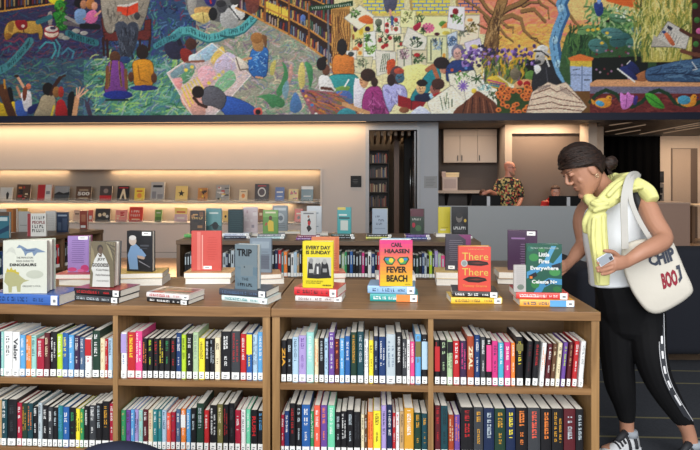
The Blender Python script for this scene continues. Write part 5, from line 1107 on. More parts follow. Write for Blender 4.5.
P_((206, 202, 212), [355, 78, 366, 90, 362, 107, 354, 107]); P_((148, 54, 118), [366, 90, 378, 86, 384, 97, 389, 117, 368, 117, 362, 106], edge=.6); S_([368, 90, 380, 90, 388, 116, 370, 116], [(186, 96, 156), (100, 34, 84)], 40, 6, .8, 1.3, .5); E_((206, 156, 112), 364, 81, 4.4, 7); E_((66, 44, 36), 368, 75, 7.6, 6.4); E_((66, 44, 36), 374.5, 82, 3.4, 5); L_((196, 150, 104), [344, 104, 356, 109, 368, 113], 4.4)
P_((158, 158, 208), [382, 88, 392, 84, 404, 86, 407, 98, 395, 104, 389, 112], edge=.5); S_([384, 88, 404, 88, 394, 104], [(196, 196, 230), (120, 116, 170)], 40, 5, .8, 1, .6); E_((90, 66, 70), 397, 75, 7, 9); E_((70, 110, 130), 400, 78, 4.4, 5); E_((180, 80, 60), 399, 71, 5, 3); E_((60, 40, 44), 391, 80, 4, 6)
P_((150, 26, 42), [398, 95, 412, 99, 426, 102, 420, 112, 398, 106], 0); L_((90, 14, 26), [412, 99, 411, 110], 1); E_((140, 90, 60), 404, 110, 5, 3); P_((196, 200, 220), [420, 106, 430, 112, 430, 117, 408, 117, 412, 112])
P_((34, 136, 146), [424, 77, 436, 66, 441, 78, 432, 88, 421, 99, 410, 99], edge=.5); L_((176, 104, 72), [427, 70, 433, 66, 438, 79], 4.2); E_((190, 130, 106), 445, 69, 5, 5); E_((52, 38, 42), 441.5, 63, 8, 6); P_((36, 46, 78), [416, 95, 430, 93, 432, 101, 416, 101]); E_((214, 172, 122), 421, 88, 4.8, 6); E_((44, 32, 32), 422, 83, 5.4, 3.6); P_((150, 190, 210), [429, 95, 433, 93, 432, 100]); E_((156, 96, 84), 435, 89, 5, 6); E_((80, 50, 42), 438, 84, 6.6, 5.6); P_((170, 44, 44), [432, 95, 442, 92, 440, 98])
P_((44, 66, 120), [447, 66, 456, 60, 470, 63, 475, 78, 450, 82, 446, 76], edge=.5); [E_(c, x, y, 1.5, 1.5) for c, x, y in (((206, 90, 60), 452, 70), ((206, 90, 60), 460, 72), ((90, 130, 190), 466, 68), ((206, 110, 80), 470, 74))]; E_((112, 112, 134), 458, 52, 6.6, 7.6); E_((200, 158, 146), 457.5, 54, 4.2, 6)
P_((222, 216, 196), [448, 74, 474, 70, 480, 82, 464, 102, 451, 90], 0, edge=.5); P_((224, 218, 198), [427, 102, 452, 85, 465, 101, 456, 117, 432, 117], 0, edge=.6); P_((224, 218, 200), [462, 84, 488, 70, 510, 113, 500, 117, 466, 100], 0, edge=.6); sprig(462, 78, GRN, 8, 6); [L_(DGR, [443 + 3 * k, 110 - k, 440 + 4 * k, 96 + k], .7) for k in range(4)]; L_((110, 130, 90), [447, 93, 446, 104], 1); L_((206, 200, 184), [458, 92, 468, 104], 2)
for k in range(10): L_((124, 92, 176), [463, 86, 463 + 5 * math.cos(k * .63), 86 + 5 * math.sin(k * .63)], 1.3)
for k in range(7): L_((60, 96, 54), [477, 79, 477 + 6 * math.cos(k * .9), 79 + 4.4 * math.sin(k * .9)], 1.3)
E_((226, 190, 60), 474, 91, 2.6, 2.4); sprig(484, 88, (110, 150, 150), 8, 5); sprig(492, 98, DGR, 8, 5)
P_((112, 66, 46), [456, 109, 464, 103, 474, 94, 478, 91, 486, 96, 496, 104, 500, 117, 456, 117])
for k in range(8): L_([(70, 40, 30), (150, 96, 70)][k % 2], [462 + 4.6 * k, 116, 466 + 3.4 * k, 96 + abs(k - 3) * 1.6], 1.1)
for fx_, fy_, sk in ((361.5, 80, (110, 70, 50)), (446.5, 69, (110, 60, 50)), (421, 88.5, (120, 80, 60)), (457.5, 53.5, (110, 80, 80)), (399.5, 77, (50, 50, 60)), (435, 89.5, (80, 40, 40))):
    for q in (-1.6, 1.4): E_((30, 24, 24), fx_ + q, fy_ - .6, .6, .45)
    L_(sk, [fx_ - .3, fy_ - .4, fx_ - .7, fy_ + 1.4], .5); L_((150, 60, 56), [fx_ - 1.1, fy_ + 2.9, fx_ + .8, fy_ + 2.9], .6)
# sunset, old tree and garden
P_((240, 138, 112), R(480, -8, 600, 34), 0); P_((228, 178, 84), R(497, 24, 600, 60), 0); S_(R(484, -8, 596, 36), [(244, 120, 110), (240, 160, 100), (236, 130, 90), (236, 180, 110)], 260, 9, 1.4, 0, .3); S_(R(498, 26, 590, 58), [(236, 196, 96), (216, 150, 80), (200, 150, 90), (240, 170, 90)], 200, 8, 1.2, 0, .4); P_((230, 190, 120), R(566, -8, 640, 20), 0)
T1, T2, T3 = (150, 114, 70), (84, 58, 40), (186, 150, 100)
for p, wd in (([499, 14, 508, 8, 520, 3, 532, -6], 6), ([500, 19, 512, 15, 521, 19, 524, 30, 531, 37, 545, 46], (5, 1.4)), ([522, 11, 534, 9, 545, 21], (4, 2.6)), ([523, 6, 530, 2, 540, 2], 3), ([496, 16, 487, 8, 478, -6], 4), ([502, 22, 508, 27, 513, 27, 513, 32], (3, 1)), ([500, 28, 506, 36, 513, 41], (2.6, .9)), ([491, 26, 485, 16], 4), ([536, -6, 541, 4, 548, 8, 549, 18], (2.6, 1.4)), ([545, -4, 556, 5], 2), ([505, 2, 503, -8], 5), ([531, 37, 537, 38, 540, 44], .9), ([478, 24, 486, 28], 2), ([568, 12, 575, 22, 582, 28], (3, 1.4)), ([460, -4, 478, 8, 492, 20], (1.4, 3))): L_(T2, [x + (.7 if i % 2 else 0) for i, x in enumerate(p)], wd); L_(T1, p, wd if isinstance(wd, tuple) else wd * .7)
P_(T1, [482, 64, 486, 34, 493, 14, 499, -2, 508, -2, 503, 14, 498, 34, 497, 64], edge=.8); S_([484, 62, 488, 32, 500, 8, 500, 30, 496, 62], [T3, T2, (120, 90, 54)], 90, 9, .9, -1.35, .2)
for i in range(150): E_([(116, 86, 158), (84, 62, 120), (156, 124, 190), (60, 56, 80)][i % 4], nr.uniform(462, 536), nr.uniform(49, 66) - (3 if nr.rand() < .3 else 0), nr.uniform(1, 2.4), nr.uniform(1, 2.2))
P_((86, 104, 60), R(484, 66, 526, 84), 0, alpha=.7); S_(R(482, 62, 526, 84), [(214, 176, 44), (90, 124, 52), (196, 150, 40), (60, 84, 50), (120, 90, 110)], 130, 6, 1.3, -1.4, .4)
P_((200, 170, 60), [487, 78, 500, 76, 508, 84, 506, 89, 493, 88]); L_((190, 70, 130), [488, 80, 505, 84], 1.4); L_((70, 140, 150), [491, 85, 506, 88], 1.6); L_((90, 70, 140), [490, 83, 506, 86], 1.2); E_((96, 134, 66), 531, 76, 6, 5.4); E_((120, 110, 90), 515, 74, 5, 6); L_((206, 206, 170), [498, 76, 514, 87], 1.2); E_((210, 206, 180), 514, 88, 3.4, 2.6)
P_((196, 146, 100), [514, 84, 524, 79, 535, 82, 535, 92, 526, 100, 518, 94]); E_((180, 36, 46), 520, 83, 2.8, 2.8); E_((170, 30, 40), 527, 84, 3.4, 3); P_((60, 84, 44), R(497, 88, 530, 114), 0)
for i in range(42): x, y = nr.uniform(498, 530), nr.uniform(86, 113); E_((218, 116, 54), x, y, 3, 2.4); E_((90, 44, 30), x, y, 1.1, .9)
P_((52, 52, 58), [535, 68, 541, 66, 549, 61, 556, 70, 561, 82, 556, 90, 533, 92], edge=.6); L_((84, 84, 92), [546, 68, 548, 84], 1); P_((214, 212, 206), [534, 66, 539, 65, 541, 70, 536, 74]); L_((206, 204, 200), [546, 58, 549, 66], 1.6); E_((172, 168, 162), 540, 58, 5.2, 7); E_((60, 60, 62), 538, 62, 3, 2); E_((206, 202, 196), 542.5, 49, 6, 4); E_((196, 192, 188), 542, 52.6, 9.6, 2.2, ang=.3); E_((50, 50, 52), 537.6, 57, 1, .7); E_((110, 104, 100), 537, 60.5, 1.4, 1); L_((40, 40, 42), [534, 51.5, 541, 51, 549, 57], 1.4); E_((90, 88, 86), 538, 56, 1, .8)
rb = [566, -8, 560, 4, 563, 14, 557, 28, 553, 42, 555, 58, 560, 72, 568, 84]; L_((60, 104, 148), [x + (1.5 if i % 2 == 0 else 0) for i, x in enumerate(rb)], 11); L_((110, 160, 196), rb, 8); [E_((176, 206, 214), x, y, 3, 4, alpha=.7) for x, y in ((561, 8), (555, 40), (558, 64))]; ticks(rb, (50, 84, 120), 26, 1.6)
P_((64, 96, 60), [566, 36, 580, 34, 600, 24, 634, 20, 650, 26, 650, 84, 566, 84]); P_((28, 36, 30), [592, 58, 648, 56, 648, 82, 592, 82], 0); S_([566, 34, 580, 34, 592, 60, 566, 66], [(54, 100, 60), (36, 66, 44), (90, 130, 70)], 90, 11, 1.3, -1.4, .3); S_([584, 4, 640, 12, 640, 40, 584, 36], [(130, 170, 100), (90, 140, 84), (176, 196, 140), (60, 104, 70)], 200, 7, 1.6, -.3, 1.2)
for c, x, y, rx, ry, a in (((74, 120, 116), 598, 46, 10, 7, .3), ((60, 104, 104), 620, 40, 11, 7, -.3), ((84, 130, 130), 612, 32, 11, 4.4, .1), ((110, 150, 96), 585, 30, 8, 4, -.4), ((96, 140, 104), 618, 18, 9, 4, .3), ((90, 130, 128), 640, 31, 9, 4, .25), ((70, 116, 110), 634, 44, 8, 6, .2)): E_(c, x, y, rx, ry, .1, 1, a); L_(tuple(q * .6 for q in c), [x - rx * .8, y, x + rx * .8, y + a * 4], .7)
for x, y in ((593, 30), (598, 29), (602, 43), (607, 33), (588, 30)): E_((226, 180, 60), x, y, 2, 1.5)
for i in range(26): E_([(150, 110, 140), (120, 50, 60), (170, 150, 160)][i % 3], nr.uniform(594, 648), nr.uniform(46, 79), 1.2, 1.1)
P_((228, 106, 46), [606, -8, 636, -8, 639, 9, 620, 5, 606, 1], 0); P_((50, 72, 136), [594, 4, 602, 2, 603, 13, 597, 16]); E_((130, 160, 210), 599, 1, 2, 3); [E_((206, 214, 190), nr.uniform(616, 655), nr.uniform(8, 22), 1.2, .9) for _ in range(30)]
P_((180, 168, 84), R(642, -8, 692, 62), 0); P_((226, 192, 104), R(654, -8, 692, 16), 0); S_(R(634, 6, 692, 62), [(206, 196, 110), (130, 140, 60), (90, 112, 56), (176, 160, 80), (220, 210, 140)], 420, 14, 1, -1.5, .22)
P_((76, 36, 36), R(692, -8, 722, 84), 0); [E_(c, x, y, 3, 3) for c, x, y in (((70, 120, 60), 695, 6), ((70, 120, 60), 697, 20), ((200, 100, 150), 699, 31), ((70, 120, 60), 696, 44), ((180, 90, 90), 706, 14), ((70, 120, 60), 710, 30))]
P_((156, 172, 206), [570, 66, 592, 67, 592, 91, 571, 91], 0); P_((208, 178, 66), [570, 60, 592, 60, 592, 67, 570, 66], 0); P_((230, 120, 56), [568, 58, 580, 54, 594, 58, 592, 61, 570, 61], 0); L_((100, 116, 150), [570, 75, 592, 75], .7); L_((110, 126, 160), [582, 66, 582, 91], .8); L_((60, 66, 84), [573, 70, 580, 69], .6); L_((60, 66, 84), [584, 80, 590, 80], .6); P_((120, 84, 44), [571, 91, 592, 91, 592, 114, 574, 114], 0)
P_((218, 194, 170), [526, 113, 532, 92, 548, 82, 556, 85, 566, 82, 580, 98, 587, 107, 580, 114], 0, edge=.7)
for p in ([534, 94, 550, 88, 557, 92, 566, 88, 580, 100], [531, 100, 548, 96, 558, 99, 582, 103], [529, 106, 552, 102, 560, 105, 584, 107], [528, 110, 556, 108, 582, 111]): L_((120, 80, 64), p, .9)
for k in range(5): L_((150, 130, 120), [538, 92 - k * 1.2, 550, 86 - k * .3], .6); L_((150, 130, 120), [560, 86 + k, 572, 92 + k * 1.2], .6)
P_((210, 152, 108), [590, 83, 597, 79.5, 722, 79.5, 722, 87, 590, 87], 0); P_((118, 112, 134), R(590, 86.5, 722, 94), 0); P_((116, 50, 50), R(590, 93.5, 722, 118), 0); S_(R(592, 95, 720, 112), [(140, 66, 60), (96, 36, 40)], 120, 6, 1.2, 0, .5)
L_((36, 70, 46), [590, 102, 597, 94, 606, 90, 616, 94, 623, 104, 632, 107, 642, 102, 650, 93, 659, 90, 668, 94, 675, 103, 684, 106, 696, 104, 706, 98, 720, 96], 3.6)
for bx, by in ((603, 103), (688, 102)): E_((224, 146, 48), bx, by, 8.4, 5); E_((224, 146, 48), bx + 6, by - 4.6, 3.2, 3); P_((224, 146, 48), [bx - 8, by - 1, bx - 12, by - 4, bx - 10, by + 2]); P_((44, 44, 110), [bx + 8.6, by - 5, bx + 11.5, by - 4.4, bx + 8.8, by - 3.4], 0); E_((40, 30, 30), bx + 6.8, by - 5.2, .7, .7)
E_((76, 156, 196), 600, 103.5, 4.6, 2.6, ang=.3); E_((74, 148, 178), 684, 100, 6.6, 4.6); P_((196, 116, 186), [620, 93, 625, 95, 628, 92, 631, 95, 634, 96, 631, 106, 622, 109]); L_((140, 70, 134), [627, 95, 626, 107], .9); P_((70, 54, 130), [633, 103, 635, 96, 638, 97, 636, 105]); P_((76, 158, 56), [645, 94, 655, 95, 665, 108, 652, 106]); L_((40, 100, 36), [647, 96, 663, 107], .8)
P_((166, 106, 68), [636, 75, 648, 70, 648, 80, 637, 81]); P_((68, 98, 132), [646, 70, 656, 66, 685, 60, 722, 59, 722, 80, 660, 81.5, 647, 80], edge=.6); S_([650, 70, 684, 62, 700, 62, 700, 78, 652, 78], [(96, 130, 160), (44, 66, 96)], 60, 12, .9, -.1, .15); L_((36, 52, 78), [648, 75, 676, 73, 700, 76], 1); P_((46, 56, 112), [619, 70, 627, 66, 637, 77, 634, 80]); L_((226, 222, 214), [618, 69, 634.5, 81.6], 1.6); P_((40, 50, 100), [626, 66, 631, 61, 637, 66, 640, 72, 634, 73]); L_((216, 212, 206), [630, 61, 627, 64], 1); L_((206, 206, 204), [692, 62, 697, 69, 693, 70], 1)
P_((196, 190, 180), [651, 47, 661, 31, 668, 21, 690, 34, 686, 49, 672, 47], 0, edge=.5); P_((176, 168, 156), [651, 46, 654, 35, 672, 47], 0)
for k in range(7): L_((130, 126, 122), [664 + k * 2.6, 27 + k * 1.7, 660 + k * 2.8, 36 + k * 1.4], .6)
P_((206, 110, 70), [664, 34, 668, 33, 675, 44, 671, 45]); P_((60, 56, 70), [668, 25, 673, 28, 671, 31, 667, 28], 0); E_((60, 80, 130), 664, 32, 1.8, 1.6); L_((96, 58, 46), [681, 30, 690, 35, 722, 42], 3.6); L_((120, 74, 56), [682, 51, 692, 54, 722, 58], 4)
# painted board: a fine grid carrying the picture
zt_, zb_ = 4.92, ZT; xm0, xm1 = at(-14, 60, YM).x, at(714, 60, YM).x
nx, nz_ = 1160, 200
gx, gz = np.meshgrid(np.linspace(xm0, xm1, nx), np.linspace(zb_, zt_, nz_))
dep = -gx * math.sin(TH) + YM * math.cos(TH); gu = CU + F * (gx * math.cos(TH) + YM * math.sin(TH)) / dep; gv = HV - F * (gz - CZ) / dep
fx = np.clip((gu - U0) * PS - .5, 0, cv.shape[1] - 1.01); fy = np.clip((gv - V0) * PS - .5, 0, cv.shape[0] - 1.01); ix, iy = fx.astype(int), fy.astype(int); fx = (fx - ix)[..., None]; fy = (fy - iy)[..., None]
smp = (cv[iy, ix] * (1 - fx) + cv[iy, ix + 1] * fx) * (1 - fy) + (cv[iy + 1, ix] * (1 - fx) + cv[iy + 1, ix + 1] * fx) * fy
smp = np.clip(smp, 4, 250) / 255; smp = np.clip(smp + (smp - .44) * .3, .01, 1); smp = smp * .86 + smp.mean(-1, keepdims=True) * .14; smp = np.where(smp <= .04045, smp / 12.92, ((smp + .055) / 1.055) ** 2.4)
me = bpy.data.meshes.new('mural'); nV = nx * nz_
co = np.stack([gx, np.full_like(gx, YM), gz], -1).reshape(-1, 3).astype(np.float32)
idx = np.arange(nV).reshape(nz_, nx); q = np.stack([idx[:-1, :-1], idx[:-1, 1:], idx[1:, 1:], idx[1:, :-1]], -1).reshape(-1)
me.vertices.add(nV); me.vertices.foreach_set('co', co.reshape(-1)); me.loops.add(len(q)); me.loops.foreach_set('vertex_index', q.astype(np.int32))
nF = len(q) // 4; me.polygons.add(nF); me.polygons.foreach_set('loop_start', np.arange(nF, dtype=np.int32) * 4); me.update(calc_edges=True)
ca = me.color_attributes.new('paint', 'FLOAT_COLOR', 'POINT'); rgba = np.ones((nV, 4), np.float32); rgba[:, :3] = smp.reshape(-1, 3); ca.data.foreach_set('color', rgba.reshape(-1))
pm = bpy.data.materials.new('m_paint'); pm.use_nodes = True; nt = pm.node_tree; b = nt.nodes['Principled BSDF']; b.inputs['Roughness'].default_value = .7
an = nt.nodes.new('ShaderNodeAttribute'); an.attribute_name = 'paint'; tc = nt.nodes.new('ShaderNodeTexCoord'); n = nt.nodes.new('ShaderNodeTexNoise'); n.inputs['Scale'].default_value = 14; n.inputs['Detail'].default_value = 5; bp = nt.nodes.new('ShaderNodeBump'); bp.inputs['Strength'].default_value = .15; bp.inputs['Distance'].default_value = .01
for a, bb in ((an.outputs['Color'], b.inputs['Base Color']), (tc.outputs['Object'], n.inputs['Vector']), (n.outputs['Fac'], bp.inputs['Height']), (bp.outputs[0], b.inputs['Normal'])): nt.links.new(a, bb)
me.materials.append(pm)
t = thing('mural', 'wide painted mural of people reading among books and plants, above the blue beam', 'mural', (0, 0, 0))
o = bpy.data.objects.new('painted_face', me); COL.objects.link(o); o.parent = t
MB().box(xm0, xm1, YM + .002, YM + .069, zb_ + .001, zt_).build('backing_panel', t, mat((60, 56, 60)))
# ------------------------------------------------------------------ people
def cr(p, k):
    """Catmull-Rom through tuples"""
    out = []; n = len(p)
    for i in range(n - 1):
        a, b_, c, d = p[max(i - 1, 0)], p[i], p[i + 1], p[min(i + 2, n - 1)]
        for j in range(k):
            t = j / k; out.append(tuple(.5 * (2 * b_[q] + (c[q] - a[q]) * t + (2 * a[q] - 5 * b_[q] + 4 * c[q] - d[q]) * t * t + (3 * b_[q] - a[q] - 3 * c[q] + d[q]) * t ** 3) for q in range(len(b_))))
    return out + [tuple(p[-1])]
def limb(mb, pts, k=4, n=16, cap=.45, grow=0):
    """rings along (u, v, d, half width px, half depth px): a rounded, tapering limb"""
    pts = [tuple(p) if len(p) == 5 else (*p, p[3]) for p in pts]; P = cr(pts, k)
    pos = [W(*p[:3]) for p in P]; rings = []
    def ring(i, f, off):
        t = (pos[min(i + 1, len(pos) - 1)] - pos[max(i - 1, 0)]).normalized(); a = t.cross(FW)
        if a.length < .2: a = t.cross(UP)
        a.normalize(); b_ = a.cross(t).normalized(); s = P[i][2] / F; rw = (P[i][3] * s + grow) * f; rd = (P[i][4] * s + grow) * f; c = pos[i] + t * off
        return [c + a * (rw * math.cos(2 * PI * j / n)) + b_ * (rd * math.sin(2 * PI * j / n)) for j in range(n)]
    r0 = min(P[0][3], P[0][4]) * P[0][2] / F * cap; r1 = min(P[-1][3], P[-1][4]) * P[-1][2] / F * cap
    rings += [ring(0, .45, -r0), ring(0, .8, -r0 * .6)] + [ring(i, 1, 0) for i in range(len(P))] + [ring(len(P) - 1, .8, r1 * .6), ring(len(P) - 1, .45, r1)]
    return mb.rings(rings)
def fuse(mb, name, parent, mats, voxel=.005, smooth=4, paint=None):
    """overlapping shapes become one continuous skin"""
    o = mb.build(name); o.modifiers.new('r', 'REMESH').mode = 'VOXEL'; r = o.modifiers[-1]; r.voxel_size = voxel; r.use_smooth_shade = True
    s = o.modifiers.new('s', 'SMOOTH'); s.iterations = smooth; s.factor = .5
    me = bpy.data.meshes.new_from_object(o.evaluated_get(bpy.context.evaluated_depsgraph_get())); old = o.data; o.modifiers.clear(); o.data = me; bpy.data.meshes.remove(old); me.name = name
    me.materials.clear()
    for m in mats: me.materials.append(m)
    if paint:
        for f in me.polygons: f.material_index = paint(f.center)
    me.polygons.foreach_set('use_smooth', [True] * len(me.polygons))
    if parent: o.parent = parent
    return o
def unlink_offset(t):
    """the parts of t were modelled in room coordinates"""
    for o in COL.objects:
        if o.parent == t: o.matrix_parent_inverse = Matrix.Translation(-t.location)
class Head:
    """skull, face and ears in a frame with x forward, y to the person's left, z up; k scales it"""
    LV = [(-.128, .074, .045, .012), (-.122, .086, .02, .028), (-.108, .092, -.01, .041), (-.092, .088, -.03, .05), (-.075, .086, -.05, .057), (-.055, .089, -.066, .062), (-.035, .088, -.076, .066), (-.015, .086, -.084, .069), (.005, .084, -.091, .071), (.022, .083, -.095, .072), (.036, .09, -.098, .074), (.058, .091, -.1, .075), (.08, .083, -.098, .071), (.1, .064, -.084, .058), (.114, .036, -.058, .038), (.121, .006, -.03, .014)]
    def __init__(s, c, f, u, k=1.0): s.c = Vector(c); s.f = f.normalized(); s.l = u.cross(s.f).normalized(); s.u = s.f.cross(s.l).normalized(); s.k = k; s.M = Matrix((s.f, s.l, s.u)).transposed()
    def p(s, x, y, z): return s.c + (s.f * x + s.l * y + s.u * z) * s.k
    def loc(s, q): v = s.M.transposed() @ (Vector(q) - s.c); return v / s.k
    def lv(s, mb, lv, n=20, e=.85):
        rs = []
        for z, xf, xb, hw in lv:
            cx = (xf + xb) / 2; rx = (xf - xb) / 2; r = []
            for j in range(n):
                a = 2 * PI * j / n; ca, sa = math.cos(a), math.sin(a); r.append(s.p(cx + rx * math.copysign(abs(ca) ** e, ca), hw * math.copysign(abs(sa) ** e, sa), z))
            rs.append(r)
        return mb.rings(rs)
    def ball(s, mb, c, r, n=12, m=8): return mb.ball(s.p(*c), [q * s.k for q in r], n, m, s.M.to_4x4())
    def build(s, mb):
        s.lv(mb, s.LV)
        mb.rings([[s.p(x + r * .9 * math.cos(a) * .6, w_ * math.sin(a), z + r * math.cos(a)) for a in [2 * PI * j / 10 for j in range(10)]] for x, z, r, w_ in ((.078, .034, .006, .007), (.09, .022, .008, .008), (.1, .004, .009, .009), (.112, -.014, .01, .012), (.114, -.022, .008, .011), (.108, -.028, .005, .008))])
        for y in (-1, 1):
            s.ball(mb, (.098, y * .012, -.023), (.011, .009, .009)); s.ball(mb, (-.006, y * .074, -.008), (.019, .008, .034)); s.ball(mb, (.082, y * .032, .018), (.013, .016, .009)); s.ball(mb, (.084, y * .032, .036), (.012, .022, .006)); s.ball(mb, (.057, y * .04, -.026), (.02, .018, .024))
        s.ball(mb, (.0865, 0, -.054), (.01, .021, .007)); s.ball(mb, (.085, 0, -.067), (.01, .019, .007)); s.ball(mb, (.086, 0, -.108), (.014, .02, .016))
    def paint(s, q):
        """skin 0, lips 1, eye white 2, iris 3, brow 4"""
        x, y, z = s.loc(q); y = abs(y)
        if x < .06 or abs(z) > .13: return 0
        if x > .093 and y < .02 and -.073 < z < -.05: return 1
        if x > .083 and abs(y - .032) < .012 and abs(z - .018) < .0055: return 3 if abs(y - .03) < .006 else 2
        if x > .07 and .016 < y < .05 and abs(z - .04) < .0028: return 4
        return 0
def skin(c): return mat(c, .5, .05, 25)
LIP, EYW, IRIS, BROW = mat((158, 98, 86), .45, 0), mat((220, 214, 208), .3, 0), mat((44, 32, 26), .2, 0), mat((104, 72, 56), .7, 0)
SH_ = lambda pts, dd: [(p[0], p[1], p[2] + dd, *p[3:]) for p in pts]

# --- the woman at the end of the bookcase
SKW = (172, 124, 100)
wom = thing('person', 'woman in white top and black leggings with yellow sweater round her shoulders, looking down at a book', 'person', tuple(Vector((*W(640, 300, 2.8).xy, .006))))
wom['label'] = 'woman in white top and black leggings, yellow sweater over shoulders, looking at the books'
pit = math.radians(34); fw = (-RT * math.cos(pit) - UP * math.sin(pit) - FW * .02); uw = (UP * math.cos(pit) - RT * math.sin(pit))
HW = Head(W(583.5, 169, 2.72), fw, uw, 1.03)
TORSO = [(630, 300, 2.81, 24, 19), (622, 275, 2.80, 25, 18), (615, 250, 2.80, 26, 19), (614, 228, 2.80, 28, 20), (615, 210, 2.80, 28, 17), (612, 199, 2.79, 20, 14), (604, 190, 2.77, 12, 12), (597, 181, 2.75, 10.5, 11), (592, 172, 2.74, 10, 10)]
ARM_L = [(639, 203, 2.72, 10, 10), (646.5, 206, 2.66, 9.6, 10), (654, 221, 2.60, 9.6, 9.4), (664, 238, 2.53, 8.8, 8.6), (655.5, 245.5, 2.49, 8.8, 8.6), (643, 251.5, 2.47, 7.8, 7.6), (632, 258.5, 2.46, 6.4, 5.6), (625, 262.5, 2.445, 6.2, 4.4)]
ARM_R = [(600, 206, 2.88, 11, 11), (588, 208, 2.92, 9.5, 10), (581.5, 222, 2.94, 8.4, 8.4), (584, 242, 2.93, 7.8, 7.8), (577, 253, 2.89, 6.8, 6.8), (571.5, 260, 2.86, 5, 4.6), (568, 264, 2.84, 5, 3.6)]
LEG_R = [(617, 296, 2.85, 19, 19), (615.5, 325, 2.86, 17.5, 18), (617.5, 362, 2.87, 14.4, 15), (620, 385, 2.88, 13.3, 14), (624.5, 405, 2.89, 9.6, 10.5), (626.5, 420, 2.89, 6.8, 7.4), (627, 433, 2.89, 6.4, 7), (627, 444, 2.89, 7, 7)]
LEG_L = [(642, 296, 2.79, 20, 20), (646, 325, 2.78, 17, 18), (649.5, 353, 2.76, 15, 16), (657.5, 378, 2.755, 13, 14), (669, 399, 2.76, 11, 12), (682, 419, 2.765, 8, 9), (688.5, 433, 2.765, 6.6, 7.2), (691, 446, 2.765, 6.8, 7.2), (691.5, 458, 2.765, 7, 7)]
mb = MB()
limb(mb, TORSO); limb(mb, ARM_L); limb(mb, ARM_R); limb(mb, LEG_R); limb(mb, LEG_L); HW.build(mb)
# feet inside the shoes
limb(mb, [(630, 444, 2.89, 6, 7), (618, 447, 2.86, 5, 7), (606, 450, 2.82, 3.4, 6)]); limb(mb, [(692, 458, 2.77, 6, 7), (684, 462, 2.74, 5, 7), (674, 464, 2.70, 3.4, 6)])
# near hand: palm under the phone, thumb on top, four fingers curling beneath
limb(mb, [(627, 262, 2.45, 6, 4.4), (621, 262.5, 2.435, 7.6, 4.2), (613, 263.5, 2.425, 7.8, 3.8)], n=12)
for q in ([(618, 256.5, 2.43, 3, 2.8), (613.5, 252.5, 2.415, 2.5), (608.5, 251.2, 2.405, 2.2), (604, 251, 2.40, 1.8)],
          [(613, 259, 2.428, 2.3), (607, 259.5, 2.425, 2.1), (601, 261, 2.415, 1.9), (597.5, 263.5, 2.40, 1.6)],
          [(613, 263, 2.425, 2.3), (606.5, 265, 2.42, 2.1), (600.5, 267, 2.41, 1.9), (596.8, 268, 2.395, 1.6)],
          [(613, 267, 2.425, 2.3), (607, 269.2, 2.42, 2.1), (601.5, 270.8, 2.41, 1.9), (597.6, 271.2, 2.395, 1.6)],
          [(614, 270, 2.428, 2.1), (609, 272.8, 2.425, 1.9), (604.5, 274.2, 2.415, 1.7), (601.6, 274.4, 2.405, 1.4)]): limb(mb, q, n=10)
# far hand on the open book's edge
limb(mb, [(571, 261, 2.86, 4.8, 3.8), (566.5, 265, 2.83, 5.6, 3.2), (563.5, 267, 2.815, 5.2, 3)], n=12)
for q in ([(568, 262, 2.84, 2), (563.5, 261.5, 2.82, 1.7), (560, 262.5, 2.81, 1.4)], [(564, 264.5, 2.815, 1.8), (559.5, 266, 2.805, 1.6), (556, 268.5, 2.80, 1.3)], [(564, 267, 2.815, 1.8), (559.5, 269, 2.805, 1.6), (556.5, 271.5, 2.80, 1.3)], [(564.5, 269.3, 2.815, 1.7), (560.5, 271.6, 2.805, 1.5), (558, 274, 2.80, 1.2)], [(566, 271, 2.82, 1.5), (563, 273.4, 2.815, 1.3), (561, 275.4, 2.81, 1.1)]): limb(mb, q, n=10)
fuse(mb, 'body', wom, [skin(SKW), LIP, EYW, IRIS, BROW], .0038, 3, lambda q: {2: 0, 3: 3, 4: 4}.get(HW.paint(q), HW.paint(q)) if HW.loc(q).z > -.04 else HW.paint(q))
# hair: cap over the skull, swept back into a low bun
HAIR = bpy.data.materials.new('m_hair'); HAIR.use_nodes = True; nt = HAIR.node_tree; b = nt.nodes['Principled BSDF']; tc = nt.nodes.new('ShaderNodeTexCoord'); mp = nt.nodes.new('ShaderNodeMapping'); n = nt.nodes.new('ShaderNodeTexNoise'); r = nt.nodes.new('ShaderNodeValToRGB'); bp = nt.nodes.new('ShaderNodeBump')
mp.inputs['Scale'].default_value = (22, 60, 110); mp.inputs['Rotation'].default_value = (0, math.radians(-25), 0); n.inputs['Scale'].default_value = 1.6; n.inputs['Detail'].default_value = 4; r.color_ramp.elements[0].color = (*lin((20, 13, 11)), 1); r.color_ramp.elements[1].color = (*lin((54, 35, 26)), 1); r.color_ramp.elements[0].position = .35; r.color_ramp.elements[1].position = .75; bp.inputs['Strength'].default_value = .5; bp.inputs['Distance'].default_value = .006
for a, bb in ((tc.outputs['Object'], mp.inputs[0]), (mp.outputs[0], n.inputs['Vector']), (n.outputs['Fac'], r.inputs[0]), (r.outputs[0], b.inputs['Base Color']), (n.outputs['Fac'], bp.inputs['Height']), (bp.outputs[0], b.inputs['Normal'])): nt.links.new(a, bb)
b.inputs['Roughness'].default_value = .55; b.inputs['Specular IOR Level'].default_value = .3
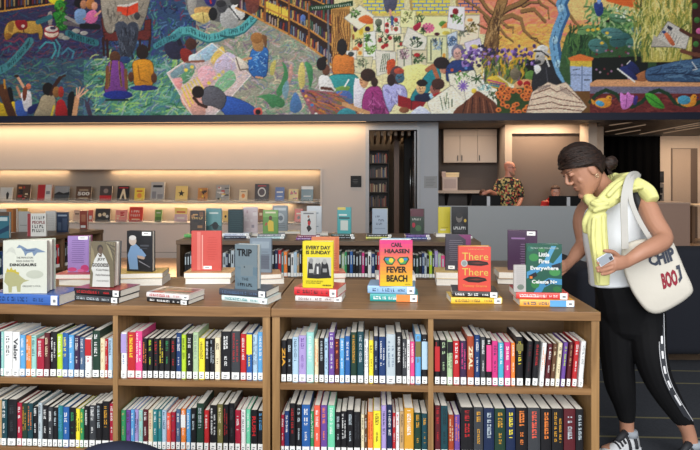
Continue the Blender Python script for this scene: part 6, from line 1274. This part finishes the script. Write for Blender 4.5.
def hair_cap(Hd, c, r, line, name, parent, m, front=0):
    """shell over the skull, cut along a hairline z = line(x) and given thickness"""
    n, k = 72, 48; mb = MB(); keep = {}; vs = []
    for i in range(k + 1):
        th_ = PI * i / k * .8
        for j in range(n):
            a = 2 * PI * j / n; x = c[0] + r[0] * math.sin(th_) * math.cos(a); y = r[1] * math.sin(th_) * math.sin(a); z = c[2] + r[2] * math.cos(th_)
            zl_ = line(x); z2 = max(z, zl_); vs.append(Hd.p(x, y, z2)); keep[i * n + j] = z > zl_ - .012
    fs = [(i * n + j, i * n + (j + 1) % n, (i + 1) * n + (j + 1) % n, (i + 1) * n + j) for i in range(k) for j in range(n)]
    fs = [f[::-1] for f in fs if all(keep[q] for q in f)]
    mb.add(vs, fs, True); o = mb.build(name, parent, m); s_ = o.modifiers.new('s', 'SOLIDIFY'); s_.thickness = .014; s_.offset = -1; q = o.modifiers.new('m', 'SMOOTH'); q.iterations = 3
    return o
def lerp_line(P):
    def f(x):
        if x <= P[0][0]: return P[0][1]
        for (a, za_), (b_, zb_) in zip(P, P[1:]):
            if x <= b_: return za_ + (zb_ - za_) * (x - a) / (b_ - a)
        return P[-1][1]
    return f
hair_cap(HW, (-.006, 0, .03), (.107, .087, .112), lerp_line([(-.085, -.075), (-.05, -.07), (-.034, -.03), (-.022, .012), (-.004, .034), (.03, .046), (.07, .064), (.1, .07)]), 'hair', wom, HAIR)
bc_ = W(610.5, 163, 2.72)
# locks swept back from the hairline to the bun
mb = MB(); rr = random.Random(4); ec, er = Vector((-.006, 0, .03)), Vector((.109, .089, .114)); lb = HW.loc(bc_); de = Vector([(lb[i] - ec[i]) / er[i] for i in range(3)]).normalized()
HL = [(.099, .0, .062), (.092, .03, .06), (.076, .056, .052), (.05, .076, .044), (.02, .086, .038), (-.008, .089, .034), (-.022, .087, .014), (-.03, .08, -.016), (-.038, .068, -.046), (-.055, .045, -.075)]
for sd in (-1, 1):
    for i in range(170):
        f = i / 169 * (len(HL) - 1) * .999; j = int(f); f -= j; st = Vector([HL[j][q] * (1 - f) + HL[j + 1][q] * f for q in range(3)]); st.y *= sd
        s0 = Vector([(st[q] - ec[q]) / er[q] for q in range(3)]).normalized(); lift = rr.uniform(0, 1); pth = []; rd = []
        if i < 97 and lift > .45: s0 = (s0 + Vector((-.15, -.5 * sd, 1)) * (lift - .45) * 1.1).normalized()
        for t in range(10):
            t /= 9; d_ = (s0 * (1 - t) + de * t + Vector((0, .34 * sd, .3)) * math.sin(PI * t) * (.4 + .5 * rr.random() * 0 + .3 * lift)).normalized(); k_ = 1 + .012 * math.sin(PI * t) + .002 * (i % 3)
            pth.append(HW.p(ec.x + er.x * d_.x * k_, er.y * d_.y * k_, ec.z + er.z * d_.z * k_)); rd.append(.0016 + .0026 * math.sin(PI * min(1, t * .9 + .06)))
        mb.tube(pth, rd, 6)
mb.build('swept_locks', wom, HAIR)
mb = MB(); rr = random.Random(2)
for i in range(16):
    a0 = rr.uniform(0, 6.28); tl = rr.uniform(-.7, .7); R_ = rr.uniform(.02, .032); A = Matrix.Rotation(tl, 3, 'X') @ Matrix.Rotation(rr.uniform(-.6, .6), 3, 'Z')
    mb.tube([bc_ + A @ Vector((R_ * math.cos(a0 + t * .5), rr.uniform(-.012, .012), R_ * math.sin(a0 + t * .5))) for t in range(9)], [.004 + .006 * math.sin(PI * t / 8) for t in range(9)], 8)
mb.ball(bc_, (.034, .03, .032)); mb.tube([HW.p(-.1, 0, .0), W(603, 163, 2.72), bc_], [.03, .02, .02], 10)
bun = fuse(mb, 'hair_bun', wom, [HAIR], .004, 2)
mb = MB()
for i in range(7): s0 = HW.p(-.085 - .004 * i, .03 - .006 * i, -.06); mb.tube([s0, s0 + Vector((.008 + .003 * i, 0, -.02 - .002 * i)), s0 + Vector((.012 + .004 * i, .003 * (i % 3 - 1), -.045 - .004 * (i % 3)))], [.0016, .0012, .0004], 5)
mb.build('loose_strands', wom, HAIR)
e = HW.p(-.004, .083, -.045); MB().tube([e + Vector((.007 * math.cos(a), 0, .009 * math.sin(a))) for a in [2 * PI * k / 12 for k in range(13)]], .0016, 6).build('earring', wom, mat((196, 180, 150), .25, 0, metal=1))
# clothes
mb = MB(); limb(mb, [(621, 281, 2.80, 31, 24), (618, 262, 2.80, 29.5, 23.5), (615.5, 240, 2.80, 31, 24), (616, 222, 2.80, 32, 23), (617, 208, 2.79, 29, 19), (616, 199, 2.785, 22, 15)], cap=.15)
limb(mb, [(590, 206, 2.86, 8, 9), (600, 201, 2.85, 10, 12), (610, 199, 2.83, 12, 12)], cap=.2)
fuse(mb, 'white_top', wom, [mat((240, 244, 248), .75, .03, 14, bump=.5)], .005, 5)
mb = MB(); limb(mb, [(620, 273, 2.80, 26.5, 20), (624, 285, 2.80, 29, 23), (629, 300, 2.815, 31.5, 25), (631, 314, 2.82, 30, 23), (631, 330, 2.82, 24, 19)]); limb(mb, LEG_R[:6], grow=.004, cap=.1); limb(mb, LEG_L[:6] + [(683.5, 422, 2.765, 8, 9)], grow=.004, cap=.1)
LEGM = mat((8, 8, 11), .8, .1, 50, spec=.25); fuse(mb, 'leggings', wom, [LEGM], .005, 4)
# side tape down the near leg with a row of small marks
tp = [(659.5, 312, 2.71), (660, 335, 2.70), (661, 355, 2.682), (664.5, 375, 2.68), (673, 394, 2.69), (688.5, 419, 2.73)]
TPc = cr([(*q, 0) for q in tp], 8); mb = MB().use(mat((46, 48, 54), .6, .05))
def ribbon(mb, P, hw, off=0, th=.0016, i0=0, i1=None):
    P = P[i0:i1]; pos = [W(q[0], q[1], q[2]) for q in P]; rs = []
    for i, p in enumerate(pos):
        t = (pos[min(i + 1, len(pos) - 1)] - pos[max(i - 1, 0)]).normalized(); a = t.cross(FW).normalized(); c = p - FW * off
        rs.append([c - a * hw - FW * th, c + a * hw - FW * th, c + a * hw + FW * th, c - a * hw + FW * th])
    return mb.rings(rs, False)
ribbon(mb, TPc, .0165, 0, .014); mb.build('side_tape', wom)
mb = MB().use(mat((226, 226, 228), .5, 0))
for s in (-1, 1): ribbon(mb, [(q[0] + s * 2.7, q[1] + s * .7, q[2]) for q in TPc], .001, .0146, .0006)
for i in range(2, len(TPc) - 3, 6): ribbon(mb, TPc, .005, .0154, .0006, i, i + 4)
mb.build('tape_marks', wom)
# yellow sweater knotted over the shoulders
SWM = mat((218, 216, 142), .85, .07, 26, bump=.8); mb = MB()
limb(mb, [(599, 206, 2.61, 7, 6), (607, 200, 2.60, 9, 6.5), (617, 191.5, 2.615, 10.5, 7.5), (627, 184.5, 2.66, 9.5, 8), (638, 186, 2.68, 8, 9), (646.5, 192.5, 2.655, 8, 11), (652, 201.5, 2.625, 6.4, 10)], cap=.2)
limb(mb, [(599, 206, 2.61, 6, 5), (592, 201, 2.66, 7.5, 5), (587.5, 197, 2.76, 7, 6), (591, 193, 2.88, 7, 6), (603, 187, 2.93, 8, 7), (618, 182, 2.87, 10, 8), (630, 182, 2.76, 11, 10)])
mb.ball(W(598, 207, 2.585), (.046, .034, .042))
limb(mb, [(600, 212, 2.585, 7, 5), (597, 226, 2.58, 10, 5.4), (599, 246, 2.575, 9.4, 5), (601.5, 266, 2.565, 8.6, 4.4), (602, 285, 2.56, 7.4, 3.6)], cap=.15); limb(mb, [(594, 211, 2.60, 6, 5), (588.5, 222, 2.61, 6.5, 4), (588, 232, 2.62, 5, 3)])
for q in ([(592, 203, 2.57, 2.4), (599, 205, 2.545, 3), (607, 203, 2.55, 2.6)], [(594, 211, 2.56, 2.6), (601, 208, 2.545, 3), (608, 207, 2.56, 2.4)], [(594, 218, 2.555, 2), (593, 240, 2.55, 2.2), (597, 270, 2.54, 2), (598, 283, 2.54, 1.4)], [(603, 216, 2.55, 1.8), (604, 240, 2.545, 2), (607, 268, 2.535, 1.8)], [(608, 196, 2.565, 2.4), (620, 184, 2.59, 2.6), (634, 178, 2.64, 2.2)], [(616, 198, 2.57, 2), (628, 190, 2.60, 2.2), (642, 187, 2.62, 2)]): limb(mb, q, n=8)
fuse(mb, 'yellow_sweater', wom, [SWM], .0042, 1)
MB().tube([W(634, 193, 2.665), W(640, 208, 2.66), W(652, 230, 2.665)], [.019, .02, .02], 8).build('black_strap', wom, mat((26, 27, 32), .7))
# trainers
def trainer(toe, mid, heel, ank):
    a, b_, c = W(*toe), W(*mid), W(*heel); d = (a - c); d.z = 0; d.normalize(); s = Vector((-d.y, d.x, 0)); z0 = .007; L = (Vector((a.x, a.y, 0)) - Vector((c.x, c.y, 0))).length
    base = Vector((c.x, c.y, 0)) - d * .03; L += .05; prof = [(0, .03, .1), (.12, .038, .105), (.3, .037, .098), (.5, .04, .078), (.7, .046, .058), (.88, .042, .046), (1, .022, .036)]
    mb = MB().use(mat((206, 208, 210), .6, .06)); rs = []
    for f, hw, h in prof:
        q = base + d * (L * f); rs.append([q + s * (hw * math.cos(t) * (1 if math.sin(t) < .2 else .86)) + UP * (z0 + .022 + max(0, (h - .022) * math.sin(t)) if math.sin(t) > 0 else z0 + .018) for t in [2 * PI * k / 16 for k in range(16)]])
    mb.rings(rs); up = mb.build('shoe', wom)
    m = MB().use(mat((226, 228, 230), .6, .04)); m.rings([[base + d * (L * f) + s * (x * (hw + .004)) + UP * z for x, z in ((-1, z0), (1, z0), (1, z0 + .026 + .008 * (f == 1)), (-1, z0 + .026 + .008 * (f == 1)))] for f, hw, h in prof], False); m.build('sole', up)
    m = MB().use(mat((34, 35, 40), .7)); 
    for f, hw, h, ht in ((.16, .04, .1, .02), (.34, .039, .094, .018)): m.tube([base + d * (L * f) + s * (hw * math.cos(t)) + UP * (z0 + .03 + (h - .028) * math.sin(t)) for t in [PI * k / 12 for k in range(13)]], ht * .42, 8)
    for f, h in ((.44, .088), (.52, .078), (.6, .068)): m.tube([base + d * (L * f) + s * (.032 * x) + UP * (z0 + h - .02 * x * x) for x in (-1, -.5, 0, .5, 1)], .006, 6)
    m.tube([base + d * (L * f) + UP * (z0 + h) for f, h in ((.3, .108), (.42, .094), (.56, .076))], [.02, .018, .014], 8); m.build('laces', up)
    q = base + d * (L * .17); MB().tube([q + UP * (z0 + .085), q + UP * (z0 + .115)], [.04, .037], 14).build('sock', wom, mat((150, 156, 164), .8))
trainer((604, 450, 2.80), (616, 447, 2.85), (632, 446, 2.885), 0); trainer((672, 466, 2.68), (682, 464, 2.72), (694, 462, 2.765), 0)
# phone and tote bag: held things, so things of their own
c0 = W(605, 259, 2.405); t = thing('phone', 'pale grey phone held in the near hand of the woman', 'phone', tuple(c0)); ax = (W(611, 254.5, 2.405) - W(598, 262.5, 2.40)).normalized(); ay = ax.cross(-FW).normalized(); M = Matrix((ax, ay, -FW)).transposed().to_4x4()
MB().box(-.037, .037, -.021, .021, -.004, .004, M).build('case', t, mat((206, 208, 212), .3, .02), bevel=.002); MB().box(-.033, .033, -.018, .018, .004, .0045, M).build('screen', t, mat((150, 156, 164), .12, 0)); MB().box(.016, .032, .002, .016, .0045, .0065, M).build('camera_bump', t, mat((70, 72, 78), .2))
bag = thing('tote_bag', 'off white canvas tote bag with dark and red printed letters on her shoulder', 'bag', tuple(W(655, 275, 2.6)))
OUT = [(622, 248), (636, 240), (655, 238), (671, 240), (678, 253), (686, 272), (693, 288), (690, 296), (676, 306), (660, 313.5), (649, 312.5), (640, 304), (630, 288), (623, 268)]
def bagpt(u, v, dd=0): return W(u, v, 2.60 - .0005 * (u - 655) + dd)
OS = [(a, b_) for a, b_ in smooth([(float(x), float(y)) for x, y in OUT], 3)]; gx_, gy_ = 656, 276
def lev(f, dd): return [bagpt(gx_ + (a - gx_) * f, gy_ + (b_ - gy_) * f, dd) for a, b_ in OS]
mb = MB().use(mat((206, 200, 188), .85, .05, 12, bump=.6)); mb.rings([lev(.3, .03), lev(.75, .03), lev(.93, .022), lev(1, .0), lev(.97, -.016), lev(.88, -.022), lev(.3, -.024)]); body = mb.build('canvas_body', bag)
ORG = bagpt(0, 0)
def btext(mb, s, q):
    """word set in a quad given by four bag pixels: bottom-left, bottom-right, top-right, top-left"""
    def fn(a, b_):
        u = (q[0][0] * (1 - a) + q[1][0] * a) * (1 - b_) + (q[3][0] * (1 - a) + q[2][0] * a) * b_; v = (q[0][1] * (1 - a) + q[1][1] * a) * (1 - b_) + (q[3][1] * (1 - a) + q[2][1] * a) * b_
        return bagpt(u, v + 5 * (a - .5) ** 2 * 4 * (1 if len(s) > 3 else 0) * (b_ - .5), -.0262)
    V, Fc = text2d(s, .05); mb.add([fn(a, b_) for a, b_ in V], Fc)
mb = MB().use(mat((58, 64, 78), .8, .05)); btext(mb, 'CHIP', ((650.5, 268), (677, 261), (672, 244), (647, 255))); mb.build('printed_word', bag)
mb = MB().use(mat((140, 34, 52), .8, .05)); btext(mb, 'BOO', ((663.5, 289.5), (679, 285), (675.5, 268.5), (660.5, 273.5))); mb.build('printed_word', bag)
mb = MB().use(mat((58, 64, 78), .8, .05)); mb.add([bagpt(u, v, -.0262) for u, v in ((676, 266), (679.5, 264.5), (682.5, 278), (679.5, 283), (678.5, 279), (680, 277), (678.3, 269), (676.6, 269.6))], [tuple(range(8))]); mb.build('printed_mark', bag)
STR = mat((188, 186, 180), .85, .05, 30, bump=.4)
for i, (P, hw) in enumerate((([(625, 249, 2.565), (624.5, 225, 2.555), (624, 203, 2.545), (626, 188, 2.56), (630, 176.5, 2.60), (636, 174.5, 2.68), (640, 178, 2.76)], .017), ([(651, 240, 2.565), (640, 222, 2.555), (632, 204, 2.55), (630, 190, 2.56), (633, 178, 2.60), (639, 175, 2.68)], .012))):
    mb = MB().use(STR); ribbon(mb, cr([(*q, 0) for q in P], 5), hw, 0, .002); mb.build('strap', bag)

unlink_offset(wom); unlink_offset(bag)
# --- man in a patterned shirt behind the desk
def pat_shirt():
    m = bpy.data.materials.new('m_shirt'); m.use_nodes = True; nt = m.node_tree; b = nt.nodes['Principled BSDF']; b.inputs['Roughness'].default_value = .8
    tc = nt.nodes.new('ShaderNodeTexCoord'); v = nt.nodes.new('ShaderNodeTexVoronoi'); v.inputs['Scale'].default_value = 26; r = nt.nodes.new('ShaderNodeValToRGB'); r.color_ramp.interpolation = 'CONSTANT'
    cols = [(30, 28, 26), (196, 166, 100), (40, 36, 32), (176, 64, 56), (206, 182, 120), (36, 32, 30), (96, 104, 64)]
    while len(r.color_ramp.elements) < len(cols): r.color_ramp.elements.new(.5)
    for i, c in enumerate(cols): r.color_ramp.elements[i].position = i / len(cols); r.color_ramp.elements[i].color = (*lin(c), 1)
    s = nt.nodes.new('ShaderNodeSeparateColor'); nt.links.new(tc.outputs['Object'], v.inputs['Vector']); nt.links.new(v.outputs['Color'], s.inputs[0]); nt.links.new(s.outputs[0], r.inputs[0]); nt.links.new(r.outputs[0], b.inputs['Base Color']); return m
D = 10.62
man = thing('person', 'bald bearded man in patterned short sleeved shirt standing behind the desk', 'person', tuple(Vector((*W(508, 200, D).xy, 0))))
HM = Head(W(509.5, 168.5, D), (RT * .75 - FW * .66 - UP * .05), UP, 1.14)
mb = MB(); HM.build(mb); limb(mb, [(508, 218, D, 8, 6), (507.5, 205, D, 8, 6), (508, 190, D, 8.6, 6), (508, 181, D, 9, 5), (508.5, 177, D, 4, 4), (509, 171, D, 3.4, 3.6)])
AMR = [(500.5, 181, D, 3, 3), (497.5, 187, D - .05, 2.8, 2.8), (495, 193.5, D - .15, 2.5, 2.5), (490, 191.5, D - .4, 2, 2), (486.5, 192.5, D - .5, 1.5, 1.4)]; AML = [(516, 181, D, 3, 3), (519.5, 188, D, 2.8, 2.8), (521, 197, D, 2.4, 2.4), (519, 204, D - .15, 2, 2), (516, 207.5, D - .25, 1.5, 1.4)]
limb(mb, AMR); limb(mb, AML)
for (hu, hv, hd, sx_) in ((486.5, 192.5, D - .5, -1), (516, 207.5, D - .25, -1)):
    limb(mb, [(hu, hv, hd, 1.5, 1.2), (hu + sx_ * 2, hv + .6, hd, 2, 1.1)], n=10)
    for k in range(4): limb(mb, [(hu + sx_ * 2, hv - .6 + .8 * k, hd, .5), (hu + sx_ * (4 + .3 * (k % 3)), hv - .2 + .8 * k, hd, .42)], n=8, k=2)
    limb(mb, [(hu + sx_ * .5, hv - .8, hd - .02, .55), (hu + sx_ * 2.4, hv - 2, hd - .04, .45)], n=8, k=2)
LR, LL = [(504.5, 212, D, 4.6, 5), (504, 232, D, 3.6, 4), (504, 249, D, 2.6, 3), (503.5, 253, D - .1, 2.4, 4)], [(511.5, 212, D, 4.6, 5), (512, 232, D, 3.6, 4), (512, 249, D, 2.6, 3), (512.5, 253, D - .1, 2.4, 4)]
limb(mb, LR); limb(mb, LL); fuse(mb, 'body', man, [skin((206, 136, 112)), LIP, EYW, IRIS, BROW], .009, 2, HM.paint)
mb = MB(); limb(mb, [(508, 208, D, 10, 8.2), (507.5, 198, D, 9.6, 8), (508, 188, D, 10.2, 8), (508, 181.5, D, 10, 6.6), (508, 177.5, D, 5.4, 5)], cap=.15); limb(mb, [(q[0], q[1], q[2], q[3] + .9, q[4] + .9) for q in AMR[:3]], cap=.1); limb(mb, [(q[0], q[1], q[2], q[3] + .9, q[4] + .9) for q in AML[:3]], cap=.1)
fuse(mb, 'patterned_shirt', man, [pat_shirt()], .012, 2)
mb = MB(); limb(mb, [(508, 209, D, 9.4, 7.6), (508, 215, D, 9.4, 7.6)]); limb(mb, LR[:3], grow=.012); limb(mb, LL[:3], grow=.012); fuse(mb, 'trousers', man, [mat((44, 46, 56), .8)], .014, 2)
for q in (LR[3], LL[3]): limb(MB(), [(q[0], 252.4, D + .08, 1.6, 2.4), (q[0], 252.6, D - .2, 1.4, 2.4)]).build('shoe', man, mat((30, 28, 28)))
mb = MB(); HM.lv(mb, [(-.132, .08, .03, .03), (-.12, .098, .0, .046), (-.1, .1, -.01, .056), (-.08, .094, -.01, .063), (-.062, .08, -.005, .067), (-.045, .03, .0, .068)]); mb.build('beard', man, mat((150, 110, 90), .9))
mb = MB(); n_ = 10
for y in (-1, 1): mb.tube([HM.p(.1, y * .034 + .022 * math.cos(a), .02 + .017 * math.sin(a)) for a in [2 * PI * k / n_ for k in range(n_ + 1)]], .003, 6); mb.tube([HM.p(.098, y * .056, .024), HM.p(.0, y * .08, .01)], .003, 6)
mb.tube([HM.p(.104, -.012, .024), HM.p(.104, .012, .024)], .003, 6); mb.build('glasses', man, mat((40, 34, 32), .3))
unlink_offset(man)
# --- seated staff
def seated(label, u, v, d, top, hair_c, k=1.0, fv=(-.25, -1, -.1), skc=(206, 150, 126), sw=9.4, sh=.235):
    t = thing('person', label, 'person', tuple(Vector((*W(u, 200, d).xy, 0)))); s = F / d
    Hh = Head(W(u, v, d), RT * fv[0] + FW * fv[1] + UP * fv[2], UP, k)
    zpx = lambda z: HV - (z - CZ) * s
    mb = MB(); Hh.build(mb); vh = v + sh * s
    tor = [(u, zpx(.5), d + .05, 8, 6), (u, zpx(.75), d + .05, 7.4, 5.6), (u, vh - .02 * s, d + .02, sw * .95, 5), (u, v + .17 * s, d + .01, 4, 3.6), (u, v + .09 * s, d, 3, 3)]
    limb(mb, tor); arms = [[(u + q * sw * .9, vh, d, 2.8, 2.8), (u + q * sw * 1.1, vh + .17 * s, d - .02, 2.4, 2.4), (u + q * 9, vh + .12 * s, d - .15, 2, 2), (u + q * 5, vh + .1 * s, d - .3, 1.6, 1.5)] for q in (-1, 1)]
    legs = [[(u + q * 3.6, zpx(.52), d, 4, 4), (u + q * 4.4, zpx(.52), d - .4, 3.4, 3.4), (u + q * 4.4, zpx(.25), d - .43, 2.8, 2.8), (u + q * 4.4, zpx(.07), d - .4, 2.4, 2.4)] for q in (-1, 1)]
    for a in arms + legs: limb(mb, a)
    for a in arms:
        x, y, dd = a[-1][:3]
        for j in range(4): limb(mb, [(x, y - .5 + .5 * j, dd, .6), (x - (x - u) * .25, y + .4 + .3 * j, dd - .08, .45)], n=8, k=2)
    fuse(mb, 'body', t, [skin(skc), LIP, EYW, IRIS, BROW], .009, 2, Hh.paint)
    mb = MB(); limb(mb, [(q[0], q[1], q[2], q[3] + 1, q[4] + 1) for q in tor[:4]], cap=.1)
    for a in arms: limb(mb, [(q[0], q[1], q[2], q[3] + .8, q[4] + .8) for q in a[:2]], cap=.1)
    fuse(mb, 'shirt', t, [mat(top, .8)], .012, 2); mb = MB()
    for a in legs: limb(mb, a, grow=.012)
    fuse(mb, 'trousers', t, [mat((40, 42, 52), .8)], .014, 2)
    mb = MB(); Hh.lv(mb, [(-.05, -.05, -.09, .05), (-.01, -.02, -.106, .078), (.03, .0, -.112, .083), (.06, .088, -.112, .084), (.085, .094, -.108, .078), (.11, .075, -.09, .06), (.13, .03, -.05, .03)]); fuse(mb, 'hair', t, [mat(hair_c, .6, .2, 60)], .008, 3)
    unlink_offset(t)
    c_ = thing('office_chair', 'dark office chair under the red shirted man' if 'bright red' in label else 'dark office chair under the person whose forehead shows', 'chair', (t.location.x, t.location.y, 0))
    MB().box(-.24, .24, -.25, .22, .34, .385).build('seat', c_, mat((40, 40, 46), .8)); MB().box(-.2, .2, .3, .34, .45, .85).build('backrest', c_, mat((40, 40, 46), .8)); MB().tube([(0, 0, .05), (0, 0, .34)], .03).build('column', c_, DARK)
    m = MB()
    for k_ in range(5): a = k_ * 2 * PI / 5; m.tube([(0, 0, .08), (.22 * math.cos(a), .22 * math.sin(a), .05)], .02, 8); m.ball((.22 * math.cos(a), .22 * math.sin(a), .03), .03)
    m.build('base', c_, DARK); MB().tube([(0, .2, .35), (0, .32, .47)], .02, 8).build('back_support', c_, DARK)
    return t
seated('man in bright red shirt seated at a monitor behind the desk', 555.5, 192, 10.45, (206, 44, 40), (86, 58, 44), 1.05, sw=11.6, sh=.2)
seated('person seated low behind the monitor, only a brown haired forehead showing', 483.4, 195.8, 10.62, (60, 60, 66), (92, 56, 40), 1.0, skc=(150, 96, 72))
def monitor(label, u0, u1, vt, us):
    Ym = YD + .4; zd_ = zt - .259; x0, x1 = X(u0, Ym), X(u1, Ym); ztop = Zv((u0 + u1) / 2, vt, Ym); t = thing('monitor', label, 'monitor', ((x0 + x1) / 2, Ym, zd_)); w2 = (x1 - x0) / 2; h = ztop - zd_
    MB().box(-w2, w2, 0, .03, h - .36, h).build('back_shell', t, mat((10, 10, 12), .6, spec=.2)); MB().box(-w2 + .01, w2 - .01, .03, .034, h - .35, h - .01).build('screen', t, mat((40, 46, 60), .2))
    xs_ = X(us, Ym) - (x0 + x1) / 2; MB().box(xs_ - .03, xs_ + .03, -.03, -.001, .015, h - .02).build('stand', t, mat((190, 192, 196), .4)); MB().box(xs_ - .12, xs_ + .12, -.1, .1, 0, .015).build('foot', t, mat((190, 192, 196), .4))
monitor('black monitor back standing in front of the patterned shirt man', 472, 500.5, 195.3, 488.2); monitor('black monitor back standing in front of the red shirted man', 549.5, 581, 196, 568)
# ------------------------------------------------------------------ upholstered seats
NAVY = mat((19, 25, 48), .85, .12, 60, bump=.3); NAVD = mat((24, 28, 46), .85, .1, 60)
def cushion(name, parent, x0, x1, y0, y1, z0, z1, m=NAVY, r=.05):
    o = MB().box(x0, x1, y0, y1, z0, z1).build(name, parent, m); b_ = o.modifiers.new('b', 'BEVEL'); b_.width = r; b_.segments = 4
    for f in o.data.polygons: f.use_smooth = True
    return o
# sofa with its back to the reader, behind the woman
pa_ = W(574, 250, 4.25); sw = 2.9; t = thing('sofa', 'dark navy high backed sofa standing behind the woman', 'sofa', (pa_.x, 4.2, .006), (0, 0, math.radians(2)))
SOF = mat((16, 19, 30), .9, .1, 60)
[cushion('backrest', t, .28 + (sw - .28) * k / 3, .28 + (sw - .28) * (k + 1) / 3 - .006, 0, .2, .1, .95, m=SOF, r=.07) for k in range(3)]; cushion('arm', t, .0, .26, .02, .95, .1, .78, m=SOF, r=.07); cushion('arm', t, sw + .01, sw + .26, .02, .95, .1, .78, m=SOF, r=.07); cushion('seat', t, .27, sw, .21, .95, .12, .46, m=SOF, r=.06)
for x in (.06, sw + .18):
    for y in (.08, .85): MB().tube([(x, y, 0), (x, y, .12)], [.02, .028], 10).build('leg', t, DARK)
# round-backed chair nearest the shelves, only its top in view
c0 = W(110.5, 443.2, 1.56); zt2 = c0.z; t = thing('tub_chair', 'navy round backed chair in front of the lower shelf books', 'chair', (c0.x, c0.y + .26, .006)); t.rotation_euler = (0, 0, math.radians(4))
n = 36; rs = []
R0 = .25
for i in range(n + 1):
    a = math.radians(200 + 140 * i / n - 0); ca, sa = math.cos(a), math.sin(a); e = abs(2 * i / n - 1); h = zt2 - .006 - min(.26, .25 * e ** 2)
    rs.append([Vector((ca * (R0 + q), sa * (R0 + q), z)) for q, z in ((-.035, .3), (.035, .3), (.04, h - .05), (.03, h - .012), (.0, h), (-.03, h - .012), (-.04, h - .05))])
MB().use(NAVY).rings(rs).build('backrest', t)
MB().use(NAVD).rings([[Vector((r * math.cos(2 * PI * k / 28), r * math.sin(2 * PI * k / 28) + .03, z)) for k in range(28)] for r, z in ((.2, .29), (.225, .31), (.228, .37), (.21, .4), (.1, .41))]).build('seat', t)
for k in range(4): a = PI / 4 + k * PI / 2; MB().tube([(.24 * math.cos(a), .24 * math.sin(a), 0), (.18 * math.cos(a), .18 * math.sin(a), .3)], [.012, .018], 10).build('leg', t, wood((84, 60, 40), (110, 82, 56), 'Z'))
bpy.context.view_layer.update()
